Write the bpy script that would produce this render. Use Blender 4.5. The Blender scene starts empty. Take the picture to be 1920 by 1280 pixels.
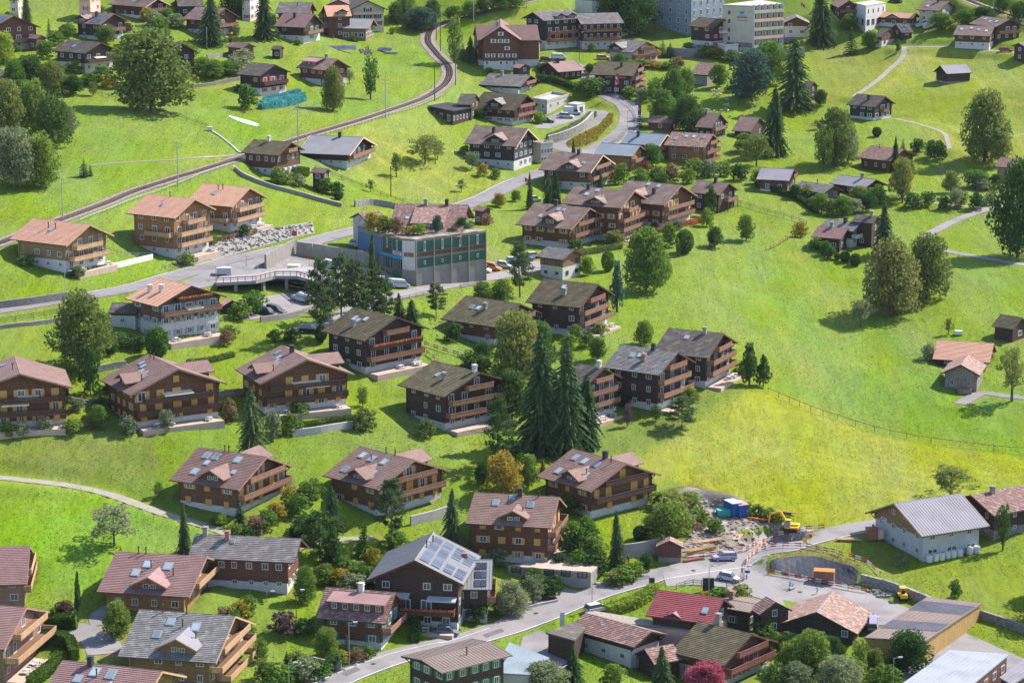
import bpy, math, random
import numpy as np
from mathutils import Vector, Matrix
from mathutils.geometry import delaunay_2d_cdt
R_ = math.radians
scene = bpy.context.scene
COL = scene.collection
# ------------------------------------------------------------------ camera, sky, sun, exposure
CAMZ, DEPR, LENS = 139.0, 12.0, 95.0
cam_data = bpy.data.cameras.new('camera'); cam = bpy.data.objects.new('camera', cam_data); COL.objects.link(cam)
cam_data.lens, cam_data.sensor_width, cam_data.clip_start, cam_data.clip_end = LENS, 36.0, 1.0, 6000.0
cam.location = (0, 0, CAMZ); cam.rotation_euler = (R_(90 - DEPR), 0, 0)
scene.camera = cam
SUN_AZ, SUN_EL = 58.0, 44.0            # azimuth clockwise from +Y
world = bpy.data.worlds.new('World'); scene.world = world; world.use_nodes = True
wn = world.node_tree.nodes; wl = world.node_tree.links
sky = wn.new('ShaderNodeTexSky'); sky.sky_type = 'NISHITA'; sky.sun_disc = False
sky.sun_elevation = R_(SUN_EL); sky.sun_rotation = R_(SUN_AZ); sky.altitude = 1000; sky.air_density = 1.0; sky.dust_density = 1.0; sky.ozone_density = 1.0
wn['Background'].inputs['Strength'].default_value = 0.15
wl.new(sky.outputs[0], wn['Background'].inputs[0])
sd = Vector((math.sin(R_(SUN_AZ)) * math.cos(R_(SUN_EL)), math.cos(R_(SUN_AZ)) * math.cos(R_(SUN_EL)), math.sin(R_(SUN_EL))))
sun_data = bpy.data.lights.new('sun', 'SUN'); sun_data.energy = 4.8; sun_data.angle = R_(0.6); sun_data.color = (1.0, 0.93, 0.82)
sun = bpy.data.objects.new('sun', sun_data); COL.objects.link(sun); sun.rotation_euler = sd.to_track_quat('Z', 'Y').to_euler()
sun.location = (0, 0, 400)
vs = scene.view_settings; vs.view_transform = 'Standard'; vs.look = 'None'; vs.gamma = 1.0; vs.use_curve_mapping = False; vs.exposure = 1.15
scene.cycles.max_bounces = 5; scene.cycles.transparent_max_bounces = 6; scene.cycles.use_denoising = True
scene.cycles.sample_clamp_indirect = 4
# ------------------------------------------------------------------ pixel <-> world helpers (pixels of the 1920x1280 photograph)
FPX = 1920 * LENS / 36.0
_c, _s = math.cos(R_(DEPR)), math.sin(R_(DEPR))
def ray(px, py):
    a, b = px - 960, 640 - py
    return np.array([a, FPX * _c + b * _s, -FPX * _s + b * _c])
def onplane(px, py, z):
    d = ray(px, py); t = (z - CAMZ) / d[2]
    return np.array([d[0] * t, d[1] * t, z])
def project(x, y, z):
    dz = z - CAMZ
    dep = y * _c - dz * _s
    up = y * _s + dz * _c
    return 960 + FPX * x / dep, 640 - FPX * up / dep
def scale_at(x, y, z):
    return FPX / (y * _c - (z - CAMZ) * _s)      # pixels per metre
rnd = random.Random(7)
# ------------------------------------------------------------------ terrain heights
CP = [  # (px, py, height)
 (-150,1270,1),(150,1270,0),(500,1270,-1),(700,1250,-1.5),(1000,1250,-3),(1300,1250,-3),(1600,1250,-3),(1900,1250,-2.5),
 (0,1150,1.5),(250,1130,1.5),(500,1120,1.5),(700,1130,1),(1000,1120,-.5),(1300,1080,0),(1500,1120,-.5),(1700,1160,-1),(1900,1130,3),(1800,1060,3.5),
 (-50,1000,3),(200,1000,3),(350,1000,3.5),(500,960,4),(750,980,3.5),(1000,1010,3),(1150,960,3),(1400,990,1.5),(1600,960,3),(1800,930,5),(1950,900,6),
 (-50,895,5.5),(150,910,5.5),(330,950,4.5),(100,840,9.5),(300,860,8),(480,860,7.5),(600,860,7),(850,880,6.5),(1000,870,6),(1250,850,6),(1500,860,5),(1800,800,7),
 (-50,790,14),(130,790,14),(300,790,13.5),(480,790,12.5),(640,790,12.5),(820,790,12),(950,790,11),(1100,790,9.5),(1250,760,9.5),(1400,730,9),(1500,740,8),(1700,720,9),(1900,720,8.5),
 (0,680,18),(200,670,17),(400,650,15.5),(560,640,14),(700,680,14),(900,690,13.5),(1080,660,13),(1250,650,13),(1450,640,12),(1650,640,11),(1900,620,11),
 (0,590,21),(200,570,20),(350,530,19),(480,600,12.5),(560,590,12.5),(650,560,13),(750,545,13),(900,525,13),(1000,520,13),(1100,520,14),(1200,550,14),(1350,540,14),(1500,540,13),(1700,540,12),(1900,500,12),
 (0,500,26),(200,500,23),(450,490,19),(600,460,18),(690,440,18),(850,440,15),(1000,470,14.5),(1150,460,16),(1300,430,17),(1450,420,16),(1600,440,13),(1750,420,12),(1900,400,12),
 (0,430,32),(150,400,30),(300,350,28),(450,300,26),(400,400,24),(550,400,21),(600,360,20),(800,380,18),(900,380,17),(1000,330,17),(1100,350,17),(1250,330,18),(1350,330,18),(1450,340,16),(1600,340,13),(1800,330,13),(1920,320,13),
 (50,300,34),(200,280,34),(350,260,31),(550,260,25),(650,240,24),(800,270,20),(950,290,18),(1060,270,18),(1200,240,19),(1350,250,18),(1500,250,14),(1650,220,14),(1850,250,15),
 (0,200,38),(150,200,37),(280,200,36),(450,180,31),(600,190,28),(720,200,25),(820,170,24),(900,200,22),(1000,220,20),(1150,180,20),(1300,180,18),(1450,160,17),(1600,150,17),(1750,150,18),(1920,150,19),
 (50,120,43),(200,100,42),(400,110,37),(550,110,33),(700,120,30),(830,80,28),(1000,110,25),(1150,110,22),(1350,110,20),(1550,100,20),(1700,80,21),(1900,80,22),
 (0,40,48),(130,55,50),(300,40,44),(500,60,38),(700,60,34),(900,30,32),(1100,70,25),(1300,80,22),(1500,40,23),(1700,40,24),(1920,40,26),
 (0,-40,52),(300,-40,50),(600,-40,44),(900,-40,38),(1200,-30,30),(1500,-30,28),(1900,-30,30),(300,-150,62),(900,-150,52),(1500,-150,44),(1900,-150,44)]
GX0, GX1, GY0, GY1, ST = -290.0, 290.0, 345.0, 1250.0, 1.0
nx, ny = int((GX1 - GX0) / ST) + 1, int((GY1 - GY0) / ST) + 1
def _noise(X, Y, s, seed):
    r = np.random.RandomState(seed); t = r.rand(64, 64)
    x, y = X / s, Y / s; xi, yi = np.floor(x).astype(int), np.floor(y).astype(int); fx, fy = x - xi, y - yi
    fx, fy = fx * fx * (3 - 2 * fx), fy * fy * (3 - 2 * fy)
    g = lambda a, b: t[a % 64, b % 64]
    return (g(xi, yi) * (1 - fx) + g(xi + 1, yi) * fx) * (1 - fy) + (g(xi, yi + 1) * (1 - fx) + g(xi + 1, yi + 1) * fx) * fy - .5
SROW = [-60, 20, 100, 225, 350, 480, 600, 720, 900, 1060, 1270]; SCOL = [0, 480, 960, 1440, 1920]
SG = np.array([[5.6,5.4,5.15,5.1,5.1],[5.9,5.65,5.3,5.3,5.3],[6.3,6.05,5.6,5.6,5.6],[7.1,6.8,6.15,6.1,6.1],[7.9,7.5,6.8,6.7,6.7],[8.6,8.2,7.6,7.45,7.4],[9.3,8.9,8.5,8.25,8.1],[9.9,9.5,9.1,8.9,8.7],[10.4,10.1,9.8,9.7,9.6],[11.0,10.8,10.5,10.4,10.4],[11.8,11.6,11.4,11.3,11.3]])
def depth_guess(px, py):
    c = [np.interp(py, SROW, SG[:, i]) for i in range(5)]
    return FPX / np.interp(px, SCOL, c)
_cp = np.array(CP, float); _u, _v = _cp[:, 0] / 960 - 1, _cp[:, 1] / 640 - 1
_A = np.c_[np.ones(len(_u)), _u, _v, _u * _v, _u ** 2, _v ** 2, _v ** 3, _u * _v ** 2]; _k = np.linalg.lstsq(_A, _cp[:, 2], rcond=None)[0]
cpw = np.array([ray(c[0], c[1]) * depth_guess(c[0], c[1]) / FPX + np.array([0, 0, CAMZ]) for c in CP])
_dev = .55 * (_cp[:, 2] - _A @ _k)
for _i in range(len(cpw)):      # small local relief, moved along the ray so that the spot stays where it is seen
    _r = cpw[_i] - np.array([0, 0, CAMZ]); _t = (cpw[_i][2] + _dev[_i] - CAMZ) / _r[2]
    cpw[_i] = _r * (1 + (_t - 1) * .6) + np.array([0, 0, CAMZ])
cx_, cy_ = np.meshgrid(np.arange(GX0, GX1 + .1, 4), np.arange(GY0, GY1 + .1, 4))
num = np.zeros_like(cx_); den = np.zeros_like(cx_)
for p in cpw:
    s2 = (11 + (p[1] - 400) * .012) ** 2
    w = 1.0 / ((cx_ - p[0]) ** 2 + (cy_ - p[1]) ** 2 * .55 + s2) ** 2.2
    num += w * p[2]; den += w
zc = num / den
for _ in range(10):
    q = np.pad(zc, 1, mode='edge'); zc = (q[:-2, 1:-1] + q[2:, 1:-1] + q[1:-1, :-2] + q[1:-1, 2:] + 2 * zc) / 6
GX, GY = np.meshgrid(GX0 + ST * np.arange(nx), GY0 + ST * np.arange(ny))
def _bil(Z, x0, y0, st, x, y):
    fx = np.clip((np.asarray(x, float) - x0) / st, 0, Z.shape[1] - 1.001); fy = np.clip((np.asarray(y, float) - y0) / st, 0, Z.shape[0] - 1.001)
    i, j = fx.astype(int), fy.astype(int); fx, fy = fx - i, fy - j
    return (Z[j, i] * (1 - fx) + Z[j, i + 1] * fx) * (1 - fy) + (Z[j + 1, i] * (1 - fx) + Z[j + 1, i + 1] * fx) * fy
Z = _bil(zc, GX0, GY0, 4.0, GX, GY)
q = np.pad(Z, 2, mode='edge'); Z = sum(q[a:a + ny, b:b + nx] for a in (0, 2, 4) for b in (0, 2, 4)) / 9
Z += 2.3 * _noise(GX, GY, 38, 1) + 1.0 * _noise(GX, GY, 15, 2) + .25 * _noise(GX, GY, 6, 3) + .12 * _noise(GX, GY, 2.6, 4)
def zt(x, y):
    return _bil(Z, GX0, GY0, ST, x, y)
def gnd(px, py, below=0.0):
    """the point of the terrain seen at this pixel"""
    d = ray(px, py); d = d / np.linalg.norm(d); t = np.linspace(400, 1300, 900)
    X, Y, W = d[0] * t, d[1] * t, CAMZ + d[2] * t
    h = W - zt(X, Y) - below
    k = np.argmax(h < 0) if (h < 0).any() else len(t) - 1
    a, b = t[max(k - 1, 0)], t[k]
    for _ in range(24):
        m = (a + b) / 2
        if CAMZ + d[2] * m - float(zt(d[0] * m, d[1] * m)) - below < 0: b = m
        else: a = m
    return np.array([d[0] * b, d[1] * b, float(zt(d[0] * b, d[1] * b))])
def G(pts): return [gnd(*p[:2]) for p in pts]
def smooth(P, step=1.5):
    """Catmull-Rom through the points, resampled every step metres"""
    P = [np.array(p, float) for p in P]; P = [2 * P[0] - P[1]] + P + [2 * P[-1] - P[-2]]; out = []
    for i in range(1, len(P) - 2):
        n = max(2, int(np.linalg.norm(P[i + 1] - P[i]) / step))
        for k in range(n):
            t = k / n; a, b, c, d = P[i - 1:i + 3]
            out.append(.5 * ((2 * b) + (c - a) * t + (2 * a - 5 * b + 4 * c - d) * t * t + (3 * b - 3 * c + d - a) * t ** 3))
    out.append(P[-2]); return np.array(out)
def flatten(path, half, fall=4.0, lift=0.0):
    global Z
    best = np.full(Z.shape, 1e9); hz = np.zeros(Z.shape)
    R = half + fall; r = int(R / ST) + 2
    for p in path:
        i, j = int((p[0] - GX0) / ST), int((p[1] - GY0) / ST)
        i0, i1, j0, j1 = max(i - r, 0), min(i + r, nx), max(j - r, 0), min(j + r, ny)
        if i0 >= i1 or j0 >= j1: continue
        d = np.hypot(GX[j0:j1, i0:i1] - p[0], GY[j0:j1, i0:i1] - p[1])
        m = d < best[j0:j1, i0:i1]
        best[j0:j1, i0:i1][m] = d[m]; hz[j0:j1, i0:i1][m] = p[2] + lift
    m = best < R
    t = np.clip((best - half) / fall, 0, 1); t = t * t * (3 - 2 * t)
    Z[m] = (hz * (1 - t) + Z * t)[m]
def inpoly(X, Y, P):
    c = np.zeros(np.shape(X), bool); n = len(P)
    for i in range(n):
        x1, y1, x2, y2 = P[i][0], P[i][1], P[i - 1][0], P[i - 1][1]
        with np.errstate(all='ignore'):
            c ^= ((y1 > Y) != (y2 > Y)) & (X < (x2 - x1) * (Y - y1) / (y2 - y1 + 1e-9) + x1)
    return c
def flat_area(P, fall=3.0, z=None):
    """level the terrain inside a world polygon to its best-fitting gentle plane"""
    global Z
    m = inpoly(GX, GY, P)
    if not m.any(): return
    if z is None:
        A = np.c_[GX[m], GY[m], np.ones(m.sum())]; k = np.linalg.lstsq(A, Z[m], rcond=None)[0]
        T = GX * k[0] + GY * k[1] + k[2]
    else: T = np.full(Z.shape, z)
    w = m.astype(float); n = int(fall / ST)
    for _ in range(n):
        q = np.pad(w, 1, mode='edge'); w2 = (q[:-2, 1:-1] + q[2:, 1:-1] + q[1:-1, :-2] + q[1:-1, 2:] + w) / 5; w = np.where(m, 1.0, w2)
    Z = T * w + Z * (1 - w)
def colour_mask(P, soft=2):
    m = inpoly(GX, GY, P).astype(float)
    for _ in range(soft):
        q = np.pad(m, 1, mode='edge'); m = (q[:-2, 1:-1] + q[2:, 1:-1] + q[1:-1, :-2] + q[1:-1, 2:] + m) / 5
    return m
# ------------------------------------------------------------------ materials
MATS = {}
def mat(name, c1, c2=None, sc=1.0, rough=.85, bump=0.0, bsc=6.0, coord='Object', band=None, bdark=.55, vary=.12, metal=0.0, spec=.3, detail=4, stretch=None, brick=None, blotch=None):
    """procedural material: base colour mixed by noise, optional board/course bands, brick pattern, blotches of a second tone, bump"""
    if name in MATS: return MATS[name]
    m = bpy.data.materials.new(name); m.use_nodes = True; N, L = m.node_tree.nodes, m.node_tree.links
    b = N['Principled BSDF']; b.inputs['Roughness'].default_value = rough; b.inputs['Metallic'].default_value = metal; b.inputs['Specular IOR Level'].default_value = spec
    tc = N.new('ShaderNodeTexCoord'); mp = N.new('ShaderNodeMapping'); L.new(tc.outputs[coord], mp.inputs[0])
    if stretch: mp.inputs['Scale'].default_value = stretch
    oi = N.new('ShaderNodeObjectInfo')
    def noise(s, det=4, src=None):
        n = N.new('ShaderNodeTexNoise'); n.inputs['Scale'].default_value = s; n.inputs['Detail'].default_value = det; L.new(src or mp.outputs[0], n.inputs['Vector']); return n.outputs['Fac']
    def math_(op, a, b_=None, c=None):
        n = N.new('ShaderNodeMath'); n.operation = op
        for i, v in enumerate((a, b_, c)):
            if v is None: continue
            if isinstance(v, (int, float)): n.inputs[i].default_value = v
            else: L.new(v, n.inputs[i])
        return n.outputs[0]
    def mix(f, a, c):
        n = N.new('ShaderNodeMix'); n.data_type = 'RGBA'
        if isinstance(f, (int, float)): n.inputs[0].default_value = f
        else: L.new(f, n.inputs[0])
        for i, v in ((6, a), (7, c)):
            if isinstance(v, tuple): n.inputs[i].default_value = (*v[:3], 1)
            else: L.new(v, n.inputs[i])
        return n.outputs[2]
    c2 = c2 or tuple(x * .75 for x in c1)
    rmp = N.new('ShaderNodeMapRange'); rmp.inputs[1].default_value = .32; rmp.inputs[2].default_value = .68; L.new(noise(sc, detail), rmp.inputs[0])
    col = mix(rmp.outputs[0], c1, c2); height = None
    if blotch:
        r2 = N.new('ShaderNodeMapRange'); r2.inputs[1].default_value = .5; r2.inputs[2].default_value = .62; L.new(noise(blotch[1], 5), r2.inputs[0])
        col = mix(r2.outputs[0], col, blotch[0])
    if brick:
        bt = N.new('ShaderNodeTexBrick'); L.new(tc.outputs[coord], bt.inputs[0]); bt.inputs['Scale'].default_value = 1.0
        bt.inputs['Brick Width'].default_value, bt.inputs['Row Height'].default_value, bt.inputs['Mortar Size'].default_value = brick[0], brick[1], brick[2]
        bt.inputs['Color1'].default_value = (1, 1, 1, 1); bt.inputs['Color2'].default_value = (.68, .68, .68, 1); bt.inputs['Mortar'].default_value = (.42, .42, .42, 1)
        mm = N.new('ShaderNodeMix'); mm.data_type = 'RGBA'; mm.blend_type = 'MULTIPLY'; mm.inputs[0].default_value = brick[3] if len(brick) > 3 else .8
        L.new(col, mm.inputs[6]); L.new(bt.outputs[0], mm.inputs[7]); col = mm.outputs[2]
    if band:
        sp = N.new('ShaderNodeSeparateXYZ'); L.new(tc.outputs[coord], sp.inputs[0])
        v = math_('ADD', sp.outputs[0], sp.outputs[1]) if band[0] == 'v' else sp.outputs['XYZ'.index(band[0].upper())]
        fr = math_('FRACT', math_('DIVIDE', v, band[1])); idx = math_('FLOOR', math_('DIVIDE', v, band[1]))
        wn_ = N.new('ShaderNodeTexWhiteNoise'); wn_.noise_dimensions = '1D'; L.new(idx, wn_.inputs['W'])
        col = mix(math_('MULTIPLY', wn_.outputs['Value'], .55), col, tuple(x * .55 for x in c1))
        edge = math_('LESS_THAN', fr, .14); col = mix(math_('MULTIPLY', edge, bdark), col, tuple(x * .25 for x in c1)); height = fr
    if vary:
        hv = N.new('ShaderNodeHueSaturation'); L.new(math_('MULTIPLY_ADD', oi.outputs['Random'], vary * 2, 1 - vary), hv.inputs['Value'])
        L.new(math_('MULTIPLY_ADD', oi.outputs['Random'], vary * .15, .5 - vary * .075), hv.inputs['Hue']); L.new(col, hv.inputs['Color']); col = hv.outputs[0]
    L.new(col, b.inputs['Base Color'])
    if bump or height is not None:
        bp = N.new('ShaderNodeBump'); bp.inputs['Strength'].default_value = .6; bp.inputs['Distance'].default_value = bump or .03
        h = noise(bsc, 3)
        if height is not None: h = math_('ADD', h, height)
        L.new(h, bp.inputs['Height']); L.new(bp.outputs[0], b.inputs['Normal'])
    MATS[name] = m; return m
def leafmat(name, c1, c2, sc=.9, tr=.38, gloss=.0):
    if name in MATS: return MATS[name]
    m = bpy.data.materials.new(name); m.use_nodes = True; N, L = m.node_tree.nodes, m.node_tree.links
    N.remove(N['Principled BSDF']); out = N['Material Output']
    tc = N.new('ShaderNodeTexCoord'); oi = N.new('ShaderNodeObjectInfo'); ge = N.new('ShaderNodeNewGeometry')
    n1 = N.new('ShaderNodeTexNoise'); n1.inputs['Scale'].default_value = sc * .5; n1.inputs['Detail'].default_value = 3; L.new(ge.outputs['Position'], n1.inputs[0])
    r = N.new('ShaderNodeMapRange'); r.inputs[1].default_value = .35; r.inputs[2].default_value = .65; L.new(n1.outputs[0], r.inputs[0])
    mx = N.new('ShaderNodeMix'); mx.data_type = 'RGBA'; mx.inputs[6].default_value = (*c1, 1); mx.inputs[7].default_value = (*c2, 1); L.new(r.outputs[0], mx.inputs[0])
    ri = N.new('ShaderNodeMath'); ri.operation = 'MULTIPLY_ADD'; L.new(ge.outputs['Random Per Island'], ri.inputs[0]); ri.inputs[1].default_value = .42; ri.inputs[2].default_value = .79
    ro = N.new('ShaderNodeMath'); ro.operation = 'MULTIPLY_ADD'; L.new(oi.outputs['Random'], ro.inputs[0]); ro.inputs[1].default_value = .4; ro.inputs[2].default_value = .8
    mu = N.new('ShaderNodeMath'); mu.operation = 'MULTIPLY'; L.new(ri.outputs[0], mu.inputs[0]); L.new(ro.outputs[0], mu.inputs[1])
    rh = N.new('ShaderNodeMath'); rh.operation = 'MULTIPLY_ADD'; L.new(oi.outputs['Random'], rh.inputs[0]); rh.inputs[1].default_value = -.045; rh.inputs[2].default_value = .52
    hv = N.new('ShaderNodeHueSaturation'); L.new(mx.outputs[2], hv.inputs['Color']); L.new(mu.outputs[0], hv.inputs['Value']); L.new(rh.outputs[0], hv.inputs['Hue'])
    d = N.new('ShaderNodeBsdfDiffuse'); t = N.new('ShaderNodeBsdfTranslucent'); L.new(hv.outputs[0], d.inputs[0]); L.new(hv.outputs[0], t.inputs[0])
    ms = N.new('ShaderNodeMixShader'); ms.inputs[0].default_value = tr; L.new(d.outputs[0], ms.inputs[1]); L.new(t.outputs[0], ms.inputs[2]); L.new(ms.outputs[0], out.inputs[0])
    MATS[name] = m; return m
def M(k): return MATS[k]
# roofs (uv in metres along ridge / down slope)
for k, c, c2, bl in (('tile_pink', (.255, .158, .136), (.18, .11, .094), ((.22, .13, .11), .3)), ('tile_brown', (.235, .155, .13), (.17, .11, .092), ((.26, .19, .17), .35)), ('tile_dark', (.115, .095, .085), (.075, .062, .055), ((.17, .14, .12), .5)),
                     ('tile_grey', (.20, .18, .175), (.14, .125, .12), ((.26, .24, .23), .6)), ('tile_orange', (.62, .34, .235), (.54, .29, .20), None), ('tile_red', (.37, .09, .09), (.28, .065, .065), None),
                     ('tile_moss', (.12, .10, .055), (.085, .07, .04), ((.16, .13, .07), .6)), ('tile_rose', (.28, .168, .158), (.215, .125, .118), ((.24, .13, .12), .25)), ('tile_slate', (.19, .185, .18), (.13, .125, .12), ((.25, .24, .23), .8)), ('tile_old', (.27, .16, .135), (.17, .10, .085), ((.40, .26, .22), 1.2))):
    mat(k, c, c2, .45, .8, .02, 5, 'UV', vary=.10, brick=(.5, .4, .05, .55), blotch=bl)
for k, c, c2 in (('metal_grey', (.215, .215, .23), (.18, .18, .19)), ('metal_blue', (.20, .24, .27), (.16, .19, .22)), ('metal_brown', (.20, .15, .13), (.16, .12, .105)), ('metal_white', (.27, .285, .33), (.23, .245, .285)), ('metal_pale', (.22, .205, .235), (.185, .175, .20)), ('metal_rose', (.28, .16, .15), (.235, .135, .128)), ('metal_dark', (.05, .045, .045), (.04, .036, .036))):
    mat(k, c, c2, .25, .65, .0, 3, 'UV', vary=.06, spec=.25, blotch=(tuple(x * .8 for x in c), .2))
mat('thatch_strip', (.30, .27, .22), (.20, .18, .15), 2, .9, .04, 9, 'UV', vary=0)
# woods
for k, c, c2 in (('wood_dark', (.068, .040, .030), (.044, .027, .021)), ('wood_black', (.046, .037, .038), (.030, .025, .027)), ('wood_brown', (.155, .068, .038), (.10, .046, .027)), ('wood_red', (.165, .068, .048), (.115, .048, .036)), ('wood_orange', (.34, .155, .065), (.24, .10, .045)), ('wood_light', (.47, .29, .15), (.38, .22, .11)), ('wood_grey', (.17, .14, .12), (.11, .09, .08)), ('wood_pink', (.36, .20, .15), (.28, .15, .115)), ('wood_tan', (.28, .165, .085), (.20, .11, .06))):
    mat(k, c, c2, 1.3, .8, .02, 6, 'Object', band=('z', .24), vary=.1)
for k, c, c2 in (('board_dark', (.06, .045, .036), (.035, .027, .022)), ('board_brown', (.14, .07, .045), (.09, .045, .03)), ('board_yellow', (.45, .28, .11), (.34, .20, .08)), ('board_rail', (.30, .155, .10), (.22, .11, .07)), ('board_rail_light', (.52, .33, .19), (.42, .25, .14)), ('board_rail_dark', (.10, .055, .04), (.07, .038, .028)), ('board_rail_red', (.25, .09, .075), (.19, .07, .055)), ('board_grey', (.24, .21, .185), (.17, .15, .13)), ('board_tan', (.30, .20, .10), (.21, .14, .07))):
    mat(k, c, c2, 2, .8, .02, 6, 'Object', band=('v', .28), vary=.08)
mat('plaster_white', (.50, .485, .465), (.42, .405, .39), .8, .9, .01, 5, vary=.06)
mat('plaster_cream', (.46, .41, .32), (.41, .36, .285), .6, .9, .01, 5, vary=.06)
mat('plaster_grey', (.40, .41, .42), (.34, .35, .36), .5, .9, .01, 5, vary=.04)
mat('plaster_pink', (.62, .40, .32), (.55, .34, .27), .8, .9, .01, 5, vary=.04)
mat('stone_wall', (.30, .28, .25), (.20, .185, .165), 1.2, .95, .06, 3, band=('z', .36), vary=.1, blotch=((.14, .13, .11), 1.6))
mat('stone_rubble', (.27, .25, .235), (.15, .14, .13), 2.5, .95, .10, 3, vary=.25, blotch=((.15, .14, .13), 3))
mat('concrete', (.25, .23, .205), (.19, .175, .155), .5, .9, .015, 5, vary=.06, blotch=((.22, .20, .18), .35))
mat('concrete_pale', (.36, .34, .315), (.30, .28, .26), .6, .9, .01, 5, vary=.05)
mat('asphalt', (.28, .265, .27), (.235, .22, .225), .12, .9, .01, 20, 'Generated', vary=0)
def obj_asphalt(n, c, c2, s=.12, blotch=None): return mat(n, c, c2, s, .92, .01, 12, 'Object', vary=0, blotch=blotch)
obj_asphalt('road_asphalt', (.195, .18, .188), (.165, .153, .158), .10, ((.145, .136, .14), .22))
obj_asphalt('road_pale', (.225, .208, .208), (.19, .176, .176), .10, ((.165, .155, .155), .18))
obj_asphalt('path_gravel', (.26, .24, .20), (.20, .185, .155), .5, ((.22, .22, .14), .35))
obj_asphalt('paving_pink', (.42, .32, .26), (.35, .26, .21), .8)
obj_asphalt('ballast', (.20, .165, .15), (.13, .11, .10), 2.5, ((.27, .23, .20), 1.5))
obj_asphalt('dirt', (.21, .18, .155), (.12, .10, .085), .5, ((.30, .26, .23), .3))
mat('line_white', (.7, .7, .68), (.55, .55, .53), 2, .8, vary=0)
mat('line_yellow', (.65, .45, .08), (.5, .35, .06), 2, .8, vary=0)
mat('rail_steel', (.16, .09, .07), (.10, .06, .05), 1, .5, metal=.3, vary=0)
mat('sleeper', (.10, .08, .07), (.06, .05, .04), 2, .9, vary=.1)
mat('post_wood', (.17, .13, .10), (.10, .08, .06), 3, .9, vary=.2)
mat('pole_metal', (.34, .34, .34), (.26, .26, .26), 1, .6, metal=.2, vary=.05)
mat('pole_dark', (.09, .075, .065), (.06, .05, .045), 2, .8, vary=.05)
mat('bark', (.11, .085, .065), (.06, .048, .038), 4, .95, .03, 8, vary=.15)
for k, c in (('white', (.50, .50, .50)), ('black', (.02, .02, .022)), ('darkgrey', (.06, .06, .065)), ('silver', (.42, .42, .44)), ('red', (.45, .03, .03)), ('bluegrey', (.10, .13, .19)), ('orange', (.62, .16, .04)), ('yellow', (.75, .42, .03)), ('teal', (.02, .34, .30)), ('blue', (.02, .09, .30)), ('amber', (.52, .27, .07)), ('green', (.03, .13, .06)), ('shutter_red', (.45, .04, .05)), ('shutter_brown', (.07, .035, .025)), ('shutter_green', (.04, .15, .09)), ('lilac', (.30, .25, .36)), ('tan', (.45, .30, .20)), ('skin', (.45, .26, .18)), ('rubber', (.02, .02, .02)), ('cream', (.62, .57, .46)), ('pink', (.62, .25, .30)), ('navy', (.012, .018, .035)), ('turquoise', (.34, .56, .50)), ('charcoal', (.035, .035, .04)), ('skyblue', (.02, .30, .55)), ('greyblue', (.20, .26, .30)), ('peach', (.62, .42, .32)), ('sheepwool', (.42, .34, .25))):
    mat('paint_' + k, c, tuple(x * .88 for x in c), 1.5, .45 if k in ('white', 'black', 'silver', 'red', 'darkgrey') else .7, vary=.03)
def glassmat(name, c, rough=.08, spec=.8):
    m = bpy.data.materials.new(name); m.use_nodes = True; N, L = m.node_tree.nodes, m.node_tree.links; b = N['Principled BSDF']
    oi = N.new('ShaderNodeObjectInfo'); mx = N.new('ShaderNodeMix'); mx.data_type = 'RGBA'; L.new(oi.outputs['Random'], mx.inputs[0]); mx.inputs[6].default_value = (*c, 1); e_ = 0 if 'solar' in name else .05; mx.inputs[7].default_value = (c[0] * 3 + e_, c[1] * 3 + e_, c[2] * 3 + e_, 1)
    L.new(mx.outputs[2], b.inputs['Base Color']); b.inputs['Roughness'].default_value = rough; b.inputs['Specular IOR Level'].default_value = spec; MATS[name] = m
glassmat('glass', (.022, .026, .03)); glassmat('sky_glass', (.10, .115, .13), .12, 1.0); glassmat('car_glass', (.01, .012, .015)); glassmat('solar_cell', (.028, .032, .05), .4, .5); glassmat('solar_dark', (.018, .020, .028), .25, .7)
# foliage
for k, a, b_ in (('leaf_spruce', (.10, .155, .06), (.06, .10, .045)), ('leaf_blue', (0.086, 0.144, 0.106), (0.048, 0.086, 0.067)), ('leaf_pine', (0.109, 0.160, 0.065), (0.065, 0.102, 0.043)), ('leaf_green', (.15, .245, .045), (.085, .15, .03)), ('leaf_dark', (0.078, 0.148, 0.038), (0.038, 0.084, 0.024)),
                 ('leaf_olive', (.20, .24, .065), (.115, .155, .042)), ('leaf_autumn', (.20, .215, .07), (.12, .145, .045)), ('leaf_grey', (.24, .28, .15), (.14, .18, .09)), ('leaf_yellow', (0.357, 0.284, 0.037), (0.210, 0.200, 0.037)), ('leaf_bright', (0.232, 0.334, 0.043), (0.138, 0.217, 0.032)),
                 ('leaf_red', (0.378, 0.089, 0.100), (0.231, 0.053, 0.058)), ('leaf_purple', (0.123, 0.072, 0.080), (0.072, 0.043, 0.051)), ('leaf_hedge', (0.080, 0.145, 0.026), (0.043, 0.087, 0.017)), ('leaf_orange', (0.441, 0.179, 0.053), (0.231, 0.137, 0.042)), ('leaf_bronze', (0.290, 0.203, 0.116), (0.174, 0.123, 0.072)), ('leaf_teal', (.12, .40, .40), (.06, .26, .26)), ('leaf_flower', (0.578, 0.126, 0.105), (0.473, 0.315, 0.053))):
    leafmat(k, a, b_)
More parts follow.
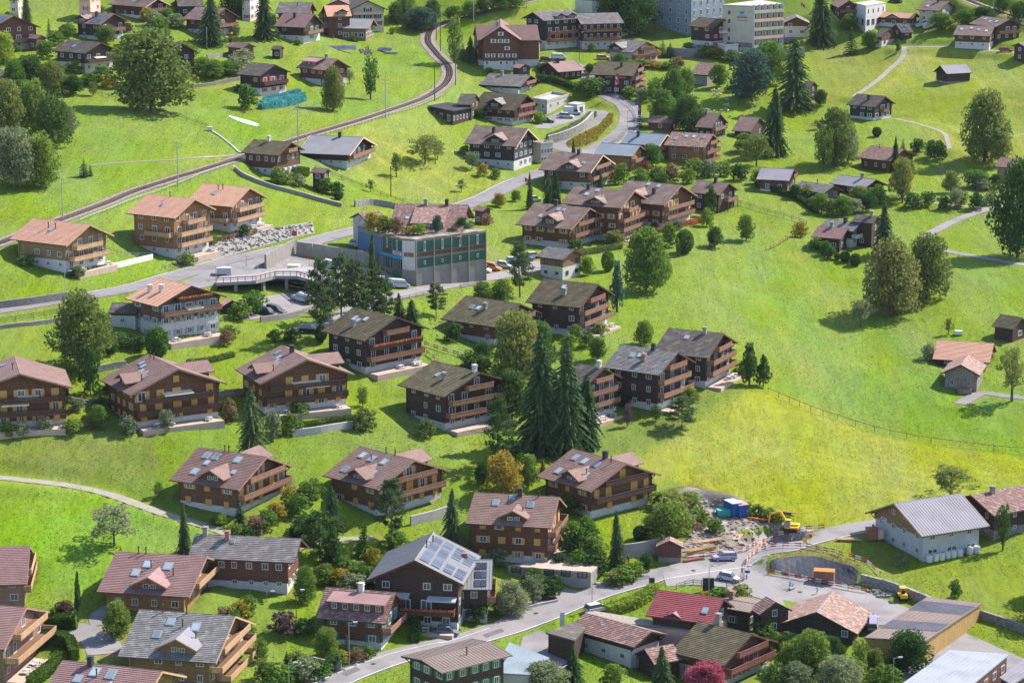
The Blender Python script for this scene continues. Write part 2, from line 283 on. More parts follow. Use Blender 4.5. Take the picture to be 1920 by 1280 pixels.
# ------------------------------------------------------------------ mesh building
class MB:
    def __init__(s): s.v, s.f, s.uv, s.mi = [], [], [], []
    def face(s, pts, uv=None, mi=0):
        n = len(s.v); s.v += [tuple(map(float, p)) for p in pts]; s.f.append(tuple(range(n, n + len(pts)))); s.uv.append(uv or [(0, 0)] * len(pts)); s.mi.append(mi)
    def box(s, x0, x1, y0, y1, z0, z1, mi=0, skip=''):
        a = [(x0, y0, z0), (x1, y0, z0), (x1, y1, z0), (x0, y1, z0), (x0, y0, z1), (x1, y0, z1), (x1, y1, z1), (x0, y1, z1)]
        n = len(s.v); s.v += a
        for k, q in (('b', (0, 3, 2, 1)), ('t', (4, 5, 6, 7)), ('f', (0, 1, 5, 4)), ('r', (1, 2, 6, 5)), ('k', (2, 3, 7, 6)), ('l', (3, 0, 4, 7))):
            if k in skip: continue
            s.f.append(tuple(n + i for i in q)); s.uv.append([(a[i][0], a[i][1] + a[i][2]) for i in q]); s.mi.append(mi)
    def hexa(s, b, t, mi=0):
        """8 corners: 4 bottom (ccw from above), 4 top"""
        n = len(s.v); s.v += [tuple(map(float, p)) for p in list(b) + list(t)]
        for q in ((0, 3, 2, 1), (4, 5, 6, 7), (0, 1, 5, 4), (1, 2, 6, 5), (2, 3, 7, 6), (3, 0, 4, 7)):
            s.f.append(tuple(n + i for i in q)); s.uv.append([(s.v[n + i][0], s.v[n + i][1]) for i in q]); s.mi.append(mi)
    def bar(s, a, b, r, mi=0, n=6, r2=None):
        a, b = Vector(a), Vector(b); d = (b - a); 
        if d.length < 1e-6: return
        d.normalize(); u = d.orthogonal().normalized(); w = d.cross(u); r2 = r if r2 is None else r2; k = len(s.v)
        for c, q in ((a, r), (b, r2)):
            for i in range(n): 
                t = 2 * math.pi * i / n; s.v.append(tuple(c + (u * math.cos(t) + w * math.sin(t)) * q))
        for i in range(n):
            j = (i + 1) % n; s.f.append((k + i, k + j, k + n + j, k + n + i)); s.uv.append([(0, 0)] * 4); s.mi.append(mi)
        s.f.append(tuple(k + i for i in reversed(range(n)))); s.uv.append([(0, 0)] * n); s.mi.append(mi)
        s.f.append(tuple(k + n + i for i in range(n))); s.uv.append([(0, 0)] * n); s.mi.append(mi)
    def beam(s, a, b, w, h, mi=0):
        """rectangular beam from a to b, w wide across, h tall"""
        a, b = Vector(a), Vector(b); d = (b - a).normalized(); side = Vector((d.y, -d.x, 0))
        side = side.normalized() if side.length > 1e-4 else Vector((1, 0, 0)); up = side.cross(d).normalized()
        if up.z < 0: up = -up
        x, z = side * w / 2, up * h / 2
        s.hexa([a - x - z, a + x - z, b + x - z, b - x - z], [a - x + z, a + x + z, b + x + z, b - x + z], mi)
    def mesh(s, name, mats, smooth_=False):
        me = bpy.data.meshes.new(name); me.from_pydata(s.v, [], s.f)
        u = me.uv_layers.new(name='UVMap'); u.data.foreach_set('uv', [c for l in s.uv for p in l for c in p])
        for m in (mats if isinstance(mats, (list, tuple)) else [mats]): me.materials.append(M(m) if isinstance(m, str) else m)
        if max(s.mi or [0]): me.polygons.foreach_set('material_index', s.mi)
        if smooth_: me.polygons.foreach_set('use_smooth', [True] * len(s.f))
        return me
SH = {}
def shared(key, fn):
    if key not in SH: SH[key] = fn()
    return SH[key]
def ob(name, me, parent=None, loc=(0, 0, 0), rz=0, scale=(1, 1, 1)):
    o = bpy.data.objects.new(name, me); COL.objects.link(o); o.location = loc; o.rotation_euler = (0, 0, rz); o.scale = scale
    if parent is not None: o.parent = parent
    return o
def tag(o, label=None, cat=None, group=None, kind=None):
    if label: o['label'] = label
    if cat: o['category'] = cat
    if group: o['group'] = group
    if kind: o['kind'] = kind
    return o
LM = []      # landmarks for plant labels: (px, py, ref)
# ------------------------------------------------------------------ roads, railway, yards: centre lines (pixels), level the ground under them
def gpath(pts, step=1.5, sm=7):
    P = smooth(G(pts), step); P[:, 2] = zt(P[:, 0], P[:, 1]); z = P[:, 2]; k = np.ones(2 * sm + 1) / (2 * sm + 1)
    P[:, 2] = np.convolve(np.pad(z, sm, mode='edge'), k, mode='valid'); return P
ROADS = {   # name: (pixel points, width m, material, offset)
 'upper_road': ([(-60,592),(0,580),(120,562),(250,540),(345,512),(420,492),(500,474),(600,450),(700,425),(790,408),(860,388),(940,355),(1000,330),(1060,305),(1110,283),(1150,262),(1176,240),(1183,215),(1172,196),(1150,186),(1136,178),(1128,160),(1140,128),(1180,118),(1240,112)], 7.0, 'road_asphalt', .10),
 'slip_road': ([(1110,283),(1075,288),(1050,275),(1060,258),(1095,240),(1122,225),(1128,212),(1110,205),(1070,212),(1035,222)], 4.6, 'road_asphalt', .085),
 'lower_road': ([(575,620),(640,598),(700,562),(760,552),(860,532),(930,518),(985,508),(1015,490)], 7.0, 'road_pale', .10),
 'valley_road': ([(560,1310),(640,1268),(740,1232),(880,1198),(1000,1160),(1100,1118),(1200,1085),(1320,1060),(1420,1042),(1500,1015),(1570,998),(1660,980)], 6.6, 'road_pale', .10),
 'hotel_road': ([(1136,178),(1110,150),(1085,125),(1060,118),(1000,120)], 6.0, 'road_asphalt', .08),
 'chalet_lane': ([(-20,893),(60,899),(130,908),(200,924),(260,948),(320,968),(400,990),(480,1022),(560,1030),(640,1010),(700,1010)], 2.6, 'path_gravel', .09),
 'orchard_lane': ([(1925,382),(1870,388),(1800,410),(1745,438),(1733,450),(1765,468),(1830,482),(1930,498)], 3.0, 'road_pale', .09),
 'field_lane': ([(1695,372),(1750,380),(1810,388),(1860,390)], 2.0, 'path_gravel', .085),
 'hill_path': ([(1697,84),(1692,108),(1670,130),(1640,155),(1600,184)], 1.8, 'path_gravel', .09),
 'meadow_path': ([(1676,222),(1720,232),(1766,248),(1776,262),(1780,282)], 1.4, 'path_gravel', .09),
 'drive_to_garages': ([(60,1195),(120,1180),(180,1195),(200,1230)], 6.0, 'road_pale', .08),
 'drive_between_hedges': ([(185,1180),(180,1160),(205,1130)], 2.4, 'road_pale', .09),
 'farm_drive': ([(1800,760),(1840,735),(1880,742),(1940,750)], 3.0, 'road_asphalt', .09),
 'path_below_railway': ([(170,310),(260,303),(340,298),(440,289)], 1.1, 'path_gravel', .09),
 'village_lane': ([(1690,92),(1760,86),(1830,94),(1930,102)], 3.0, 'road_pale', .08),
}
RAIL = [(-70,482),(0,456),(60,434),(125,410),(190,387),(250,363),(334,335),(375,322),(435,304),(500,282),(550,265),(630,240),(722,212),(780,192),(822,170),(841,150),(840,127),(820,103),(803,82),(806,63),(830,48),(880,31),(960,11),(1030,-2)]
RAIL2 = [(1790,-6),(1835,10),(1865,21),(1920,40),(1960,52)]
road_paths = {}
for k, (pts, w, m_, off) in ROADS.items():
    road_paths[k] = gpath(pts); flatten(road_paths[k], w / 2 + .8, 4.5)
rail_path = gpath(RAIL, 1.2, 10); flatten(rail_path, 3.0, 5.0, .25)
rail_path2 = gpath(RAIL2, 1.2, 10); flatten(rail_path2, 3.0, 5.0, .25)
AREAS = {  # yards and plazas
 'village_square': ([(1385,1046),(1405,1036),(1432,1030),(1446,1042),(1436,1066),(1440,1072),(1500,1078),(1600,1100),(1690,1135),(1800,1180),(1930,1235),(1930,1290),(1700,1290),(1660,1180),(1570,1180),(1500,1150),(1420,1120),(1330,1095),(1250,1100),(1240,1075),(1330,1045)], 'road_pale', .085),
 'road_widening': ([(330,530),(400,505),(540,470),(600,458),(600,470),(560,482),(520,500),(490,520),(420,530),(350,545)], 'road_asphalt', .095),
 'deck_access': ([(484,508),(505,498),(530,488),(556,482),(600,488),(650,496),(705,504),(740,520),(700,522),(640,514),(560,508),(520,508)], 'road_pale', .09),
 'parking_yard': ([(425,566),(470,560),(560,546),(600,556),(590,575),(560,592),(520,596),(455,600)], 'road_pale', .085),
 'house_forecourt': ([(828,1200),(900,1175),(930,1168),(975,1130),(1020,1120),(1060,1100),(1090,1105),(1000,1150),(900,1195),(850,1215)], 'road_pale', .075),
 'hotel_car_park': ([(1003,240),(1020,222),(1060,205),(1110,205),(1085,225),(1030,243)], 'road_pale', .07),
 'excavation_site': ([(1255,945),(1290,925),(1330,938),(1380,955),(1440,960),(1500,985),(1530,990),(1500,1005),(1420,1030),(1350,1042),(1290,1048),(1255,1040),(1290,1010),(1300,985)], 'dirt', .07),
 'brick_patio': ([(1010,1050),(1045,1015),(1075,1022),(1068,1045),(1050,1062)], 'paving_pink', .07),
 'gravel_lot': ([(980,1190),(1010,1180),(1050,1195),(1080,1215),(1080,1262),(1020,1240),(975,1215)], 'road_pale', .07),
}
areas_w = {}
for k, (pts, m_, off) in AREAS.items():
    P = G(pts); areas_w[k] = P; flat_area(P, 3)
for pts, half, fall, lift in (([(1448,1056),(1500,1050),(1560,1056),(1604,1074)], 1.0, 4.0, 1.5), ([(1275,930),(1320,932),(1375,952)], .8, 3.0, 2.0), ([(1418,1008),(1455,1002),(1485,1003)], 2.0, 1.6, -2.0), ([(1245,955),(1270,975)], 1.0, 2.0, .8)):
    P = gpath(pts); flatten(P, half, fall, lift)
# ------------------------------------------------------------------ house fitting: ridge/eave pixels -> real position, size, pitch
QX = lambda q: (480 * int(q[1]), 320 * int(q[0]))
def upx(q, p):
    if q == 'F': return (p[0], p[1])
    o = QX(q); return (o[0] + p[0] / 4.0, o[1] + p[1] / 4.0)
def fit_house(s):
    pts = {k: upx(s['q'], s[k]) for k in 'ABCDEF' if k in s}; Hh = s['H']; p0 = s.get('pitch', .40)
    A0, B0 = pts['A'], pts['B']
    def world_(H_):
        a, b = gnd(*A0, below=H_), gnd(*B0, below=H_); z = (a[2] + b[2]) / 2
        z = min(a[2], z + 4) if abs(a[2] - z) > 4 else z
        a, b = onplane(*A0, z + H_), onplane(*B0, z + H_)
        if np.linalg.norm(a - b) > 40 or a[1] < 0: b = a + np.array([-12.0, 8.0, 0])
        return a, b
    a, b = world_(Hh); u = b - a
    x = np.array([(a[0] + b[0]) / 2, (a[1] + b[1]) / 2, math.atan2(u[1], u[0]), max(6., math.hypot(u[0], u[1])), 6.5, p0])
    if 'th' in s: x[2] = R_(s['th'])
    def resid(x):
        cx, cy, th, L, w, tp = x; zg = float(zt(cx, cy)) + s.get('dz', 0); ux, uy = math.cos(th), math.sin(th); nx_, ny_ = -uy, ux; zr = zg + Hh; r = []
        loc = {'A': (-.5, 0), 'B': (.5, 0), 'C': (-.5, 1), 'D': (-.5, -1), 'E': (.5, 1), 'F': (.5, -1)}
        for k, p in pts.items():
            a_, n_ = loc[k]; X, Y = cx + ux * L * a_ + nx_ * w * n_, cy + uy * L * a_ + ny_ * w * n_
            P = project(X, Y, zr - abs(n_) * w * tp); wt = 1.0
            r += [(P[0] - p[0]) * wt, (P[1] - p[1]) * wt]
        r += [(tp - p0) / .06, (w - 6.5) * .35, (L - 14) * .08]
        return np.array(r)
    lam = 1.0; r = resid(x); best = (r @ r)
    for it in range(60):
        J = np.zeros((len(r), 6))
        for i in range(6):
            h = 1e-4 if i in (2, 5) else 1e-3; y = x.copy(); y[i] += h; J[:, i] = (resid(y) - r) / h
        dx = -np.linalg.solve(J.T @ J + lam * np.diag(np.diag(J.T @ J) + 1e-6), J.T @ r)
        y = x + dx; y[3] = max(y[3], 3.0); y[4] = min(max(y[4], 2.0), 14); y[5] = min(max(y[5], .08), .8); ry = resid(y)
        if ry @ ry < best: x, r, best, lam = y, ry, ry @ ry, lam * .4
        else: lam *= 3
        if lam > 1e8: break
    return x, math.sqrt(best / max(1, len(pts)))
# ------------------------------------------------------------------ house builder
def m_window(div=2):
    b = MB(); t = .10
    b.box(-.5, -.5 + t, -.07, 0, -.5, .5); b.box(.5 - t, .5, -.07, 0, -.5, .5); b.box(-.5 + t, .5 - t, -.07, 0, -.5, -.5 + t); b.box(-.5 + t, .5 - t, -.07, 0, .5 - t, .5)
    if div >= 2:
        for i in range(1, div): x = -.5 + i / div; b.box(x - .035, x + .035, -.06, 0, -.5 + t, .5 - t)
    return b
def m_panel(x0=-.5, x1=.5, d=.03, z0=-.5, z1=.5, y=-.02):
    b = MB(); b.box(x0, x1, y - d, y, z0, z1); return b
def face_xf(face, along, z, hl, hw):
    return {'g': ((hl, along, z), math.pi / 2), 'b': ((-hl, along, z), -math.pi / 2), '-': ((along, -hw, z), 0.0), '+': ((along, hw, z), math.pi)}[face]
def put_window(root, loc, rz, w, h, frame='paint_white', shut=None, closed=False, div=2, curtain=False, far=False):
    f = ob('window', shared(('win', frame, div), lambda: m_window(div).mesh('window', frame)), root, loc, rz, (w, 1, h))
    ob('pane', shared(('pane',), lambda: m_panel(-.42, .42, .012, -.42, .42, -.004).mesh('pane', 'glass')), f)
    if shut:
        key = ('sh', shut)
        if closed:
            for s in (-1, 1): ob('shutter', shared(key, lambda: m_panel(-.25, .25, .05, -.52, .52, -.05).mesh('shutter', shut)), f, (s * .262, -.03, 0))
        else:
            for s in (-1, 1): ob('shutter', shared(key, lambda: m_panel(-.25, .25, .05, -.52, .52, -.05).mesh('shutter', shut)), f, (s * .74, .03, 0), 0, (.85, 1, 1))
    return f
TILE = ('tile',)
def roof_slab(b, L, w, H, tp, s, og_l, kind, x0=None, x1=None, th=.2):
    x0 = -L / 2 if x0 is None else x0; x1 = L / 2 if x1 is None else x1
    sl = w * math.sqrt(1 + tp * tp); up = Vector((0, s * tp, 1)).normalized()
    pt = lambda x, v, lift=0.0: Vector((x, s * w * v, H - w * tp * v)) + up * lift
    if kind.startswith('tile'):
        n = max(3, int(sl / .42))
        for i in range(n):
            v0, v1 = i / n, (i + 1) / n
            q = [pt(x0, v0, .0), pt(x1, v0, .0), pt(x1, v1, .07), pt(x0, v1, .07)]; uv = [(x0, v0 * sl), (x1, v0 * sl), (x1, v1 * sl), (x0, v1 * sl)]
            if s > 0: b.face(q[::1], uv)
            else: b.face(q[::-1], uv[::-1])
            q = [pt(x0, v1, .07), pt(x1, v1, .07), pt(x1, v1, 0), pt(x0, v1, 0)]
            b.face(q if s > 0 else q[::-1], [(x0, v1 * sl)] * 4)
    else:
        q = [pt(x0, 0), pt(x1, 0), pt(x1, 1), pt(x0, 1)]; uv = [(x0, 0), (x1, 0), (x1, sl), (x0, sl)]
        b.face(q if s > 0 else q[::-1], uv if s > 0 else uv[::-1])
        x = x0 + .3
        while x < x1:
            c = [pt(x - .025, 0, 0), pt(x + .025, 0, 0), pt(x + .025, 1, 0), pt(x - .025, 1, 0)]; t = [p + up * .06 for p in c]
            b.hexa(c, t); x += .62
    c = [pt(x0, 0, -th), pt(x1, 0, -th), pt(x1, 1, -th), pt(x0, 1, -th)]; t = [pt(x0, 0, -.002), pt(x1, 0, -.002), pt(x1, 1, -.002), pt(x0, 1, -.002)]
    if s < 0: c, t = c[::-1], t[::-1]
    k = len(b.v); b.v += [tuple(p) for p in c + t]
    for q in ((0, 3, 2, 1), (0, 1, 5, 4), (1, 2, 6, 5), (2, 3, 7, 6), (3, 0, 4, 7)): b.f.append(tuple(k + i for i in q)); b.uv.append([(0, 0)] * 4); b.mi.append(1)
def balcony(root, face, k_z, a0, a1, hl, hw, depth=1.5, rail='board_rail', flowers=False, post=False, rail_h=1.0):
    """slab with a boarded railing in front of one face; a0..a1 metres along the face"""
    b = MB(); L = a1 - a0; b.box(-L / 2, L / 2, -depth, .0, -.16, 0)
    (x, y, z), rz = face_xf(face, (a0 + a1) / 2, k_z, hl, hw)
    o = ob('balcony', b.mesh('balcony', 'wood_brown' if rail != 'board_rail_light' else 'wood_tan'), root, (x, y, z), rz)
    r = MB(); t = .045
    n = max(3, int(L / .30))
    for i in range(n):
        c = -L / 2 + (i + .5) * L / n; r.box(c - L / n * .44, c + L / n * .44, -depth - t, -depth, .02 + .0 * (i % 2), rail_h - .08)
    for s in (-1, 1):
        m_ = max(2, int(depth / .3))
        for i in range(m_):
            c = -depth + (i + .5) * depth / m_; r.box(s * (L / 2) - t / 2, s * (L / 2) + t / 2, c - depth / m_ * .44, c + depth / m_ * .44, .02, rail_h - .08)
    r.box(-L / 2 - .06, L / 2 + .06, -depth - .09, -depth + .05, rail_h - .08, rail_h)
    for s in (-1, 1): r.box(s * L / 2 - .07, s * L / 2 + .07, -depth + .05, 0, rail_h - .08, rail_h)
    ob('railing', r.mesh('railing', rail), o)
    if flowers:
        fb = MB(); rr = random.Random(int(L * 100))
        for i in range(int(L * 34)):
            c = Vector((rr.uniform(-L / 2, L / 2), -depth - .12 + rr.uniform(-.14, .1), rail_h - .12 + rr.uniform(-.22, .16))); u = Vector((rr.uniform(-1, 1), rr.uniform(-1, 1), rr.uniform(-1, 1))).normalized() * .085; w = u.orthogonal().normalized() * .085
            fb.face([c - u - w, c + u - w, c + u + w, c - u + w])
        ob('flowers', fb.mesh('flowers', 'leaf_flower'), o)
    if post:
        pb = MB()
        for s in (-1, 1): pb.box(s * (L / 2 - .1) - .08, s * (L / 2 - .1) + .08, -depth, -depth + .16, -2.6, -.16)
        ob('post', pb.mesh('post', 'wood_brown'), o)
    return o
def awning(root, face, z, a, w, hl, hw, col='paint_cream', d=1.6):
    (x, y, _), rz = face_xf(face, a, z, hl, hw); b = MB(); b.hexa([(-w / 2, -d, -.35), (w / 2, -d, -.35), (w / 2, -.03, 0), (-w / 2, -.03, 0)], [(-w / 2, -d, -.30), (w / 2, -d, -.30), (w / 2, -.03, .06), (-w / 2, -.03, .06)])
    b.box(-w / 2, w / 2, -d - .03, -d, -.5, -.3); ob('awning', b.mesh('awning', col), root, (x, y, z), rz)
def put_furniture(par, x, y, rr):
    def tb():
        b = MB(); b.box(-.6, .6, -.4, .4, .68, .74); [b.box(i * .5 - .04, i * .5 + .04, j * .3 - .04, j * .3 + .04, 0, .68) for i in (-1, 1) for j in (-1, 1)]
        for k in (-1, 1): b.box(-.5, .5, k * .75 - .15, k * .75 + .15, .40, .45); b.box(-.45, -.4, k * .75 - .1, k * .75 + .1, 0, .4); b.box(.4, .45, k * .75 - .1, k * .75 + .1, 0, .4)
        return b.mesh('garden_table', 'paint_white')
    o = ob('garden_table', shared('gtab', tb), par, (x, y, .10), rr.uniform(0, 3)); o['kind'] = 'stuff'
HOUSES = {}
FL0 = 2.55
GYPX = {0: 97, 2: 76, 3: 36, 5: 69, 6: 137, 14: 81, 15: 76, 17: 54, 19: 180, 20: 162, 22: 126, 23: 127, 25: 176, 26: 235, 28: 319, 29: 315, 30: 333, 31: 90, 32: 92, 33: 68, 34: 105, 35: 122, 36: 178, 37: 151, 39: 160, 40: 247, 41: 261, 43: 297, 44: 306, 45: 320, 46: 358, 47: 68, 50: 44, 53: 78, 54: 93, 56: 157, 57: 226, 59: 322, 61: 511, 62: 484, 63: 435, 64: 641, 69: 700, 70: 648, 71: 466, 72: 452, 73: 429, 74: 399, 75: 525, 76: 631, 77: 726, 78: 770, 79: 790, 80: 806, 81: 806, 82: 802, 83: 775, 84: 965, 85: 966, 86: 970, 87: 1058, 88: 361, 89: 378, 90: 368, 91: 472, 92: 464, 94: 641, 95: 694, 96: 733, 97: 1050, 98: 1010, 99: 1135, 100: 1280, 101: 1150, 102: 1290, 104: 1111, 106: 1164, 107: 1215, 109: 1250, 111: 1288, 114: 1205, 18: 20, 4: 30, 13: 62, 24: 112, 27: 225, 42: 262, 48: 36, 49: 52, 52: 88, 65: 615, 66: 588, 113: 1178}   # pixel row of the near wall corner's foot, by house number
def near_foot(s, x, zonly=False):
    cx, cy, th, L, w, tp = x; ux, uy = math.cos(th), math.sin(th); og, oe = s.get('og', min(1.5, L * .09)), s.get('oe', min(1.3, w * .17)); a, n = -(L / 2 - og), w - oe
    k = 1 if (-uy * -cx + ux * -cy) > 0 else -1; X, Y = cx + ux * a - uy * n * k, cy + uy * a + ux * n * k
    zf = float(zt(X, Y)) * .75 + .25 * float(zt(cx, cy))
    return zf if zonly else project(X, Y, zf)[1]
def build_house(s):
    s['no'] = build_house.n; build_house.n += 1; gy = GYPX.get(s['no']) if not s.get('roofhouse') else None
    if gy:
        for _ in range(7):
            x, err = fit_house(s); dy = near_foot(s, x) - gy; sc_ = scale_at(x[0], x[1], 20); s['H'] = min(max(s['H'] - .8 * dy / sc_, s['H0'] * .62 if 'H0' in s else s['H'] * .62), 18); s.setdefault('H0', s['H'])
    x, err = fit_house(s); cx, cy, th, L, w, tp = x; H = s['H']; zg = float(zt(cx, cy)) + s.get('dz', 0)
    fz = near_foot(s, x, True); drop = min(max(zg - fz, 0), 3.5); zg -= drop; H += drop
    s['res'] = (L, w, math.degrees(math.atan(tp)), err)
    yaw = th + math.pi; og, oe = s.get('og', min(1.5, L * .09)), s.get('oe', min(1.3, w * .17)); hl, hw = L / 2 - og, w - oe
    _ez = H - .24 - hw * tp; FL = max(2.3, _ez / max(1, round(_ez / FL0)))
    root = bpy.data.objects.new(s.get('name', 'chalet'), None); COL.objects.link(root); root.location = (cx, cy, zg); root.rotation_euler = (0, 0, yaw); root.empty_display_size = 2
    tag(root, s['label'], s.get('cat', 'house'), s.get('group')); rr = random.Random(int(cx * 7 + cy * 13))
    # which long side faces the camera
    vis = '-' if (math.cos(yaw - math.pi / 2) * (-cx) + math.sin(yaw - math.pi / 2) * (-cy)) > 0 else '+'; sg = -1 if vis == '-' else 1
    front = 'g'
    RT = .24; ztop = lambda y: H - RT - abs(y) * tp
    wall, roof, base = s['wall'], s['roof'], s.get('base'); base = base and (base[0], base[1] * .55 if s.get('hb') or s.get('shut') == 'paint_amber' else base[1] * .85); bh = base[1] if base else -4
    # walls
    b = MB(); ez = ztop(hw)
    for X, k in ((hl, 1), (-hl, -1)):
        P = [(X, -hw, bh), (X, hw, bh), (X, hw, ez), (X, 0, ztop(0)), (X, -hw, ez)]; b.face(P if k > 0 else P[::-1])
    for Y, k in ((hw, 1), (-hw, -1)):
        P = [(hl, Y, bh), (-hl, Y, bh), (-hl, Y, ez), (hl, Y, ez)]; b.face(P if k > 0 else P[::-1])
    b.face([(-hl, -hw, bh), (-hl, hw, bh), (hl, hw, bh), (hl, -hw, bh)])
    gw = s.get('gwall')
    ob('wall', b.mesh('wall', wall), root)
    if base:
        b = MB(); i = .06; b.box(-hl + i, hl - i, -hw + i, hw - i, -5, bh - .002); ob('base_wall', b.mesh('base_wall', base[0]), root)
    # log corner posts / corner boards
    if wall.startswith('wood') and L > 8:
        b = MB(); b.box(-.12, .12, -.12, .12, max(bh, 0), ez - .05); me_ = b.mesh('corner_post', 'board_dark' if 'dark' in wall or 'black' in wall else s.get('post', 'board_brown'))
        for X in (-hl, hl):
            for Y in (-hw, hw): ob('corner_post', me_, root, (X, Y, 0))
    # roof: one slab per side in one mesh, ridge cap
    b = MB()
    for k in (-1, 1): roof_slab(b, L, w, H, tp, k, og, roof)
    ro = ob('roof', b.mesh('roof', [roof, s.get('soffit', 'board_brown')]), root)
    b = MB(); b.hexa([(-L / 2, -.16, H - .07), (L / 2, -.16, H - .07), (L / 2, .16, H - .07), (-L / 2, .16, H - .07)], [(-L / 2, -.05, H + .08), (L / 2, -.05, H + .08), (L / 2, .05, H + .08), (-L / 2, .05, H + .08)])
    ob('ridge_cap', b.mesh('ridge_cap', s.get('ridge', roof)), ro)
    bbm = s.get('barge', 'paint_shutter_brown')
    for X in (L / 2, -L / 2):
        b = MB()
        for k in (-1, 1): b.beam((X, 0, H - .13), (X, k * w, H - w * tp - .13), .06, .30)
        ob('barge_board', b.mesh('barge_board', bbm), ro)
    b = MB()
    for k in (-1, 1): b.bar((-L / 2, k * (w + .06), H - w * tp - .1), (L / 2, k * (w + .06), H - w * tp - .1), .07, n=5)
    ob('gutter', b.mesh('gutter', 'pole_dark'), ro)
    if L > 8 and not s.get('simple'):
        b = MB()                                   # roof beams carrying the gable overhang
        for k in (0, -.5, .5, -.97, .97):
            for X, d in ((hl, 1), (-hl, -1)):
                b.box(min(X, X + d * (og - .1)), max(X, X + d * (og - .1)), k * hw - .1, k * hw + .1, ztop(k * hw) - .26, ztop(k * hw) - .02)
        for k in (-1, 1):
            for X, d in ((hl, 1), (-hl, -1)): b.beam((X, k * (hw - .1), ez - 1.3), (X + d * (og - .25), k * (hw - .1), ez - .15), .12, .12)
        ob('roof_beam', b.mesh('roof_beam', s.get('beam', 'board_dark' if 'dark' in wall or 'black' in wall else 'board_brown')), root)['kind'] = 'stuff'
    # windows
    shut, frame = s.get('shut'), s.get('frame', 'paint_white'); closed = s.get('closed', 0.0)
    fl = s.get('floors') or max(1, int(ez / FL + .12)); far = s.get('far')
    ww, wh = s.get('ww', 1.15), s.get('wh', 1.2); sp = s.get('sp', 3.1 if not far else 3.4)
    bal = s.get('bal', []); bfl = {}
    def clear_of(face, z0, y0, y1): return True
    noW = s.get('nowin', '')
    for face in (vis, 'g', '+' if vis == '-' else '-', 'b'):
        if face in noW: continue
        half = hl if face in '+-' else hw; shown = face in (vis, 'g')
        n = max(1, int(2 * half / (sp if shown else sp * 1.6)))
        for k in range(fl + (1 if face in 'gb' else 0)):
            z0 = k * FL; top = z0 + .95 + wh
            hb = [q for q in bal if face == q.get('face', 'g') and q['k'] == k]
            for i in range(n):
                a = (i + .5) / n * 2 * half - half + rr.uniform(-.25, .25)
                if face in 'gb' and top + .35 > ztop(a) - .1 - (.9 if shut else 0) * tp: continue
                if face in '+-' and top > ez: continue
                if rr.random() < s.get('skip', .10): continue
                door = any(q['a0'] * hw - .2 < a < q['a1'] * hw + .2 for q in hb)
                h_ = wh + (.75 if door else 0); zc = z0 + .95 + wh / 2 - (.38 if door else 0)
                w_ = ww * (1.25 if door else 1) * rr.choice((.85, 1, 1, 1.15))
                if 2 * half / n < 2.4: w_ = min(w_, .95)
                small = base and z0 + 1.6 < bh and face in '+-' 
                if small: w_, h_ = s.get('bw', .9), s.get('bwh', .7)
                loc, rz = face_xf(face, a, zc, hl, hw)
                sh = shut if not (small and s.get('base_noshut', True)) else None
                if base and zc < bh and not small: sh = s.get('bshut', shut)
                put_window(root, loc, rz, w_, h_, frame, sh, closed=(rr.random() < closed), div=2)
    # balconies
    for q in bal:
        face = q.get('face', 'g'); half = hw if face in 'gb' else hl
        if q['k'] * FL + (1.9 if face in 'gb' else 1.2) > (H - RT if face in 'gb' else ez + .4): continue
        am_ = max(.8, (H - RT - 1.0 - q['k'] * FL) / tp) / half if face in 'gb' else 1
        q = dict(q, a0=max(q['a0'], -am_), a1=min(q['a1'], am_))
        balcony(root, face, q['k'] * FL + .02, q['a0'] * half, q['a1'] * half, hl, hw, q.get('d', min(1.6, og + .5)), q.get('rail', s.get('rail', 'board_rail')), q.get('fl', False), q.get('post', False))
    for q in s.get('awn', []):
        awning(root, q[0], min(q[1], H - 3.4 - abs(q[2]) * tp - q[3] * .5 * tp), q[2], q[3], hl, hw, q[4] if len(q) > 4 else 'paint_cream')
    vis0, sg0 = vis, sg
    # dormers on the visible slope
    for dq in s.get('dorm', []):
        (t, wd, kind, zf) = dq[:4]; vis, sg = (vis0, sg0) if len(dq) < 5 else (('+' if vis0 == '-' else '-'), -sg0)
        xd = (t - .5) * -2 * hl if False else hl - t * 2 * hl      # t = 0 at the front gable, 1 at the rear
        if kind == 'gable':
            rz_ = H - zf; yf = w * .90; ez_d = rz_ - wd / 2 * .5; b = MB(); yb = (H - rz_) / tp
            yb = min(yb + .2, w * .8); face_y = sg * yf * .93; zb = H - tp * yf * .93 - .6
            P = [(xd - wd / 2 + .45, face_y, zb), (xd + wd / 2 - .45, face_y, zb), (xd + wd / 2 - .45, face_y, ez_d - .05), (xd, face_y, rz_ - .25), (xd - wd / 2 + .45, face_y, ez_d - .05)]
            b.face(P if sg < 0 else P[::-1])
            for sx in (-1, 1):
                X = xd + sx * (wd / 2 - .45); yi = sg * max(yb - .5, .2); P = [(X, face_y, zb), (X, yi, zb), (X, yi, ez_d - .05), (X, face_y, ez_d - .05)]; b.face(P)
            d = ob('dormer', b.mesh('dormer', s.get('dwall', wall)), root)
            b = MB(); y0, y1 = sg * (yf + .35), sg * (yb - .1)
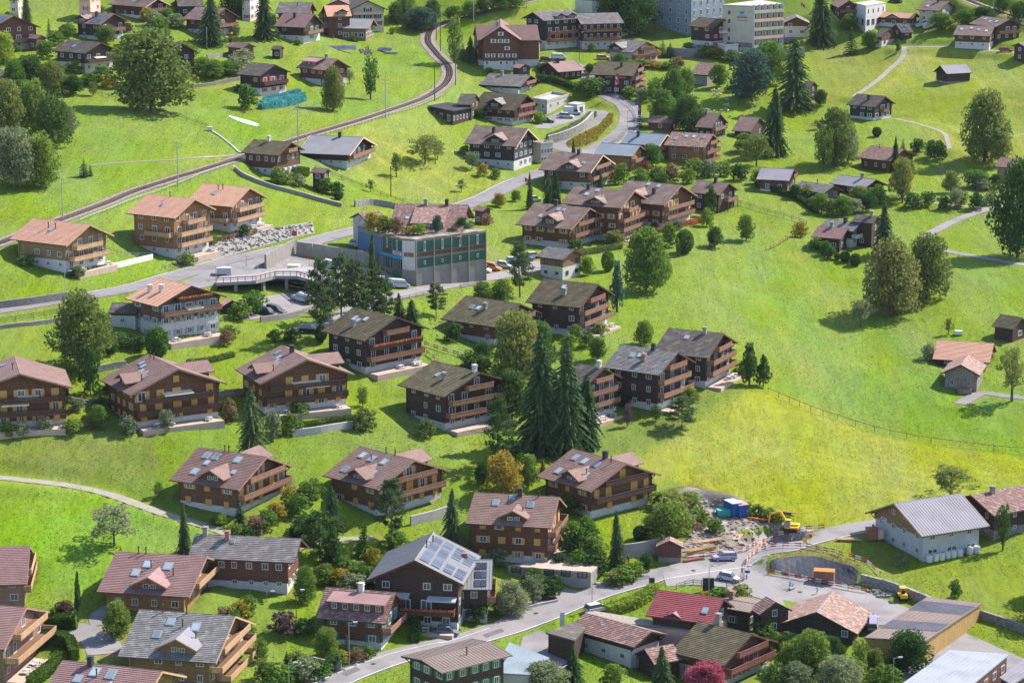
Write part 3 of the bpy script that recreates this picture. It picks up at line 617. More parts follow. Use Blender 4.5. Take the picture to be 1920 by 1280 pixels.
            for sx in (-1, 1):
                A_, B_, C_, D_ = (xd, y0, rz_), (xd, y1, rz_), (xd + sx * wd / 2, y1, ez_d), (xd + sx * wd / 2, y0, ez_d); dn = Vector((0, 0, -.16)); up_ = [Vector(p) for p in (A_, B_, C_, D_)]
                lo = [p + dn for p in up_]; fl_ = (sx * sg) > 0
                k = len(b.v); b.v += [tuple(p) for p in lo + up_]
                for qi in ((0, 1, 2, 3), (7, 6, 5, 4), (0, 4, 5, 1), (1, 5, 6, 2), (2, 6, 7, 3), (3, 7, 4, 0)):
                    b.f.append(tuple(k + i for i in (qi if fl_ else qi[::-1]))); b.uv.append([(b.v[k + i][1], b.v[k + i][0] - xd) for i in (qi if fl_ else qi[::-1])]); b.mi.append(0)
            ob('dormer_roof', b.mesh('dormer_roof', s.get('droof', roof)), d)
            b = MB()
            for sx in (-1, 1): b.beam((xd, sg * (yf + .38), rz_ - .1), (xd + sx * wd / 2, sg * (yf + .38), ez_d - .1), .05, .24)
            ob('barge_board', b.mesh('barge_board', bbm), d)
            nw = 2 if wd > 3.4 else 1
            for i in range(nw):
                a = xd + (i - (nw - 1) / 2) * 1.25; loc, rz = face_xf(vis, a, (zb + ez_d) / 2 + .35, hl, abs(face_y)); put_window(root, loc, rz, 1.0, min(1.3, max(.7, ez_d - zb - .7)), s.get('dframe', frame), None)
        else:   # shed dormer
            y1 = w * .70; y0 = w * .12; z1 = H - tp * y1; zt1 = z1 + zf; b = MB()
            b.hexa([(xd - wd / 2, sg * y1, z1 - .5), (xd + wd / 2, sg * y1, z1 - .5), (xd + wd / 2, sg * y0, H - tp * y0 - .6), (xd - wd / 2, sg * y0, H - tp * y0 - .6)][::(1 if sg < 0 else -1)],
                   [(xd - wd / 2, sg * y1, zt1 - .1), (xd + wd / 2, sg * y1, zt1 - .1), (xd + wd / 2, sg * y0, H - tp * y0 - .1), (xd - wd / 2, sg * y0, H - tp * y0 - .1)][::(1 if sg < 0 else -1)])
            d = ob('dormer', b.mesh('dormer', s.get('dwall', wall)), root); b = MB()
            lo = [Vector(p) for p in ((xd - wd / 2 - .3, sg * (y1 + .5), zt1 - .2), (xd + wd / 2 + .3, sg * (y1 + .5), zt1 - .2), (xd + wd / 2 + .3, sg * y0, H - tp * y0 + .05), (xd - wd / 2 - .3, sg * y0, H - tp * y0 + .05))]
            if sg > 0: lo = lo[::-1]
            b.hexa(lo, [p + Vector((0, 0, .14)) for p in lo]); ob('dormer_roof', b.mesh('dormer_roof', s.get('droof', roof)), d)
            nw = max(2, int(wd / 1.7))
            for i in range(nw):
                a = xd + (i + .5) / nw * wd - wd / 2; loc, rz = face_xf(vis, a, z1 + zf * .48, hl, y1); put_window(root, loc, rz, .9, max(.6, zf * .62), frame, shut if nw < 4 else None)
    vis, sg = vis0, sg0
    # skylights, vents, chimneys, solar panels on the visible slope
    cosp = 1 / math.sqrt(1 + tp * tp); rx = -math.atan(tp) * sg * -1
    def on_roof(t, v, lift=0.0): 
        X = hl - t * 2 * hl; Y = sg * w * v; return (X, Y, H - w * tp * v + lift)
    tilt = math.atan(tp) * (1 if sg < 0 else -1)
    skl = s.get('sky', [])
    if isinstance(skl, int): skl = [((i + .6) / (skl + .3) + rr.uniform(-.04, .04), rr.choice((.28, .42, .5)), 1) for i in range(skl)]
    for (t, v, k) in skl:
        b = MB(); b.box(-.5, .5, -.7, .7, .0, .16); o = ob('skylight', shared('skyf', lambda: b.mesh('skylight', 'paint_greyblue')), root, on_roof(t, v, .05)); o.rotation_euler = (tilt, 0, 0); o.scale = (1.05 * k, 1.0 * k, 1)
        b2 = MB(); b2.box(-.38, .38, -.56, .56, .165, .18); ob('pane', shared('skyp', lambda: b2.mesh('pane', 'sky_glass')), o)
    for (t, v, kind) in s.get('chim', []):
        p = on_roof(t, v); 
        if kind == 'pipe':
            b = MB(); b.bar((0, 0, -.5), (0, 0, 1.15), .11, n=8); b.bar((0, 0, 1.15), (0, 0, 1.3), .17, n=8); o = ob('vent_pipe', shared('pipe', lambda: b.mesh('vent_pipe', 'paint_shutter_brown')), ro, p)
        else:
            cm = {'stack': 'concrete', 'white': 'plaster_white', 'dark': 'paint_charcoal', 'brick': 'wood_pink'}[kind]
            def mk():
                b = MB(); b.box(-.38, .38, -.38, .38, -1.2, 1.05); b.box(-.5, .5, -.5, .5, 1.05, 1.18); b.box(-.3, .3, -.3, .3, 1.18, 1.4, ); b.box(-.48, .48, -.48, .48, 1.4, 1.48); return b.mesh('chimney', cm)
            ob('chimney', shared(('chim', kind), mk), ro, p)
    for sq in s.get('solar', []):
        (t0, t1, v0, v1, mk_) = sq[:5]; sg = sg0 * (sq[5] if len(sq) > 5 else 1); tilt = math.atan(tp) * (1 if sg < 0 else -1)
        nxs = max(1, int(abs(t1 - t0) * 2 * hl / 1.05)); nys = max(1, int((v1 - v0) * w / cosp / 1.75)); b = MB(); b.box(-.5, .5, -.85, .85, .0, .05, 0); 
        b.box(-.48, .48, -.83, .83, .051, .055, 1)
        me = shared(('sol', mk_), lambda: b.mesh('solar_panel', ['paint_greyblue' if mk_ == 'solar_cell' else 'paint_charcoal', mk_]))
        for i in range(nxs):
            for j in range(nys):
                t = t0 + (i + .5) / nxs * (t1 - t0); v = v0 + (j + .5) / nys * (v1 - v0)
                o = ob('solar_panel', me, root, on_roof(t, v, .09)); o.rotation_euler = (tilt, 0, 0)
    vis, sg = vis0, sg0
    if H > 9.5 and bal and not s.get('far') and not s.get('roofhouse') and wall.startswith('wood') and s.get('ter', 1):
        b = MB(); b.box(hl + .02, hl + 3.4, -hw * .96, hw * .96, -3.5, .10); te = ob('terrace', b.mesh('terrace', s.get('term', 'paving_pink')), root)
        for i in range(3): put_furniture(te, hl + 1.9, rr.uniform(-.8, .8) * hw, rr)
    if s.get('extra'): s['extra'](root, dict(hl=hl, hw=hw, H=H, w=w, tp=tp, L=L, vis=vis, sg=sg, bh=bh, ez=ez, ztop=ztop, front=front))
    a = project(cx, cy, zg + H * .4); s['px'] = a; s['foot'] = [(cx + math.cos(yaw) * i * hl - math.sin(yaw) * j * hw, cy + math.sin(yaw) * i * hl + math.cos(yaw) * j * hw) for i, j in ((-1, -1), (1, -1), (1, 1), (-1, 1))]
    HOUSES[s['ref']] = s; LM.append((a[0], project(cx, cy, zg)[1], s['ref'], L * scale_at(cx, cy, zg) * .5)); s['root'] = root
    return root
def block(name, q, corners, H, walls, roof, label, cat, ref, wins=(), parapet=.0, over=.25, base=None, group=None, dzs=None, z=None, rth=.3, frame='paint_white', post=None, shut=None, open_edges=(), bwins=None):
    """building with a flat or shed roof; corners = pixels of the roof's corners (near-left, near, near-right...), H = roof height above the ground under the first corner"""
    px = [upx(q, c) for c in corners]; dz = dzs or [0] * len(px)
    zg = 8.0
    if z is None:
        zg = sorted(gnd(*p, below=H + d)[2] for p, d in zip(px, dz))[0 if H > 12 else len(px) // 3]
    else: zg = z
    P = [onplane(*p, zg + H + d) for p, d in zip(px, dz)]
    if len(P) == 3: P.append(P[0] + P[2] - P[1]); dz = list(dz) + [dz[0] + dz[2] - dz[1]]
    c = np.mean(P, axis=0); root = bpy.data.objects.new(name, None); COL.objects.link(root); root.location = (c[0], c[1], zg); tag(root, label, cat, group)
    A = sum(P[i][0] * P[(i + 1) % len(P)][1] - P[(i + 1) % len(P)][0] * P[i][1] for i in range(len(P)))
    lc = [Vector((p[0] - c[0], p[1] - c[1], H + d)) for p, d in zip(P, dz)]; order = list(range(len(P)))
    n = len(lc); cen = Vector((0, 0, 0))
    inn = [Vector((p.x * (1 - over / max(1, p.xy.length)), p.y * (1 - over / max(1, p.xy.length)), p.z - rth)) for p in lc]
    b = MB()
    for i in range(n):
        if i in open_edges: continue
        a, d = inn[i], inn[(i + 1) % n]; f = [(a.x, a.y, base[1] if base else -5), (d.x, d.y, base[1] if base else -5), tuple(d), tuple(a)]; b.face(f if A > 0 else f[::-1])
    ob('wall', b.mesh('wall', walls), root)
    if base:
        b = MB()
        for i in range(n):
            if i in open_edges: continue
            a, d = inn[i] * .995, inn[(i + 1) % n] * .995; f = [(a.x, a.y, -5), (d.x, d.y, -5), (d.x, d.y, base[1]), (a.x, a.y, base[1])]; b.face(f if A > 0 else f[::-1])
        ob('base_wall', b.mesh('base_wall', base[0]), root)
    b = MB(); top = [tuple(p) for p in lc]; bot = [(p.x, p.y, p.z - rth + .01) for p in lc]
    if A < 0: top, bot = top[::-1], bot[::-1]
    b.face(top, [(p[0], p[1]) for p in top]); b.face(bot[::-1])
    for i in range(n): j = (i + 1) % n; b.face([bot[i], bot[j], top[j], top[i]])
    if roof.startswith('metal') and n == 4:
        e = (lc[1] - lc[0]); m_ = int(e.length / .8)
        for i in range(1, m_):
            p0, p1 = lc[0].lerp(lc[1], i / m_), lc[3].lerp(lc[2], i / m_); b.beam(p0 + Vector((0, 0, .03)), p1 + Vector((0, 0, .03)), .05, .06)
    ob('roof', b.mesh('roof', roof), root)
    if parapet:
        b = MB()
        for i in range(n): b.beam(lc[i] + Vector((0, 0, parapet / 2)), lc[(i + 1) % n] + Vector((0, 0, parapet / 2)), .2, parapet)
        ob('parapet', b.mesh('parapet', walls), root)
    for wn_ in wins:
        (ei, cols, zs, w_, h_), ex = wn_[:5], wn_[5:]
        a, d = inn[ei], inn[(ei + 1) % n]; e = (d - a); e.z = 0; Lw = e.length; e.normalize(); nrm = Vector((e.y, -e.x, 0)) * (1 if A > 0 else -1); rz = math.atan2(nrm.y, nrm.x) + math.pi / 2
        for zc in zs:
            for i in range(cols):
                t = (i + .5) / cols; p = a.lerp(d, t); put_window(root, (p.x, p.y, zc), rz, w_, h_, frame, shut or (ex[0] if ex else None))
    pr = project(c[0], c[1], zg + H * .5); LM.append((pr[0], project(c[0], c[1], zg)[1], ref, 20)) if ref else None
    HOUSES[ref or label] = dict(foot=[(p[0], p[1]) for p in P], root=root, res=None)
    return root, inn, (1 if A > 0 else -1), zg, c

build_house.n = 0
# ------------------------------------------------------------------ the houses: pixels of apex A / rear ridge B / eave corners C,D (front) E,F (rear)
HS = []
def B(q, pts, H, roof, wall, base, label, ref, **k):
    s = dict(q=q, H=H, roof=roof, wall=wall, label=label, ref=ref); s.update(k)
    if base: s['base'] = base
    for t in pts.split():
        a, b = t[1:].split(','); s[t[0]] = (float(a), float(b))
    HS.append(s)
def bl(*a): return [dict(k=x[0], a0=x[1], a1=x[2], **(x[3] if len(x) > 3 else {})) for x in a]
W = 'plaster_white'
# --- top left quarter
B('00', 'A105,120 D305,205 B0,104', 10.5, 'tile_brown', 'wood_red', (W, 2.5), 'red-brown chalet with solar panels on its roof at the left edge', 'red-brown solar chalet', solar=[(.15, .9, .1, .85, 'solar_dark')], bal=bl((1, -.95, .95)), far=1, pitch=.45)
B('00', 'A315,264 B245,262 C270,292 D352,286', 4.2, 'tile_brown', 'wood_red', None, 'small red-brown hut beside the solar chalet', 'small red-brown hut', name='hut', cat='hut', simple=1, far=1)
B('00', 'A862,100 B640,95 C745,182 D972,165 E565,175', 9.5, 'tile_brown', 'wood_dark', (W, 1.5), 'dark chalet with solar panels and a small cross gable above the lawn', 'dark solar chalet', dorm=[(.82, 4.2, 'gable', .4)], solar=[(.05, .45, .1, .9, 'solar_cell')], chim=[(.5, .3, 'dark')], bal=bl((1, -.8, .8)), far=1)
B('00', 'A1150,-2 B880,-40 C1095,50 E830,40 D1310,38', 9.5, 'tile_brown', 'wood_dark', (W, 1.2), 'long dark chalet with pale barge boards and a flower garden below', 'long chalet above the garden', barge='paint_peach', sky=1, chim=[(.3, .1, 'white')], bal=bl((1, -.8, .8)), far=1)
B('00', 'A1500,-30 B1330,-40 C1540,52 E1320,45', 9, 'tile_dark', 'wood_dark', None, 'dark roofed chalet half hidden behind the long chalet', 'dark roofed upper chalet', far=1)
B('00', 'A1680,60 B1490,52 C1600,145 D1800,140 E1345,148', 10, 'tile_brown', 'wood_red', (W, 2.4), 'red-brown chalet with a porch behind the pair of tall spruces', 'red-brown porch chalet', bal=bl((1, -.6, .95, dict(post=True))), far=1)
B('00', 'A760,318 B500,302 C625,398 D895,375 E405,382', 10, 'tile_dark', 'wood_dark', ('plaster_cream', 3.2), 'dark timber chalet on a cream ground floor with one skylight', 'cream based dark chalet', sky=[(.6, .5, 1)], chim=[(.42, .05, 'pipe')], bal=bl((1, -.98, .98, dict(rail='board_rail_dark')), ), awn=[('g', 5.9, 0, 4)], far=1)
B('00', 'A1335,322 B1200,300 C1270,400 D1500,405', 8, 'tile_dark', 'wood_dark', None, 'dark barn mostly hidden behind the big maple', 'barn behind the maple', name='barn', cat='barn', simple=1, far=1)
B('00', 'A1870,324 B1745,320 C1815,363 D1920,352 E1690,350', 4.6, 'tile_brown', 'wood_red', None, 'small red-brown garden house on a stone walled terrace', 'terrace garden house', name='garden_house', cat='hut', simple=1, far=1)
B('00', 'A75,555 B0,520 D212,606', 5, 'tile_dark', 'wood_dark', None, 'dark shed with a blue window among trees at the left edge', 'shed with blue window', name='shed', cat='shed', simple=1, far=1, frame='paint_skyblue')
B('00', 'A150,-60 B100,-60 C130,-5 D170,-10', 9, 'tile_brown', 'plaster_cream', None, 'cream house cut off by the top edge near the left corner', 'cream house at the top edge', far=1)
B('00', 'A715,-75 B620,-80 C680,-10 D770,-20', 9, 'tile_pink', 'plaster_pink', None, 'pinkish plastered house with red shutters at the top edge', 'pink house at the top edge', shut='paint_shutter_red', far=1)
B('00', 'A1900,-90 B1840,-90 C1880,-30 D1960,-35', 10, 'tile_pink', W, None, 'white house with red shutters at the top edge', 'white house at the top edge', shut='paint_shutter_red', far=1)
B('01', 'A415,20 B180,17 C398,100 E140,95 D458,92', 8, 'tile_grey', 'wood_brown', None, 'brown chalet with a plain grey roof behind the pink roofed chalet', 'grey roofed chalet behind', chim=[(.4, .3, 'pipe')], far=1)
B('01', 'A440,105 B200,97 C360,205 E140,196 D515,190', 11, 'tile_rose', 'wood_dark', (W, 2.7), 'pink roofed dark chalet with green shutters and a white ground floor', 'pink roofed chalet', shut='paint_shutter_green', chim=[(.55, .3, 'dark')], bal=bl((1, -.9, .9)), far=1)
B('01', 'A880,140 B530,137 C850,216 E492,210 D915,195', 8.5, 'metal_grey', 'board_tan', None, 'long modern hall with grey metal roof and a pale timber front', 'modern timber hall', name='hall', cat='hall', sky=[(.6, .45, 1.3)], barge='board_tan', far=1, ww=1.8, wh=1.5, sp=2.4, floors=1, skip=0)
B('01', 'A680,45 B520,42 C735,132 E520,118', 9, 'tile_orange', 'wood_red', None, 'house with an orange-brown roof and small dormer behind the timber hall', 'orange-brown roofed house', dorm=[(.35, 4, 'gable', .5)], far=1)
B('01', 'A850,5 B760,-25 C690,85 D985,72', 11.5, 'tile_dark', 'plaster_cream', None, 'cream house with dark timber gable and long side balconies', 'cream house with dark gable', dwall='wood_black', bal=bl((1, -.9, .9, dict(rail='plaster_cream')), (2, -.9, .9, dict(rail='plaster_cream'))), shut='paint_shutter_brown', far=1)
B('01', 'A600,0 B670,-40 C535,42 D720,40', 8, 'tile_pink', 'wood_pink', None, 'low pink-brown house at the top edge left of the cream gabled house', 'low pink-brown house', far=1)
B('F', 'A517,121 B468,118 C484,143 D547,135 E446,139', 10.2, 'tile_dark', 'wood_black', (W, 2.6), 'near-black chalet with red shutters on a white ground floor', 'black chalet with red shutters', shut='paint_shutter_red', bal=bl((1, -.9, .9, dict(rail='board_rail_dark'))), far=1)
B('01', 'A620,440 B400,428 C515,522 E300,506 D710,518', 9.5, 'tile_old', 'wood_red', (W, 2.3), 'reddish chalet with a flat pink dormer and red shutters beside the maple', 'reddish chalet with pink dormer', shut='paint_shutter_red', dorm=[(.72, 6.0, 'shed', 1.3)], droof='metal_rose', chim=[(.35, .05, 'stack')], far=1)
B('01', 'A195,348 B130,346 C180,372 D212,362', 3.6, 'tile_dark', 'wood_dark', None, 'tiny square storage hut on the rough slope', 'tiny storage hut', name='hut', cat='hut', simple=1, far=1)
B('F', 'A1005,48 B893,47 C1015,76 E893,77', 12.5, 'tile_pink', 'wood_brown', (W, 2.4), 'large brown house with white shutters and a wide gable facing the valley', 'large white shuttered house', dorm=[], shut='paint_white', ww=1.0, og=.4, nowin='-')
B('F', 'A937,49 B938,35 C901,76 D977,78', 13.0, 'tile_pink', 'wood_brown', (W, 2.4), 'wide brown front wing with white shutters below a grey chimney', 'brown front wing', shut='paint_white', chim=[(.35, .15, 'stack')], ww=.9, sp=2.2, og=.7)
B('F', 'A1006,60 B980,60 C992,88 D1016,83', 11, 'tile_pink', 'wood_pink', None, 'narrow salmon gabled house attached to the large brown house', 'narrow salmon house', far=1, ww=.8, sp=2.0)
B('F', 'A997,141 B917,139 C975,162 D1013,152 E898,160', 8.5, 'tile_grey', 'wood_dark', (W, 2.0), 'dark chalet with a smooth grey roof above the mossy roofed house', 'dark chalet with smooth grey roof', bal=bl((1, -.9, .9)), far=1, chim=[(.7, .1, 'stack')])
B('F', 'A992,176 B905,174 C962,206 D1012,200 E885,202', 11.8, 'tile_moss', 'wood_dark', (W, 2.5), 'mossy roofed dark house with central gable, red shutters and white base', 'mossy roofed house', shut='paint_shutter_red', dorm=[(.5, 6.0, 'gable', .9)], droof='tile_grey', dwall='wood_black', bal=bl((1, -.9, .9), (2, -.8, .8)), base_noshut=False, ww=1.0)
B('F', 'A892,177 B865,176 C885,200 E855,193', 8.8, 'tile_dark', 'wood_dark', None, 'low dark side wing left of the mossy roofed house', 'dark side wing', far=1, simple=1)
B('F', 'A991,240 B890,236 C968,274 D1011,265 E870,269', 13, 'tile_brown', 'wood_black', (W, 3.0), 'black timber house with many white windows above a white plastered storey', 'black house with white base', dorm=[(.42, 6.5, 'gable', 1.0)], droof='tile_brown', barge='paint_peach', ww=1.5, chim=[(.6, .3, 'dark')], shut=None)
B('01', 'A825,1030 B410,1014 C695,1166 D900,1085', 10, 'metal_grey', 'wood_dark', (W, 2.2), 'long chalet with a plain grey metal roof beside the railway', 'grey metal roofed chalet', barge='paint_peach', chim=[(.42, .05, 'dark')], ww=1.0, bal=bl((1, -.9, .9)))
B('F', 'A548,266 B474,262 C520,292 D572,281 E453,286', 9.8, 'tile_moss', 'wood_brown', (W, 2.6), 'brown chalet with a mossy roof and green doors beside the railway curve', 'mossy chalet by the railway', ww=1.1, sp=2.0, bal=bl((2, -.4, .4)), chim=[(.6, .05, 'white')])
# --- top centre: hotels
B('F', 'A1162,22 B1075,28 C1167,43 E1092,47', 13, 'tile_grey', 'wood_black', (W, 3.2), 'long dark hotel wing with flowered balconies under a pale grey roof', 'dark hotel wing', name='hotel', cat='hotel', bal=bl((1, -.95, .95, dict(face='-', fl=True)), (2, -.95, .95, dict(face='-', fl=True)), (3, -.95, .95, dict(face='-', fl=True))), ww=1.5, sp=2.3, skip=0, og=.8)
B('F', 'A998,22 B1072,20 D1020,38 C978,36', 13.5, 'tile_grey', 'wood_black', (W, 3.2), 'dark gabled end of the hotel with twin dormers and white windows', 'gabled hotel end', name='hotel', cat='hotel', dorm=[(.45, 4, 'gable', .3), (.8, 4, 'gable', .3)], bal=bl((2, -.9, .9, dict(face='+', fl=True)), (1, -.9, .9, dict(face='+', fl=True))), ww=1.5, sp=3)
B('F', 'A1182,22 B1150,21 C1168,42 D1203,43', 13, 'tile_moss', 'wood_black', (W, 2.6), 'dark gabled hotel house with blue-white windows in the shade of big trees', 'shaded hotel house', name='hotel', cat='hotel', ww=1.2, bal=bl((2, -.4, .4, dict(fl=True))), shut=None)
B('F', 'A1357,36 B1308,33 C1336,52 D1380,49 E1291,49', 14, 'tile_moss', 'wood_black', (W, 5.6), 'tall chalet with red shutters on two white plastered storeys', 'tall red shuttered chalet', shut='paint_shutter_red', base_noshut=False, bal=bl((3, -.3, .3, dict(rail='plaster_white')), ))
B('F', 'A1215,78 B1165,75 C1185,97 D1239,93 E1132,96', 10.5, 'tile_grey', 'plaster_cream', None, 'cream hotel chalet with dark cross gable and flowered balconies', 'cream hotel chalet', dorm=[(.72, 6.5, 'gable', .3)], dwall='wood_dark', droof='tile_grey', shut='paint_charcoal', bal=bl((1, -1, 1, dict(fl=True)), (2, -.7, .7, dict(fl=True))), soffit='board_dark', cat='hotel')
def hotel_text(root, g):
    f = bpy.data.curves.new('hotel_lettering', 'FONT'); f.body = 'HOTEL  ALPENHOF'; f.size = .8; f.extrude = .03; f.materials.append(M('paint_peach')); f.align_x = 'CENTER'
    o = bpy.data.objects.new('hotel_lettering', f); COL.objects.link(o); o.parent = root; o.location = (1.0, -g['hw'] - .1, g['ez'] - 1.3); o.rotation_euler = (math.pi / 2, 0, 0)
B('F', 'A1201,118 B1120,115 C1186,143 D1212,132 E1108,140', 12.5, 'tile_moss', 'wood_dark', None, 'broad dark hotel with lettering on its front and pale side balconies', 'lettered dark hotel', name='hotel', cat='hotel', bal=bl((1, -.9, .9, dict(rail='board_rail')), (2, -.9, .9, dict(rail='board_rail')), (3, -.6, .6, dict(rail='board_rail'))), chim=[(.35, .35, 'dark')], extra=hotel_text, ww=1.3, sp=2.6)
B('02', 'A270,465 B465,457 C190,522 D345,542 F552,524', 8, 'metal_rose', 'wood_dark', None, 'low dark chalet under a reddish metal roof beside the hedge', 'reddish metal roofed chalet', chim=[(.3, .1, 'dark')], ww=1.2, sp=2.2, far=1)
B('02', 'A95,477 B40,478 C60,508 D150,512', 5, 'metal_rose', 'wood_dark', None, 'small shed with a reddish roof beside the black garages', 'small reddish roofed shed', name='shed', cat='shed', simple=1, far=1)
B('02', 'A1525,478 B1405,467 C1468,564 E1338,553 D1612,545', 7, 'tile_old', 'wood_dark', ('stone_rubble', 3.4), 'old brown roofed barn on a stone base at the sheep pasture', 'old barn by the sheep', name='barn', cat='barn', far=1, skip=.8)
B('02', 'A1228,872 B1035,867 C1198,926 E1008,918 D1262,905', 7, 'tile_brown', 'wood_red', None, 'small red-brown chalet with a low brown roof behind the blue roofs', 'low red-brown chalet', far=1, ww=.9)
B('02', 'A1560,850 B1425,842 C1495,960 D1630,933 E1385,948', 10.5, 'tile_brown', 'wood_black', None, 'dark chalet with tall white windows below the grazing sheep', 'dark chalet below the sheep', chim=[(.85, .05, 'stack')], bal=bl((1, -.9, .9)), ww=1.1, sp=2.0, far=1)
B('02', 'A1860,882 B1712,874 C1790,985 E1648,985', 8, 'tile_brown', 'wood_dark', None, 'brown roofed house half hidden by the dark tree', 'half hidden brown house', far=1)
B('02', 'A1165,1003 B872,990 C1105,1098 E812,1068 D1225,1070', 10, 'metal_blue', 'wood_red', (W, 1.5), 'chalet with blue-grey metal roof and red flowers on its gable balconies', 'upper blue-grey roofed chalet', chim=[(.72, .3, 'dark')], bal=bl((1, -.9, .9, dict(fl=True, rail='board_rail_red')), (2, -.7, .7, dict(fl=True, rail='board_rail_red'))), barge='paint_peach')
B('02', 'A1505,1003 B1200,990 C1445,1106 D1570,1066', 10, 'tile_old', 'wood_orange', None, 'timber chalet with a streaked brown roof and light balconies', 'streaked brown roofed chalet', sky=4, bal=bl((0, -.9, .9), (1, -.95, .95), (2, -.5, .5)), shut=None, barge='board_rail')
B('02', 'A965,1088 B668,1073 C900,1176 D1018,1140 E618,1152', 10, 'metal_blue', 'wood_orange', None, 'orange timber chalet under a blue-grey metal roof behind two flags', 'orange timber chalet', bal=bl((1, -.95, .95), (2, -.6, .6)), barge='board_rail')
B('F', 'A1132,290 B1036,285 C1108,322 D1153,308 E1007,319', 12, 'tile_brown', 'wood_brown', (W, 2.6), 'big brown chalet with a centred cross gable beside the road bend', 'chalet at the road bend', dorm=[(.42, 6, 'gable', 1.0)], chim=[(.45, .05, 'dark')], sky=[(.2, .5, 1)], bal=bl((1, -.95, .95), (2, -.95, .95), (3, -.5, .5)), barge='paint_peach', shut='paint_shutter_brown')
# --- top right
B('F', 'A1496,32 B1490,26 C1466,46 D1518,44', 8.8, 'tile_grey', 'wood_brown', (W, 4.0), 'brown and white gabled house between the concrete hotel and the tall spruce', 'brown and white gabled house', far=1, ww=1.3)
B('03', 'A620,-5 B545,-25 C528,75 D680,55', 10, 'tile_old', 'wood_red', None, 'red-brown chalet with pinkish roof behind the tall spruce', 'pinkish roofed chalet by the spruce', bal=bl((1, -.9, .9), (2, -.6, .6)), far=1)
B('03', 'A1115,98 B830,92 C1088,145 E800,125 D1140,130', 8, 'tile_orange', 'wood_brown', (W, 1.6), 'low brown chalet with orange-brown roof and centred dormer', 'low orange-brown roofed chalet', dorm=[(.55, 5, 'gable', .2)], droof='tile_brown', far=1)
B('03', 'A1360,12 B1170,4 C1278,83 E1122,74 D1430,62', 9.5, 'tile_brown', 'plaster_cream', None, 'white house with a brown roof and dark weatherboarded gable', 'white house with dark gable', far=1, chim=[(.4, .1, 'dark')], sky=[(.7, .6, 1)])
B('03', 'A1060,183 B960,175 C1090,232 D1000,240', 4.2, 'metal_dark', 'wood_dark', None, 'low carport covered with dark solar panels', 'solar carport', name='carport', cat='carport', solar=[(.1, .9, .1, .9, 'solar_dark')], far=1, simple=1, pitch=.25)
B('03', 'A910,217 B850,212 C850,278 D966,262', 7.2, 'tile_dark', 'wood_red', (W, 2.4), 'small dark red house with two red doors on a white base', 'small house with red doors', far=1, frame='paint_red')
B('03', 'A1822,140 B1610,130 C1705,195 D1915,200', 10.5, 'tile_brown', 'wood_dark', None, 'large dark chalet with brown roof and skylights above the mown meadow', 'large chalet above the meadow', bal=bl((1, -.9, .9), (2, -.7, .7)), sky=3)
B('03', 'A1700,202 B1425,187 C1668,272 E1385,265', 9.5, 'tile_brown', 'wood_brown', (W, 2.6), 'lower wing with many skylights and a white ground floor at the meadow edge', 'skylight wing', sky=4, og=.5)
B('03', 'A1900,322 B1985,320 C1820,345 D1920,350', 4.4, 'tile_grey', 'wood_dark', None, 'low garden shed with grey roof at the right edge beside a red car', 'grey garden shed', name='shed', cat='shed', simple=1, far=1)
B('03', 'A1295,487 B1500,480 C1236,556 D1340,550 F1527,540', 6.4, 'metal_pale', 'wood_dark', ('stone_rubble', .7), 'lone weathered hay barn with a ribbed grey roof in the mown meadow', 'lone hay barn', name='barn', cat='barn', skip=1, nowin='+-gb')
B('03', 'A890,720 B672,704 C800,798 D950,785 E583,786', 8.8, 'tile_dark', 'wood_black', (W, 1.0), 'isolated black chalet with white windows and a wooden terrace', 'isolated black chalet', chim=[(.42, .4, 'dark')], bal=bl((1, -.3, .3), ), ww=1.5, sp=2.6)
B('03', 'A335,618 B300,600 C310,665 D372,650', 5.5, 'tile_dark', 'wood_dark', None, 'little dark hut peeping out behind the wide spruce', 'hut behind the wide spruce', name='hut', cat='hut', simple=1, far=1)
B('03', 'A1020,1118 B765,1097 C915,1202 E668,1186 D1125,1170', 9.2, 'tile_old', 'wood_red', None, 'red-brown chalet with worn brown roof behind a blue spruce', 'chalet behind the blue spruce', chim=[(.72, .15, 'pipe')], ww=1.0, sp=2.6)
B('03', 'A1905,1190 B1742,1181 C1860,1260 E1700,1250', 5.4, 'tile_pink', 'wood_pink', None, 'low pink roofed shed at the right edge', 'low pink roofed shed', name='shed', cat='shed', simple=1, far=1)
# --- left: new orange chalets and the houses below
ora = dict(barge='board_rail_light', soffit='board_tan', rail='board_rail_light', beam='board_tan', post='board_tan', shut=None, ww=1.2, sp=3.0)
B('10', 'A675,400 B245,359 C495,562 E75,512 D858,488', 10.6, 'tile_orange', 'wood_tan', (W, 3.0), 'new light timber chalet with salmon roof, leftmost of the three beside the railway', 'leftmost salmon roofed chalet', **ora, chim=[(.45, .35, 'pipe'), (.6, .35, 'pipe')], sky=[(.52, .42, .8)], bal=bl((1, -.85, .85), (2, -.7, .6)))
B('10', 'A1460,208 B1105,177 C1310,358 E950,318 D1622,290', 11.2, 'tile_orange', 'wood_orange', (W, 2.4), 'new orange timber chalet with garage, middle one of the three salmon roofs', 'middle salmon roofed chalet', **ora, chim=[(.5, .05, 'pipe')], sky=[(.5, .45, .8)], bal=bl((1, -.9, .9), (2, -.9, .9), (3, -.5, .5), (2, -.3, .95, dict(face='-'))))
B('10', 'A1885,125 B1525,97 C1735,272 D2008,205', 11, 'tile_orange', 'wood_orange', (W, 2.6), 'new orange timber chalet at the bank, rightmost of the three salmon roofs', 'rightmost salmon roofed chalet', **ora, chim=[(.5, .2, 'pipe'), (.6, .25, 'pipe')], sky=[(.6, .45, .8)], bal=bl((1, -.95, .95), (2, -.8, .8), (1, 0, .95, dict(face='-'))))
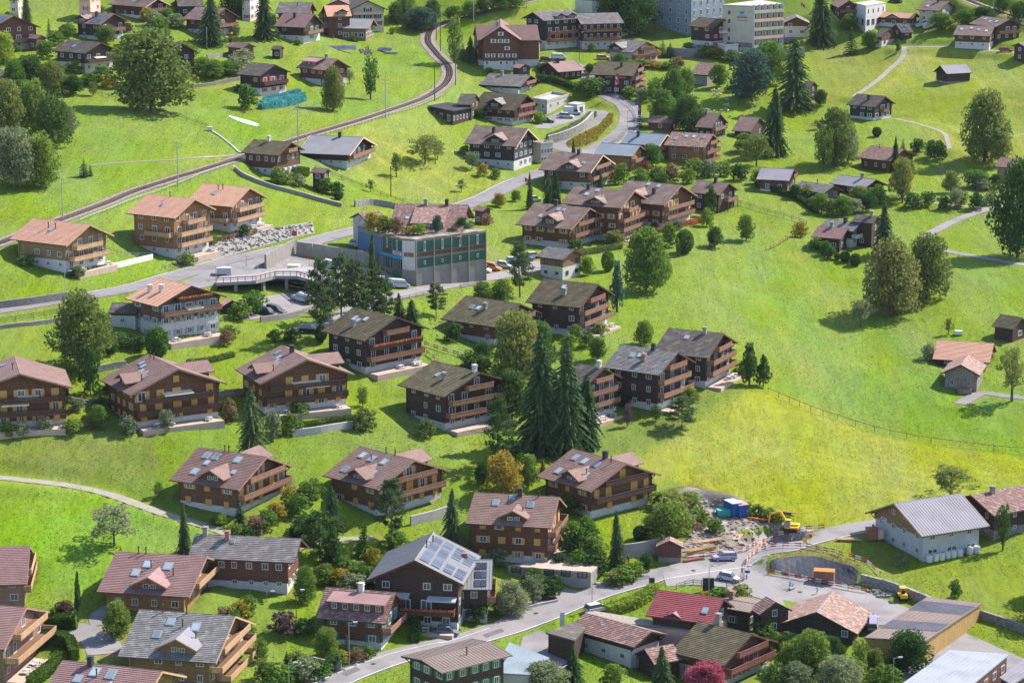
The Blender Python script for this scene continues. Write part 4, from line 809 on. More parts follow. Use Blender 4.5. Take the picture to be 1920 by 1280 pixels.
B('10', 'A1440,860 B1200,807 C1180,1020 D1695,942 E935,957', 13.2, 'tile_orange', 'wood_red', (W, 4.9), 'four storey chalet with orange tiles, flower boxes and two white storeys', 'orange tiled tall chalet', chim=[(.45, .45, 'white'), (.75, .55, 'white')], bal=bl((3, -.5, .95, dict(rail='board_rail_dark', fl=True)), (2, -.98, .98, dict(rail='board_rail'))), awn=[('g', 7.3, .5, 4)], ww=1.3, sp=2.7, base_noshut=False, shut='paint_greyblue')
B('10', 'A1040,1000 B850,985 C1035,1075 E800,1060', 7, 'tile_dark', 'wood_dark', (W, 3.0), 'low dark annex with white ground floor left of the orange tiled chalet', 'low dark annex', simple=1, og=.4)
B('10', 'A1740,966 B1710,952 C1668,1020 D1812,1002', 3.9, 'tile_orange', 'wood_dark', None, 'small garage with orange-brown roof beside the tall orange tiled chalet', 'small garage', name='garage', cat='garage', simple=1, skip=1)
# --- centre
B('11', 'A530,-15 B430,-22 C515,20 E410,8 D570,15', 5.5, 'tile_pink', 'wood_dark', None, 'small dark garden hut raised on posts on the lawn', 'garden hut on posts', name='hut', cat='hut', simple=1, og=.5, oe=.5)
B('11', 'A1735,277 B1655,263 C1700,300 E1632,294 D1777,297', 4.5, 'tile_brown', 'wood_red', None, 'little red-brown hut behind the terrace of the commercial building', 'little hut behind the terrace', name='hut', cat='hut', simple=1, og=.5)
dk = dict(hb=1, rail='board_rail', shut=None, frame='paint_white')
B('11', 'A1060,1095 B705,1029 C800,1277 E510,1203 D1310,1182', 12, 'tile_moss', 'wood_dark', (W, 2.4), 'dark chalet with brown-green roof and long balconies beside the pines', 'dark chalet beside the pines', **dk, sky=[(.62, .4, 1), (.75, .33, 1), (.48, .3, 1)], chim=[(.55, .6, 'stack')], bal=bl((1, -.98, .98), (2, -.9, .9, dict(rail='board_rail_dark', fl=True)), (3, -.4, .4)))
B('F', 'A984,568 B872,556 C925,612 D1018,590 E827,598', 11, 'tile_moss', 'wood_red', (W, 2.6), 'red-brown chalet with two long skylights behind the bronze tree', 'chalet behind the bronze tree', **dk, sky=[(.6, .4, 1), (.75, .4, 1)], chim=[(.45, .4, 'stack')], bal=bl((1, -.9, .9), (2, -.8, .8)))
B('12', 'A590,280 B165,240 C440,440 E30,405 D725,362', 13, 'tile_brown', 'wood_brown', (W, 2.6), 'brown apartment chalet with dormer and amber shutters, nearest of the four terraced ones', 'first terraced chalet', dorm=[(.42, 5.5, 'gable', 1.0)], sky=[(.75, .55, 1), (.5, .2, 1), (.38, .2, .8)], chim=[(.62, .03, 'dark')], shut='paint_amber', bal=bl((1, -.9, .9), (2, -.95, .95), (3, -.5, .5)), barge='wood_pink')
B('12', 'A920,150 B470,117 C820,282 D1020,213', 13.5, 'tile_brown', 'wood_brown', (W, 2.6), 'brown apartment chalet with wide dormer, second of the four terraced ones', 'second terraced chalet', dorm=[(.45, 6, 'gable', 1.0)], sky=[(.6, .15, 1), (.75, .4, 1)], chim=[(.4, .55, 'pipe'), (.8, .1, 'dark')], shut='paint_amber', bal=bl((0, -.9, .9), (1, -.98, .98), (2, -.95, .95), (3, -.5, .3)), barge='wood_pink')
B('12', 'A1265,110 B870,71 C1145,262 D1395,190', 12.5, 'tile_brown', 'wood_brown', (W, 2.6), 'brown apartment chalet with long timber balconies, third of the four terraced ones', 'third terraced chalet', dorm=[(.62, 5, 'gable', 1.0)], sky=[(.35, .15, 1), (.6, .1, 1)], chim=[(.32, .5, 'dark')], shut='paint_amber', bal=bl((1, -.95, .95), (2, -.9, .9)), barge='wood_pink')
B('12', 'A1625,90 B1382,74 C1555,178 E1328,165 D1705,150', 9.5, 'tile_brown', 'wood_dark', None, 'dark weathered chalet with a single gable balcony, last of the terraced row', 'last dark terraced chalet', bal=bl((1, -.3, .98, dict(post=True))), chim=[(.4, .02, 'dark')], skip=.5)
B('12', 'A465,590 B262,571 C385,667 E178,643 D550,630', 9, 'tile_slate', 'wood_tan', (W, 3.6), 'small yellowish timber store on a white base beside the parked cars', 'yellowish timber store', name='store', cat='store', skip=.3, sp=2.5, wh=1.0, og=.7, oe=.8, frame='paint_charcoal')
B('12', 'A645,850 B235,811 C515,1028 E100,985 D775,930', 11.8, 'tile_moss', 'wood_dark', (W, 2.6), 'dark chalet with a square grey chimney and stacked red-brown balconies', 'dark chalet with square chimney', **dk, sky=[(.55, .25, .9)], chim=[(.42, .55, 'stack')], bal=bl((1, -.98, .98), (2, -.98, .7), (3, -.6, .4, dict(rail='board_rail_red'))))
B('F', 'A1354,624 B1253,616 C1330,671 D1386,643', 12, 'tile_dark', 'wood_dark', (W, 2.4), 'dark chalet with three red-brown balconies, outermost on the slope edge', 'outermost slope chalet', **dk, chim=[(.28, .08, 'stack')], sky=[(.6, .3, 1)], bal=bl((1, -.98, .98), (2, -.9, .9), (3, -.5, .5)))
B('22', 'A1245,75 B815,29 C1100,262 E690,187 D1385,155', 12, 'tile_slate', 'wood_dark', (W, 2.6), 'dark chalet with plain slate-grey roof and white corner base', 'slate-grey roofed chalet', **dk, chim=[(.42, .5, 'brick'), (.4, .05, 'dark')], sky=[(.72, .38, 1), (.58, .35, .8), (.45, .4, .8)], bal=bl((1, -.98, .98), (2, -.98, .8), (3, -.6, .5)))
B('22', 'A680,195 B500,165 C555,345 D832,270', 12, 'tile_dark', 'wood_dark', (W, 2.4), 'dark chalet half covered by the giant spruces', 'chalet beside the giant spruces', **dk, bal=bl((1, -.98, .98), (2, -.98, .8), (3, -.6, .5)), chim=[(.1, .02, 'white')])
B('21', 'A1675,225 B1325,152 C1410,408 E1068,326 D1960,318', 12, 'tile_moss', 'wood_dark', (W, 2.5), 'dark chalet with patched grey roof and white chimney above the lawn', 'patched roof chalet', **dk, chim=[(.38, .48, 'stack'), (.02, .02, 'white')], sky=[(.62, .4, 1)], bal=bl((1, -.98, .98), (2, -.9, .95), (3, -.4, .4)))
am = dict(shut='paint_amber', barge='wood_pink', soffit='board_brown')
B('F', 'A35,700 B24,668 D138,735 C-58,728', 13.8, 'tile_pink', 'wood_brown', (W, 2.3), 'brown apartment chalet cut by the left edge, yellow shutters partly open', 'apartment chalet at the left edge', **am, closed=.4, bal=bl((1, -.98, .98, dict(rail='board_rail_dark')), (2, -.9, .9, dict(rail='board_rail_dark'))), awn=[('g', 5.0, -1, 5), ('g', 10.2, 1.5, 4)], chim=[(.3, .1, 'pipe')], sky=3)
B('20', 'A1340,205 B1103,94 C975,396 E750,290 D1705,320', 13.8, 'tile_pink', 'wood_brown', (W, 2.0), 'brown apartment chalet with closed yellow shutters and a wide tiled roof', 'closed shutter apartment chalet', **am, closed=.95, dorm=[(.42, 5.6, 'gable', 1.2), (.5, 6.5, 'gable', .7, 1)], bal=bl((1, -.98, .98, dict(rail='board_rail_dark')), (2, -.8, .8, dict(rail='board_rail_dark'))), sky=[(.85, .25, 1), (.7, .3, 1), (.55, .42, 1), (.25, .5, .9)], chim=[(.75, .05, 'pipe'), (.9, .05, 'pipe'), (.2, .6, 'pipe')], awn=[('g', 10.0, 0, 6)])
B('21', 'A380,133 B190,30 C30,316 E-155,210 D745,250', 13.8, 'tile_pink', 'wood_brown', (W, 2.4), 'brown apartment chalet with a mix of open and closed yellow shutters', 'mixed shutter apartment chalet', **am, closed=.5, dorm=[(.4, 5.6, 'gable', 1.2), (.5, 6.5, 'gable', .7, 1)], bal=bl((1, -.98, .98, dict(rail='board_rail_dark')), (2, -.9, .9, dict(rail='board_rail_dark'))), sky=[(.85, .2, 1), (.6, .28, 1), (.5, .35, 1)], chim=[(.55, .03, 'dark'), (.15, .6, 'pipe')], awn=[('g', 10.2, 0, 6), ('g', 5.0, 2, 5)])
B('20', 'A2000,868 B1480,790 C1785,1110 E1275,1042 D2218,938', 12.8, 'tile_pink', 'wood_brown', (W, 2.2), 'brown gabled chalet with red-tiled roof, leftmost in the middle row of three', 'left middle row chalet', **am, closed=.6, dorm=[(.42, 6.0, 'gable', 1.2), (.5, 6.5, 'gable', .6, 1)], sky=[(.85, .2, 1.3), (.68, .2, 1.3), (.3, .2, 1.3), (.82, .68, 1.3), (.75, .4, 1), (.2, .55, .9)], chim=[(.55, .02, 'pipe'), (.62, .02, 'pipe')], bal=bl((1, -.98, .98), (2, -.95, .95)))
B('21', 'A1190,888 B770,787 C912,1108 E505,1006 D1465,970', 12.8, 'tile_pink', 'wood_brown', (W, 2.2), 'brown gabled chalet with red-tiled roof, middle one in the middle row', 'centre middle row chalet', **am, closed=.6, dorm=[(.45, 6.0, 'gable', 1.2), (.5, 6.5, 'gable', .6, 1)], sky=[(.85, .22, 1.3), (.62, .25, 1.3), (.35, .25, 1.3), (.85, .7, 1.3), (.3, .6, 1)], chim=[(.5, .02, 'pipe'), (.3, .02, 'pipe'), (.6, .3, 'pipe')], bal=bl((1, -.98, .98), (2, -.95, .95)))
B('22', 'A850,915 B450,802 C590,1124 E190,1012 D1125,1000', 12.8, 'tile_pink', 'wood_brown', (W, 2.2), 'brown gabled chalet with red-tiled roof, rightmost one beside the building site', 'right middle row chalet', **am, closed=.6, dorm=[(.45, 6.0, 'gable', 1.2), (.5, 6.5, 'gable', .6, 1)], sky=[(.85, .22, 1.3), (.62, .25, 1.3), (.35, .25, 1.3), (.85, .7, 1.3), (.3, .6, 1)], chim=[(.35, .02, 'dark'), (.15, .1, 'pipe'), (.3, .6, 'pipe')], bal=bl((1, -.98, .98, dict(rail='board_rail_dark')), (2, -.95, .95, dict(rail='board_rail_dark'))))
B('F', 'A1047,932 B890,922 C1035,992 E873,979', 12.6, 'tile_pink', 'wood_brown', (W, 2.6), 'brown chalet with chequered tiles and zigzag light balconies beside the patio', 'patio chalet', **am, closed=.3, dorm=[(.45, 5.5, 'gable', 1.0)], sky=[(.75, .3, 1.2), (.55, .12, 1), (.28, .3, 1.2)], chim=[(.45, .03, 'dark'), (.2, .05, 'pipe'), (.35, .6, 'pipe')], bal=bl((1, -.98, .98, dict(rail='board_rail')), (2, -.98, .98, dict(rail='board_rail'))), og=1.0, rail='board_rail')
# --- right
B('13', 'A196,-12 B-50,-20 C160,76 E-92,64 D228,32', 7.4, 'metal_pale', 'wood_red', (W, .8), 'small red-brown house with ribbed beige roof beside a long hedge', 'beige roofed house', bal=bl((1, -.9, .9, dict(rail='board_rail_red'))))
B('13', 'A500,110 B235,82 C410,170 E190,130 D575,150', 7.0, 'tile_slate', 'wood_grey', None, 'low grey roofed bungalow in a dense garden', 'grey roofed bungalow', bal=bl((1, -.9, .9)), chim=[(.5, .03, 'pipe')])
B('13', 'A825,65 B545,33 C720,128 E462,95 D890,108', 8, 'metal_grey', 'wood_dark', None, 'dark house with seamed grey metal roof behind the shrubs', 'seamed metal roofed house', chim=[(.35, .05, 'stack')], bal=bl((1, -.6, .9)))
B('13', 'A610,435 B370,417 C540,512 E330,497 D645,470', 7.2, 'tile_rose', 'wood_dark', None, 'small dark cottage with pinkish roof beside clipped round shrubs', 'pinkish roofed cottage', chim=[(.55, .02, 'stack')], sky=[], bal=bl((1, -.9, .9, dict(rail='board_rail_red'))), ww=1.4)
B('13', 'A695,385 B445,367 C640,452 D765,430', 9, 'tile_slate', 'wood_dark', (W, 2.6), 'dark chalet with long white balcony behind the pinkish roofed cottage', 'white balcony chalet', bal=bl((1, -.98, .98, dict(rail='paint_white'))), chim=[(.4, .2, 'dark')])
B('13', 'A820,340 B660,328 C790,408 E625,372', 7.5, 'tile_dark', 'wood_dark', None, 'low brown-grey roof behind the white balcony chalet', 'low roofed rear house', simple=1, chim=[(.2, .1, 'stack')])
B('13', 'A1905,1095 B1740,1077 C1840,1188 E1680,1162 D1965,1160', 7, 'tile_moss', 'wood_dark', None, 'small dark barn with white doors at the right edge of the slope', 'small barn at the right edge', name='barn', cat='barn', ww=1.5, skip=.4, far=1)
B('23', 'A1697,10 B1268,-8 C1665,158 E1232,130 D1715,80', 6.2, 'tile_orange', 'wood_dark', None, 'low farmhouse under a broad pink-red roof on the right slope', 'pink-red roofed farmhouse', name='farmhouse', barge='board_rail_red', soffit='board_dark')
def wood_deck(root, g):
    for k in range(7):
        b = MB(); b.box(-.02, .02, -.25, .25, -.5, .5); o = ob('hanging_board', shared('hb', lambda: b.mesh('hanging_board', 'board_grey')), root, (g['hl'] + .08, -2.5 + k * .8, 2.4))
B('23', 'A1440,175 B1500,97 C1305,226 D1592,266', 6.6, 'tile_old', 'board_grey', None, 'old grey weathered farmhouse wing with patched pink roof and stored boards', 'weathered farmhouse wing', name='farmhouse', ww=.8, extra=wood_deck, pitch=.5, bal=bl((1, -.95, .8, dict(rail='board_grey', d=1.0))), soffit='board_dark')
def barn_extra(root, g):
    for n_, xs in (('-', ()),):
        pass
    hl, hw, sg = g['hl'], g['hw'], g['sg']
    o = ob('wall_sign', m_panel(-.9, .9, .05, -.4, .4).mesh('wall_sign', 'paint_white'), root, (hl, (-.62 if sg > 0 else .62) * hw, 4.6), math.pi / 2)
    f = bpy.data.curves.new('sign_lettering', 'FONT'); f.body = 'BELALP'; f.size = .38; f.extrude = .01; f.materials.append(M('paint_charcoal')); f.align_x = 'CENTER'
    t = bpy.data.objects.new('sign_lettering', f); COL.objects.link(t); t.parent = o; t.location = (0, -.09, .0); t.rotation_euler = (math.pi / 2, 0, 0)
B('F', 'A1676,943 B1803,925 C1622,961 D1727,1006 F1857,985', 11.5, 'metal_pale', 'wood_tan', ('plaster_grey', 5.0), 'large new barn with ribbed pale metal roof and grey concrete base', 'large new barn', name='barn', cat='barn', ww=1.1, wh=1.0, sp=3.2, barge='board_tan', soffit='board_tan', beam='board_tan', extra=barn_extra, bw=2.4, bwh=.8, skip=0, post='board_tan')
B('F', 'A1820,928 B1915,910 D1863,966 F1960,948', 9.6, 'tile_old', 'wood_dark', ('stone_rubble', 2.0), 'old farmhouse with rough red tiles at the right edge behind the new barn', 'old red tiled farmhouse', name='farmhouse', chim=[(.35, .1, 'stack')], ww=.9, pitch=.5)
# --- bottom left
lt = dict(rail='board_rail_light', soffit='board_tan', beam='board_tan', post='board_tan')
B('30', 'A220,262 B-160,255 C208,550 E-190,540', 12, 'tile_rose', 'wood_pink', None, 'chalet with brownish pink roof cut by the left edge, upper of two', 'upper left edge chalet', **lt, bal=bl((1, -.95, .95), (2, -.95, .95)), og=.7, barge='wood_pink')
B('30', 'A200,712 B-200,690 C35,1030 D370,742 E-380,1000', 12.2, 'tile_rose', 'wood_pink', None, 'chalet with long angled light balconies cut by the left edge, lower of two', 'lower left edge chalet', **lt, bal=bl((1, -.98, .98, dict(d=2.4)), (2, -.98, .9, dict(d=2.0))), barge='wood_pink')
B('30', 'A1550,335 B870,292 C1420,632 E725,600 D1690,377', 11.5, 'tile_rose', 'wood_orange', None, 'chalet with rose pink tiles, pale dormer and three skylights', 'rose pink tiled chalet', **lt, dorm=[(.45, 6.5, 'gable', 1.2)], droof='metal_rose', sky=[(.72, .5, 1.3), (.62, .28, 1.3), (.34, .3, 1.4)], chim=[(.8, .02, 'pipe'), (.7, .02, 'pipe'), (.55, .35, 'pipe'), (.22, .5, 'pipe')], bal=bl((1, -.98, .98, dict(d=2.0)), (2, -.95, .95, dict(d=1.8))), barge='wood_pink')
B('30', 'A1765,780 B1045,726 C1620,1137 E885,1075 D1915,832', 11.5, 'tile_slate', 'wood_tan', None, 'light timber chalet with grey slate roof and pale copper dormer', 'slate roofed light chalet', **lt, dorm=[(.4, 6.8, 'gable', 1.2)], droof='metal_pale', sky=[(.75, .5, 1.3), (.65, .22, 1.3), (.32, .3, 1.4)], chim=[(.8, .02, 'pipe'), (.5, .02, 'pipe'), (.48, .3, 'pipe'), (.25, .55, 'pipe')], bal=bl((0, -.6, .98, dict(d=2.2)), (1, -.98, .98, dict(d=2.0)), (2, -.95, .95, dict(d=1.8))), barge='board_rail_light')
B('30', 'A1175,1195 B470,1105 C1060,1500 D1420,1225', 11.5, 'tile_rose', 'wood_tan', None, 'chalet with brownish pink roof and skylights cut by the bottom edge', 'bottom edge chalet', **lt, sky=[(.65, .2, 1.4), (.45, .22, 1.4), (.8, .4, 1.2)], chim=[(.75, .05, 'dark'), (.6, .3, 'pipe')], dorm=[(.4, 7, 'gable', 1.2)], droof='metal_pale', barge='board_rail_light')
B('31', 'A335,195 B-460,163 C300,412 E-505,316 D385,250', 10, 'tile_grey', 'wood_red', (W, 2.0), 'old long chalet with rough grey roof and red-brown front', 'old long grey roofed chalet', chim=[(.98, .02, 'stack'), (.72, .15, 'brick')], sky=[(.65, .25, .7)], ww=1.1, sp=2.6, frame='paint_cream', pitch=.42)
B('31', 'A1190,360 B1332,148 C828,505 D1555,550', 10.6, 'metal_grey', 'wood_dark', (W, 1.6), 'big dark chalet with wide grey roof covered by solar panels on one side', 'big solar roofed chalet', solar=[(.0, 1.0, .05, .50, 'solar_cell', 1), (.0, .34, .52, .97, 'solar_cell', 1), (.55, 1.0, .52, .97, 'solar_cell', 1)], frame='paint_white', ww=1.3, bal=bl((1, -.35, .95, dict(rail='board_rail_dark', fl=True, d=1.8))), awn=[('g', 8.2, -3.6, 5, 'plaster_grey'), ('g', 8.0, 4.4, 5, 'plaster_grey')], chim=[(.5, .05, 'pipe'), (.75, .1, 'pipe')], barge='wood_brown', og=1.6, shut=None)
B('31', 'A1800,365 B1500,345 C1745,582 E1545,575', 10.4, 'metal_grey', 'wood_dark', (W, 2.6), 'right wing with black solar panels joined to the big solar roofed chalet', 'solar panel wing', solar=[(.03, .55, .08, .95, 'solar_dark')], bal=bl((1, -.9, .9)), frame='paint_white', chim=[(.95, .05, 'brick')], og=.8)
B('31', 'A1065,590 B510,571 C955,826 E455,796 D1125,692', 9.6, 'tile_old', 'wood_red', (W, 1.2), 'brown chalet with a broad pink shed dormer and green shutters', 'chalet with broad pink dormer', dorm=[(.45, 9.5, 'shed', 1.7)], droof='metal_rose', dwall='wood_red', shut='paint_shutter_green', chim=[(.48, .03, 'white')], bal=bl((1, -.95, .95)))
B('31', 'A1228,1112 B1752,970 C1105,1068 D1390,1215 F1935,1065', 8.6, 'metal_brown', 'wood_dark', (W, 1.0), 'dark house with low brown metal roof at the bottom edge', 'brown metal roofed house', shut='paint_shutter_green', pitch=.22, ww=1.2, sp=2.2, bal=bl((1, .3, .95, dict(face='+', rail='board_rail_red'))), chim=[(.55, .35, 'pipe')])
B('32', 'A1040,890 B545,757 C915,1006 E420,872 D1180,920', 8.8, 'tile_old', 'wood_dark', (W, 3.4), 'long farm building with brown pantiles on a white base at the road', 'pantiled farm building', name='farmhouse', cat='farm building', ww=.9, bw=1.0, bwh=.8, bshut=None, pitch=.36)
B('32', 'A1020,985 B1215,1020 C895,1088 D1060,1122', 4.6, 'tile_old', 'wood_dark', None, 'small pantiled lean-to shed in front of the long farm building', 'small pantiled shed', name='shed', cat='shed', simple=1, skip=1, pitch=.3)
B('32', 'A1810,915 B1410,816 C1590,1156 E1175,1042 D1985,965', 12.4, 'tile_moss', 'wood_red', (W, 2.8), 'large old chalet with dark shingle roof, red shutters and red balconies', 'large red shuttered chalet', shut='paint_shutter_red', rail='board_rail_red', bal=bl((1, -.98, .98), (2, -.9, .9)), ww=1.1, sp=2.4, chim=[(.72, -.12, 'stack')], pitch=.44)
B('32', 'A1580,655 B1100,571 C1510,835 E1000,777', 8.4, 'tile_red', 'wood_dark', None, 'house with a bright red tiled roof and tiny yellow dormer', 'bright red roofed house', dorm=[(.62, 3.4, 'gable', 2.0)], droof='metal_rose', dwall='plaster_cream', sky=[(.12, .55, 1)], pitch=.5)
B('32', 'A1850,700 B1580,640 C1780,756 E1515,697 D1925,655', 8, 'metal_brown', 'wood_dark', None, 'dark house with brown metal roof and salmon porch beside the square', 'brown roofed house at the square', chim=[(.85, -.1, 'brick')], shut='paint_shutter_green', pitch=.3)
B('33', 'A350,740 B492,598 C58,870 D670,890 F797,752', 10.2, 'tile_old', 'board_dark', None, 'big old barn with dark vertical boards and rusty brown roof', 'big dark boarded barn', name='barn', cat='barn', skip=.85, ww=1.0, ridge='metal_pale', og=.7, oe=.9)
B('33', 'A60,660 B-20,640 C-60,760 D182,745', 5.5, 'tile_old', 'wood_dark', None, 'low lean-to with worn salmon tiles left of the boarded barn', 'worn salmon lean-to', name='shed', cat='shed', simple=1)
B('32', 'A1180,205 B1185,180 C1083,262 D1282,262', 4.2, 'tile_old', 'wood_red', ('concrete', 1.1), 'small open information shelter with pictures on its panel beside the road', 'information shelter', name='shelter', cat='shelter', simple=1, skip=1, og=.5, oe=.3)
for s in HS: build_house(s)
for n_, s in enumerate(HS):
    r = s['res']; print('HOUSE %3d L=%5.1f w=%4.1f pitch=%4.1f err=%5.1f  %s' % (n_, *r[:4], s['ref']))
# ------------------------------------------------------------------ ground sheet
for s in HS:                       # ease the ground to each house's floor level round its walls
    x = s['res']; r = s['root'].location
    P = s['foot']; m = inpoly(GX, GY, P).astype(float)
    for _ in range(3):
        q = np.pad(m, 1, mode='edge'); m = np.maximum(m, (q[:-2, 1:-1] + q[2:, 1:-1] + q[1:-1, :-2] + q[1:-1, 2:]) / 4 * .9)
    up = Z > r.z; Z = np.where(up, Z * (1 - m * .75) + (r.z - .05) * m * .75, Z * (1 - m * .35) + (r.z - .05) * m * .35)
GREEN = np.array([.145, .225, .018])
base = np.zeros(Z.shape + (3,)) + GREEN
n1, n2, n3 = _noise(GX, GY, 45, 11) + .5, _noise(GX, GY, 18, 12) + .5, _noise(GX, GY, 7, 13) + .5
def tint(mask, col, k=1.0): 
    global base
    m = (mask * k)[..., None]; base = base * (1 - m) + np.array(col) * m
tint(np.clip(n1 * 1.6 - .5, 0, 1), (.10, .185, .022), .3); tint(np.clip(n2 * 2 - .9, 0, 1), (.155, .225, .032), .12); tint(np.clip(n3 * 2 - 1, 0, 1), (.15, .22, .05), .08)
def zone(pts, col, k=1.0, soft=2): 
    m = colour_mask([onp[:2] for onp in G(pts)], soft); tint(m * (.85 + .2 * (n3 - .5)), col, k); return m
zone([(-40,895),(60,899),(130,908),(200,924),(260,948),(320,968),(400,990),(420,1060),(200,1110),(-40,1110)], (.150, .275, .008), .95)          # vivid lower left meadow
zone([(1200,850),(1300,790),(1390,735),(1450,733),(1500,748),(1570,785),(1640,812),(1730,832),(1830,845),(1960,858),(1960,960),(1640,985),(1530,1000),(1430,955),(1340,925),(1270,900),(1180,900)], (.232, .270, .020), .95, 3)   # mown field
zone([(620,240),(720,215),(830,180),(870,205),(850,240),(880,290),(950,330),(930,360),(830,380),(740,370),(640,330),(700,280)], (.19, .24, .055), .75, 3)
zone([(850,150),(880,40),(960,20),(1060,10),(1040,60),(900,70),(900,130),(880,160)], (.18, .225, .045), .7, 3)
zone([(1700,90),(1930,105),(1930,330),(1780,290),(1680,225),(1620,190),(1640,160)], (.19, .24, .035), .8, 3)
zone([(1640,120),(1700,90),(1740,100),(1700,150),(1640,200),(1600,190)], (.23, .25, .08), .5, 3)
zone([(1520,90),(1600,70),(1690,95),(1650,150),(1560,200),(1530,170)], (.16, .19, .045), .7, 3)
zone([(-20,800),(250,800),(290,880),(330,950),(200,915),(0,885)], (.115, .175, .035), .75, 4)
zone([(560,800),(700,790),(900,860),(880,900),(640,860)], (.12, .19, .03), .6, 4)
zone([(1100,800),(1380,720),(1400,735),(1300,790),(1200,850),(1120,860)], (.115, .17, .035), .8, 3)
zone([(100,170),(200,300),(420,290),(560,250),(700,210),(450,210),(280,210)], (.125, .22, .016), .7, 4)
zone([(1520,990),(1640,1000),(1780,1060),(1930,1060),(1930,1180),(1780,1130),(1620,1060)], (.16, .21, .02), .8, 3)
zone([(150,850),(260,830),(300,870),(290,920),(240,900)], (.11, .17, .05), .5, 3)
zone([(1400,440),(1500,500),(1700,640),(1900,730),(1900,840),(1650,790),(1480,735),(1380,560)], (.11, .22, .02), .6, 5)
zone([(1420,500),(1520,600),(1560,680),(1600,760),(1540,760),(1440,640)], (.13, .225, .05), .5, 5)
zone([(690,480),(900,440),(960,500),(700,540)], (.2, .19, .16), .3, 2)
for pts in ([(262,812),(272,812),(300,880),(285,880)], [(1430,1030),(1520,1020),(1620,1060),(1600,1085),(1440,1070)], [(1240,925),(1300,905),(1400,950),(1340,960)]): zone(pts, (.13, .10, .07), .9, 2)
zone([(520,760),(600,750),(680,790),(560,810)], (.12, .2, .025), .5, 3)
def strip(pts, w, col, k=.6):
    m = np.zeros(Z.shape)
    for p in smooth(G(pts), .8):
        i, j = int((p[0] - GX0) / ST), int((p[1] - GY0) / ST); r = int(w) + 2
        if r < i < nx - r and r < j < ny - r: sl = np.s_[j - r:j + r + 1, i - r:i + r + 1]; m[sl] = np.maximum(m[sl], np.clip(1.3 - np.hypot(GX[sl] - p[0], GY[sl] - p[1]) / w, 0, 1))
    tint(m * (.6 + .8 * n3), col, k)
HAYC = (.27, .29, .09)
for pts in ([(1700,100),(1735,110),(1745,130),(1770,142)], [(1715,98),(1728,130),(1745,150),(1700,165)], [(1735,108),(1770,118),(1800,128)], [(1820,142),(1842,152),(1840,168),(1820,166)], [(1700,110),(1690,140),(1660,160),(1625,185)], [(1710,228),(1770,250),(1800,275)], [(1890,190),(1930,200)], [(1880,260),(1930,250)], [(1690,222),(1740,228),(1790,240),(1820,262)],
            [(700,260),(780,300),(860,350)], [(680,280),(760,330),(830,365)], [(740,240),(820,270),(880,300)], [(640,300),(720,350)], [(860,345),(905,350),(930,345)]): strip(pts, 1.3, HAYC, .55)
for i in range(13): strip([(1240 + i * 8, 872 + i * 9), (1330 + i * 12, 850 + i * 10), (1430 + i * 14, 812 + i * 10.5), (1540 + i * 14, 836 + i * 9), (1720 + i * 10, 868 + i * 7), (1925, 885 + i * 5)], .9, (.29, .31, .05) if i % 2 else (.19, .24, .02), .36)
for pts in ([(1470,480),(1540,560),(1600,690)], [(1500,480),(1600,600),(1680,720)], [(1420,560),(1480,640),(1520,720)]): strip(pts, 3.5, (.20, .25, .035), .4)
for pts in ([(0,820),(120,830),(250,850)], [(0,860),(150,865),(280,890)], [(560,815),(650,830),(760,850)], [(180,230),(300,250),(420,262)], [(450,215),(560,200),(690,180)], [(1130,800),(1230,770),(1330,740)]): strip(pts, 2.0, (.13, .17, .05), .45)
def verge(P_, w):
    m = np.zeros(Z.shape)
    for p in P_:
        i, j = int((p[0] - GX0) / ST), int((p[1] - GY0) / ST); r = int(w) + 2
        if r < i < nx - r and r < j < ny - r: sl = np.s_[j - r:j + r + 1, i - r:i + r + 1]; m[sl] = np.maximum(m[sl], np.clip((w - np.hypot(GX[sl] - p[0], GY[sl] - p[1])) / 1.2, 0, 1))
    tint(m * (.35 + 1.1 * n3 * n2), (.21, .19, .12), .7)
for k_, P_ in road_paths.items(): verge(P_, ROADS[k_][1] / 2 + 1.3)
verge(rail_path, 3.8); verge(rail_path2, 3.8)
for s in HS:
    m = inpoly(GX, GY, s['foot']).astype(float)
    for _ in range(3): q = np.pad(m, 1, mode='edge'); m = np.maximum(m, (q[:-2, 1:-1] + q[2:, 1:-1] + q[1:-1, :-2] + q[1:-1, 2:]) / 4)
    tint(m * n3, (.17, .155, .10), .75)
base *= np.array([.79, .735, .42])
idx = np.arange(nx * ny).reshape(ny, nx)
co = np.stack([GX, GY, Z], -1).reshape(-1, 3).astype(np.float32)
quads = np.stack([idx[:-1, :-1], idx[:-1, 1:], idx[1:, 1:], idx[1:, :-1]], -1).reshape(-1, 4)
me = bpy.data.meshes.new('ground'); me.vertices.add(len(co)); me.vertices.foreach_set('co', co.ravel())
me.loops.add(quads.size); me.loops.foreach_set('vertex_index', quads.ravel().astype(np.int32)); me.polygons.add(len(quads)); me.polygons.foreach_set('loop_start', np.arange(0, quads.size, 4, dtype=np.int32)); me.polygons.foreach_set('loop_total', np.full(len(quads), 4, np.int32))
me.polygons.foreach_set('use_smooth', np.ones(len(quads), bool)); me.update()
ca = me.color_attributes.new('grass_colour', 'FLOAT_COLOR', 'POINT'); ca.data.foreach_set('color', np.concatenate([base.reshape(-1, 3), np.ones((nx * ny, 1))], 1).astype(np.float32).ravel())
m = bpy.data.materials.new('meadow_grass'); m.use_nodes = True; N, L = m.node_tree.nodes, m.node_tree.links; b = N['Principled BSDF']; b.inputs['Roughness'].default_value = .95; b.inputs['Specular IOR Level'].default_value = .15
at = N.new('ShaderNodeAttribute'); at.attribute_name = 'grass_colour'; tc = N.new('ShaderNodeTexCoord')
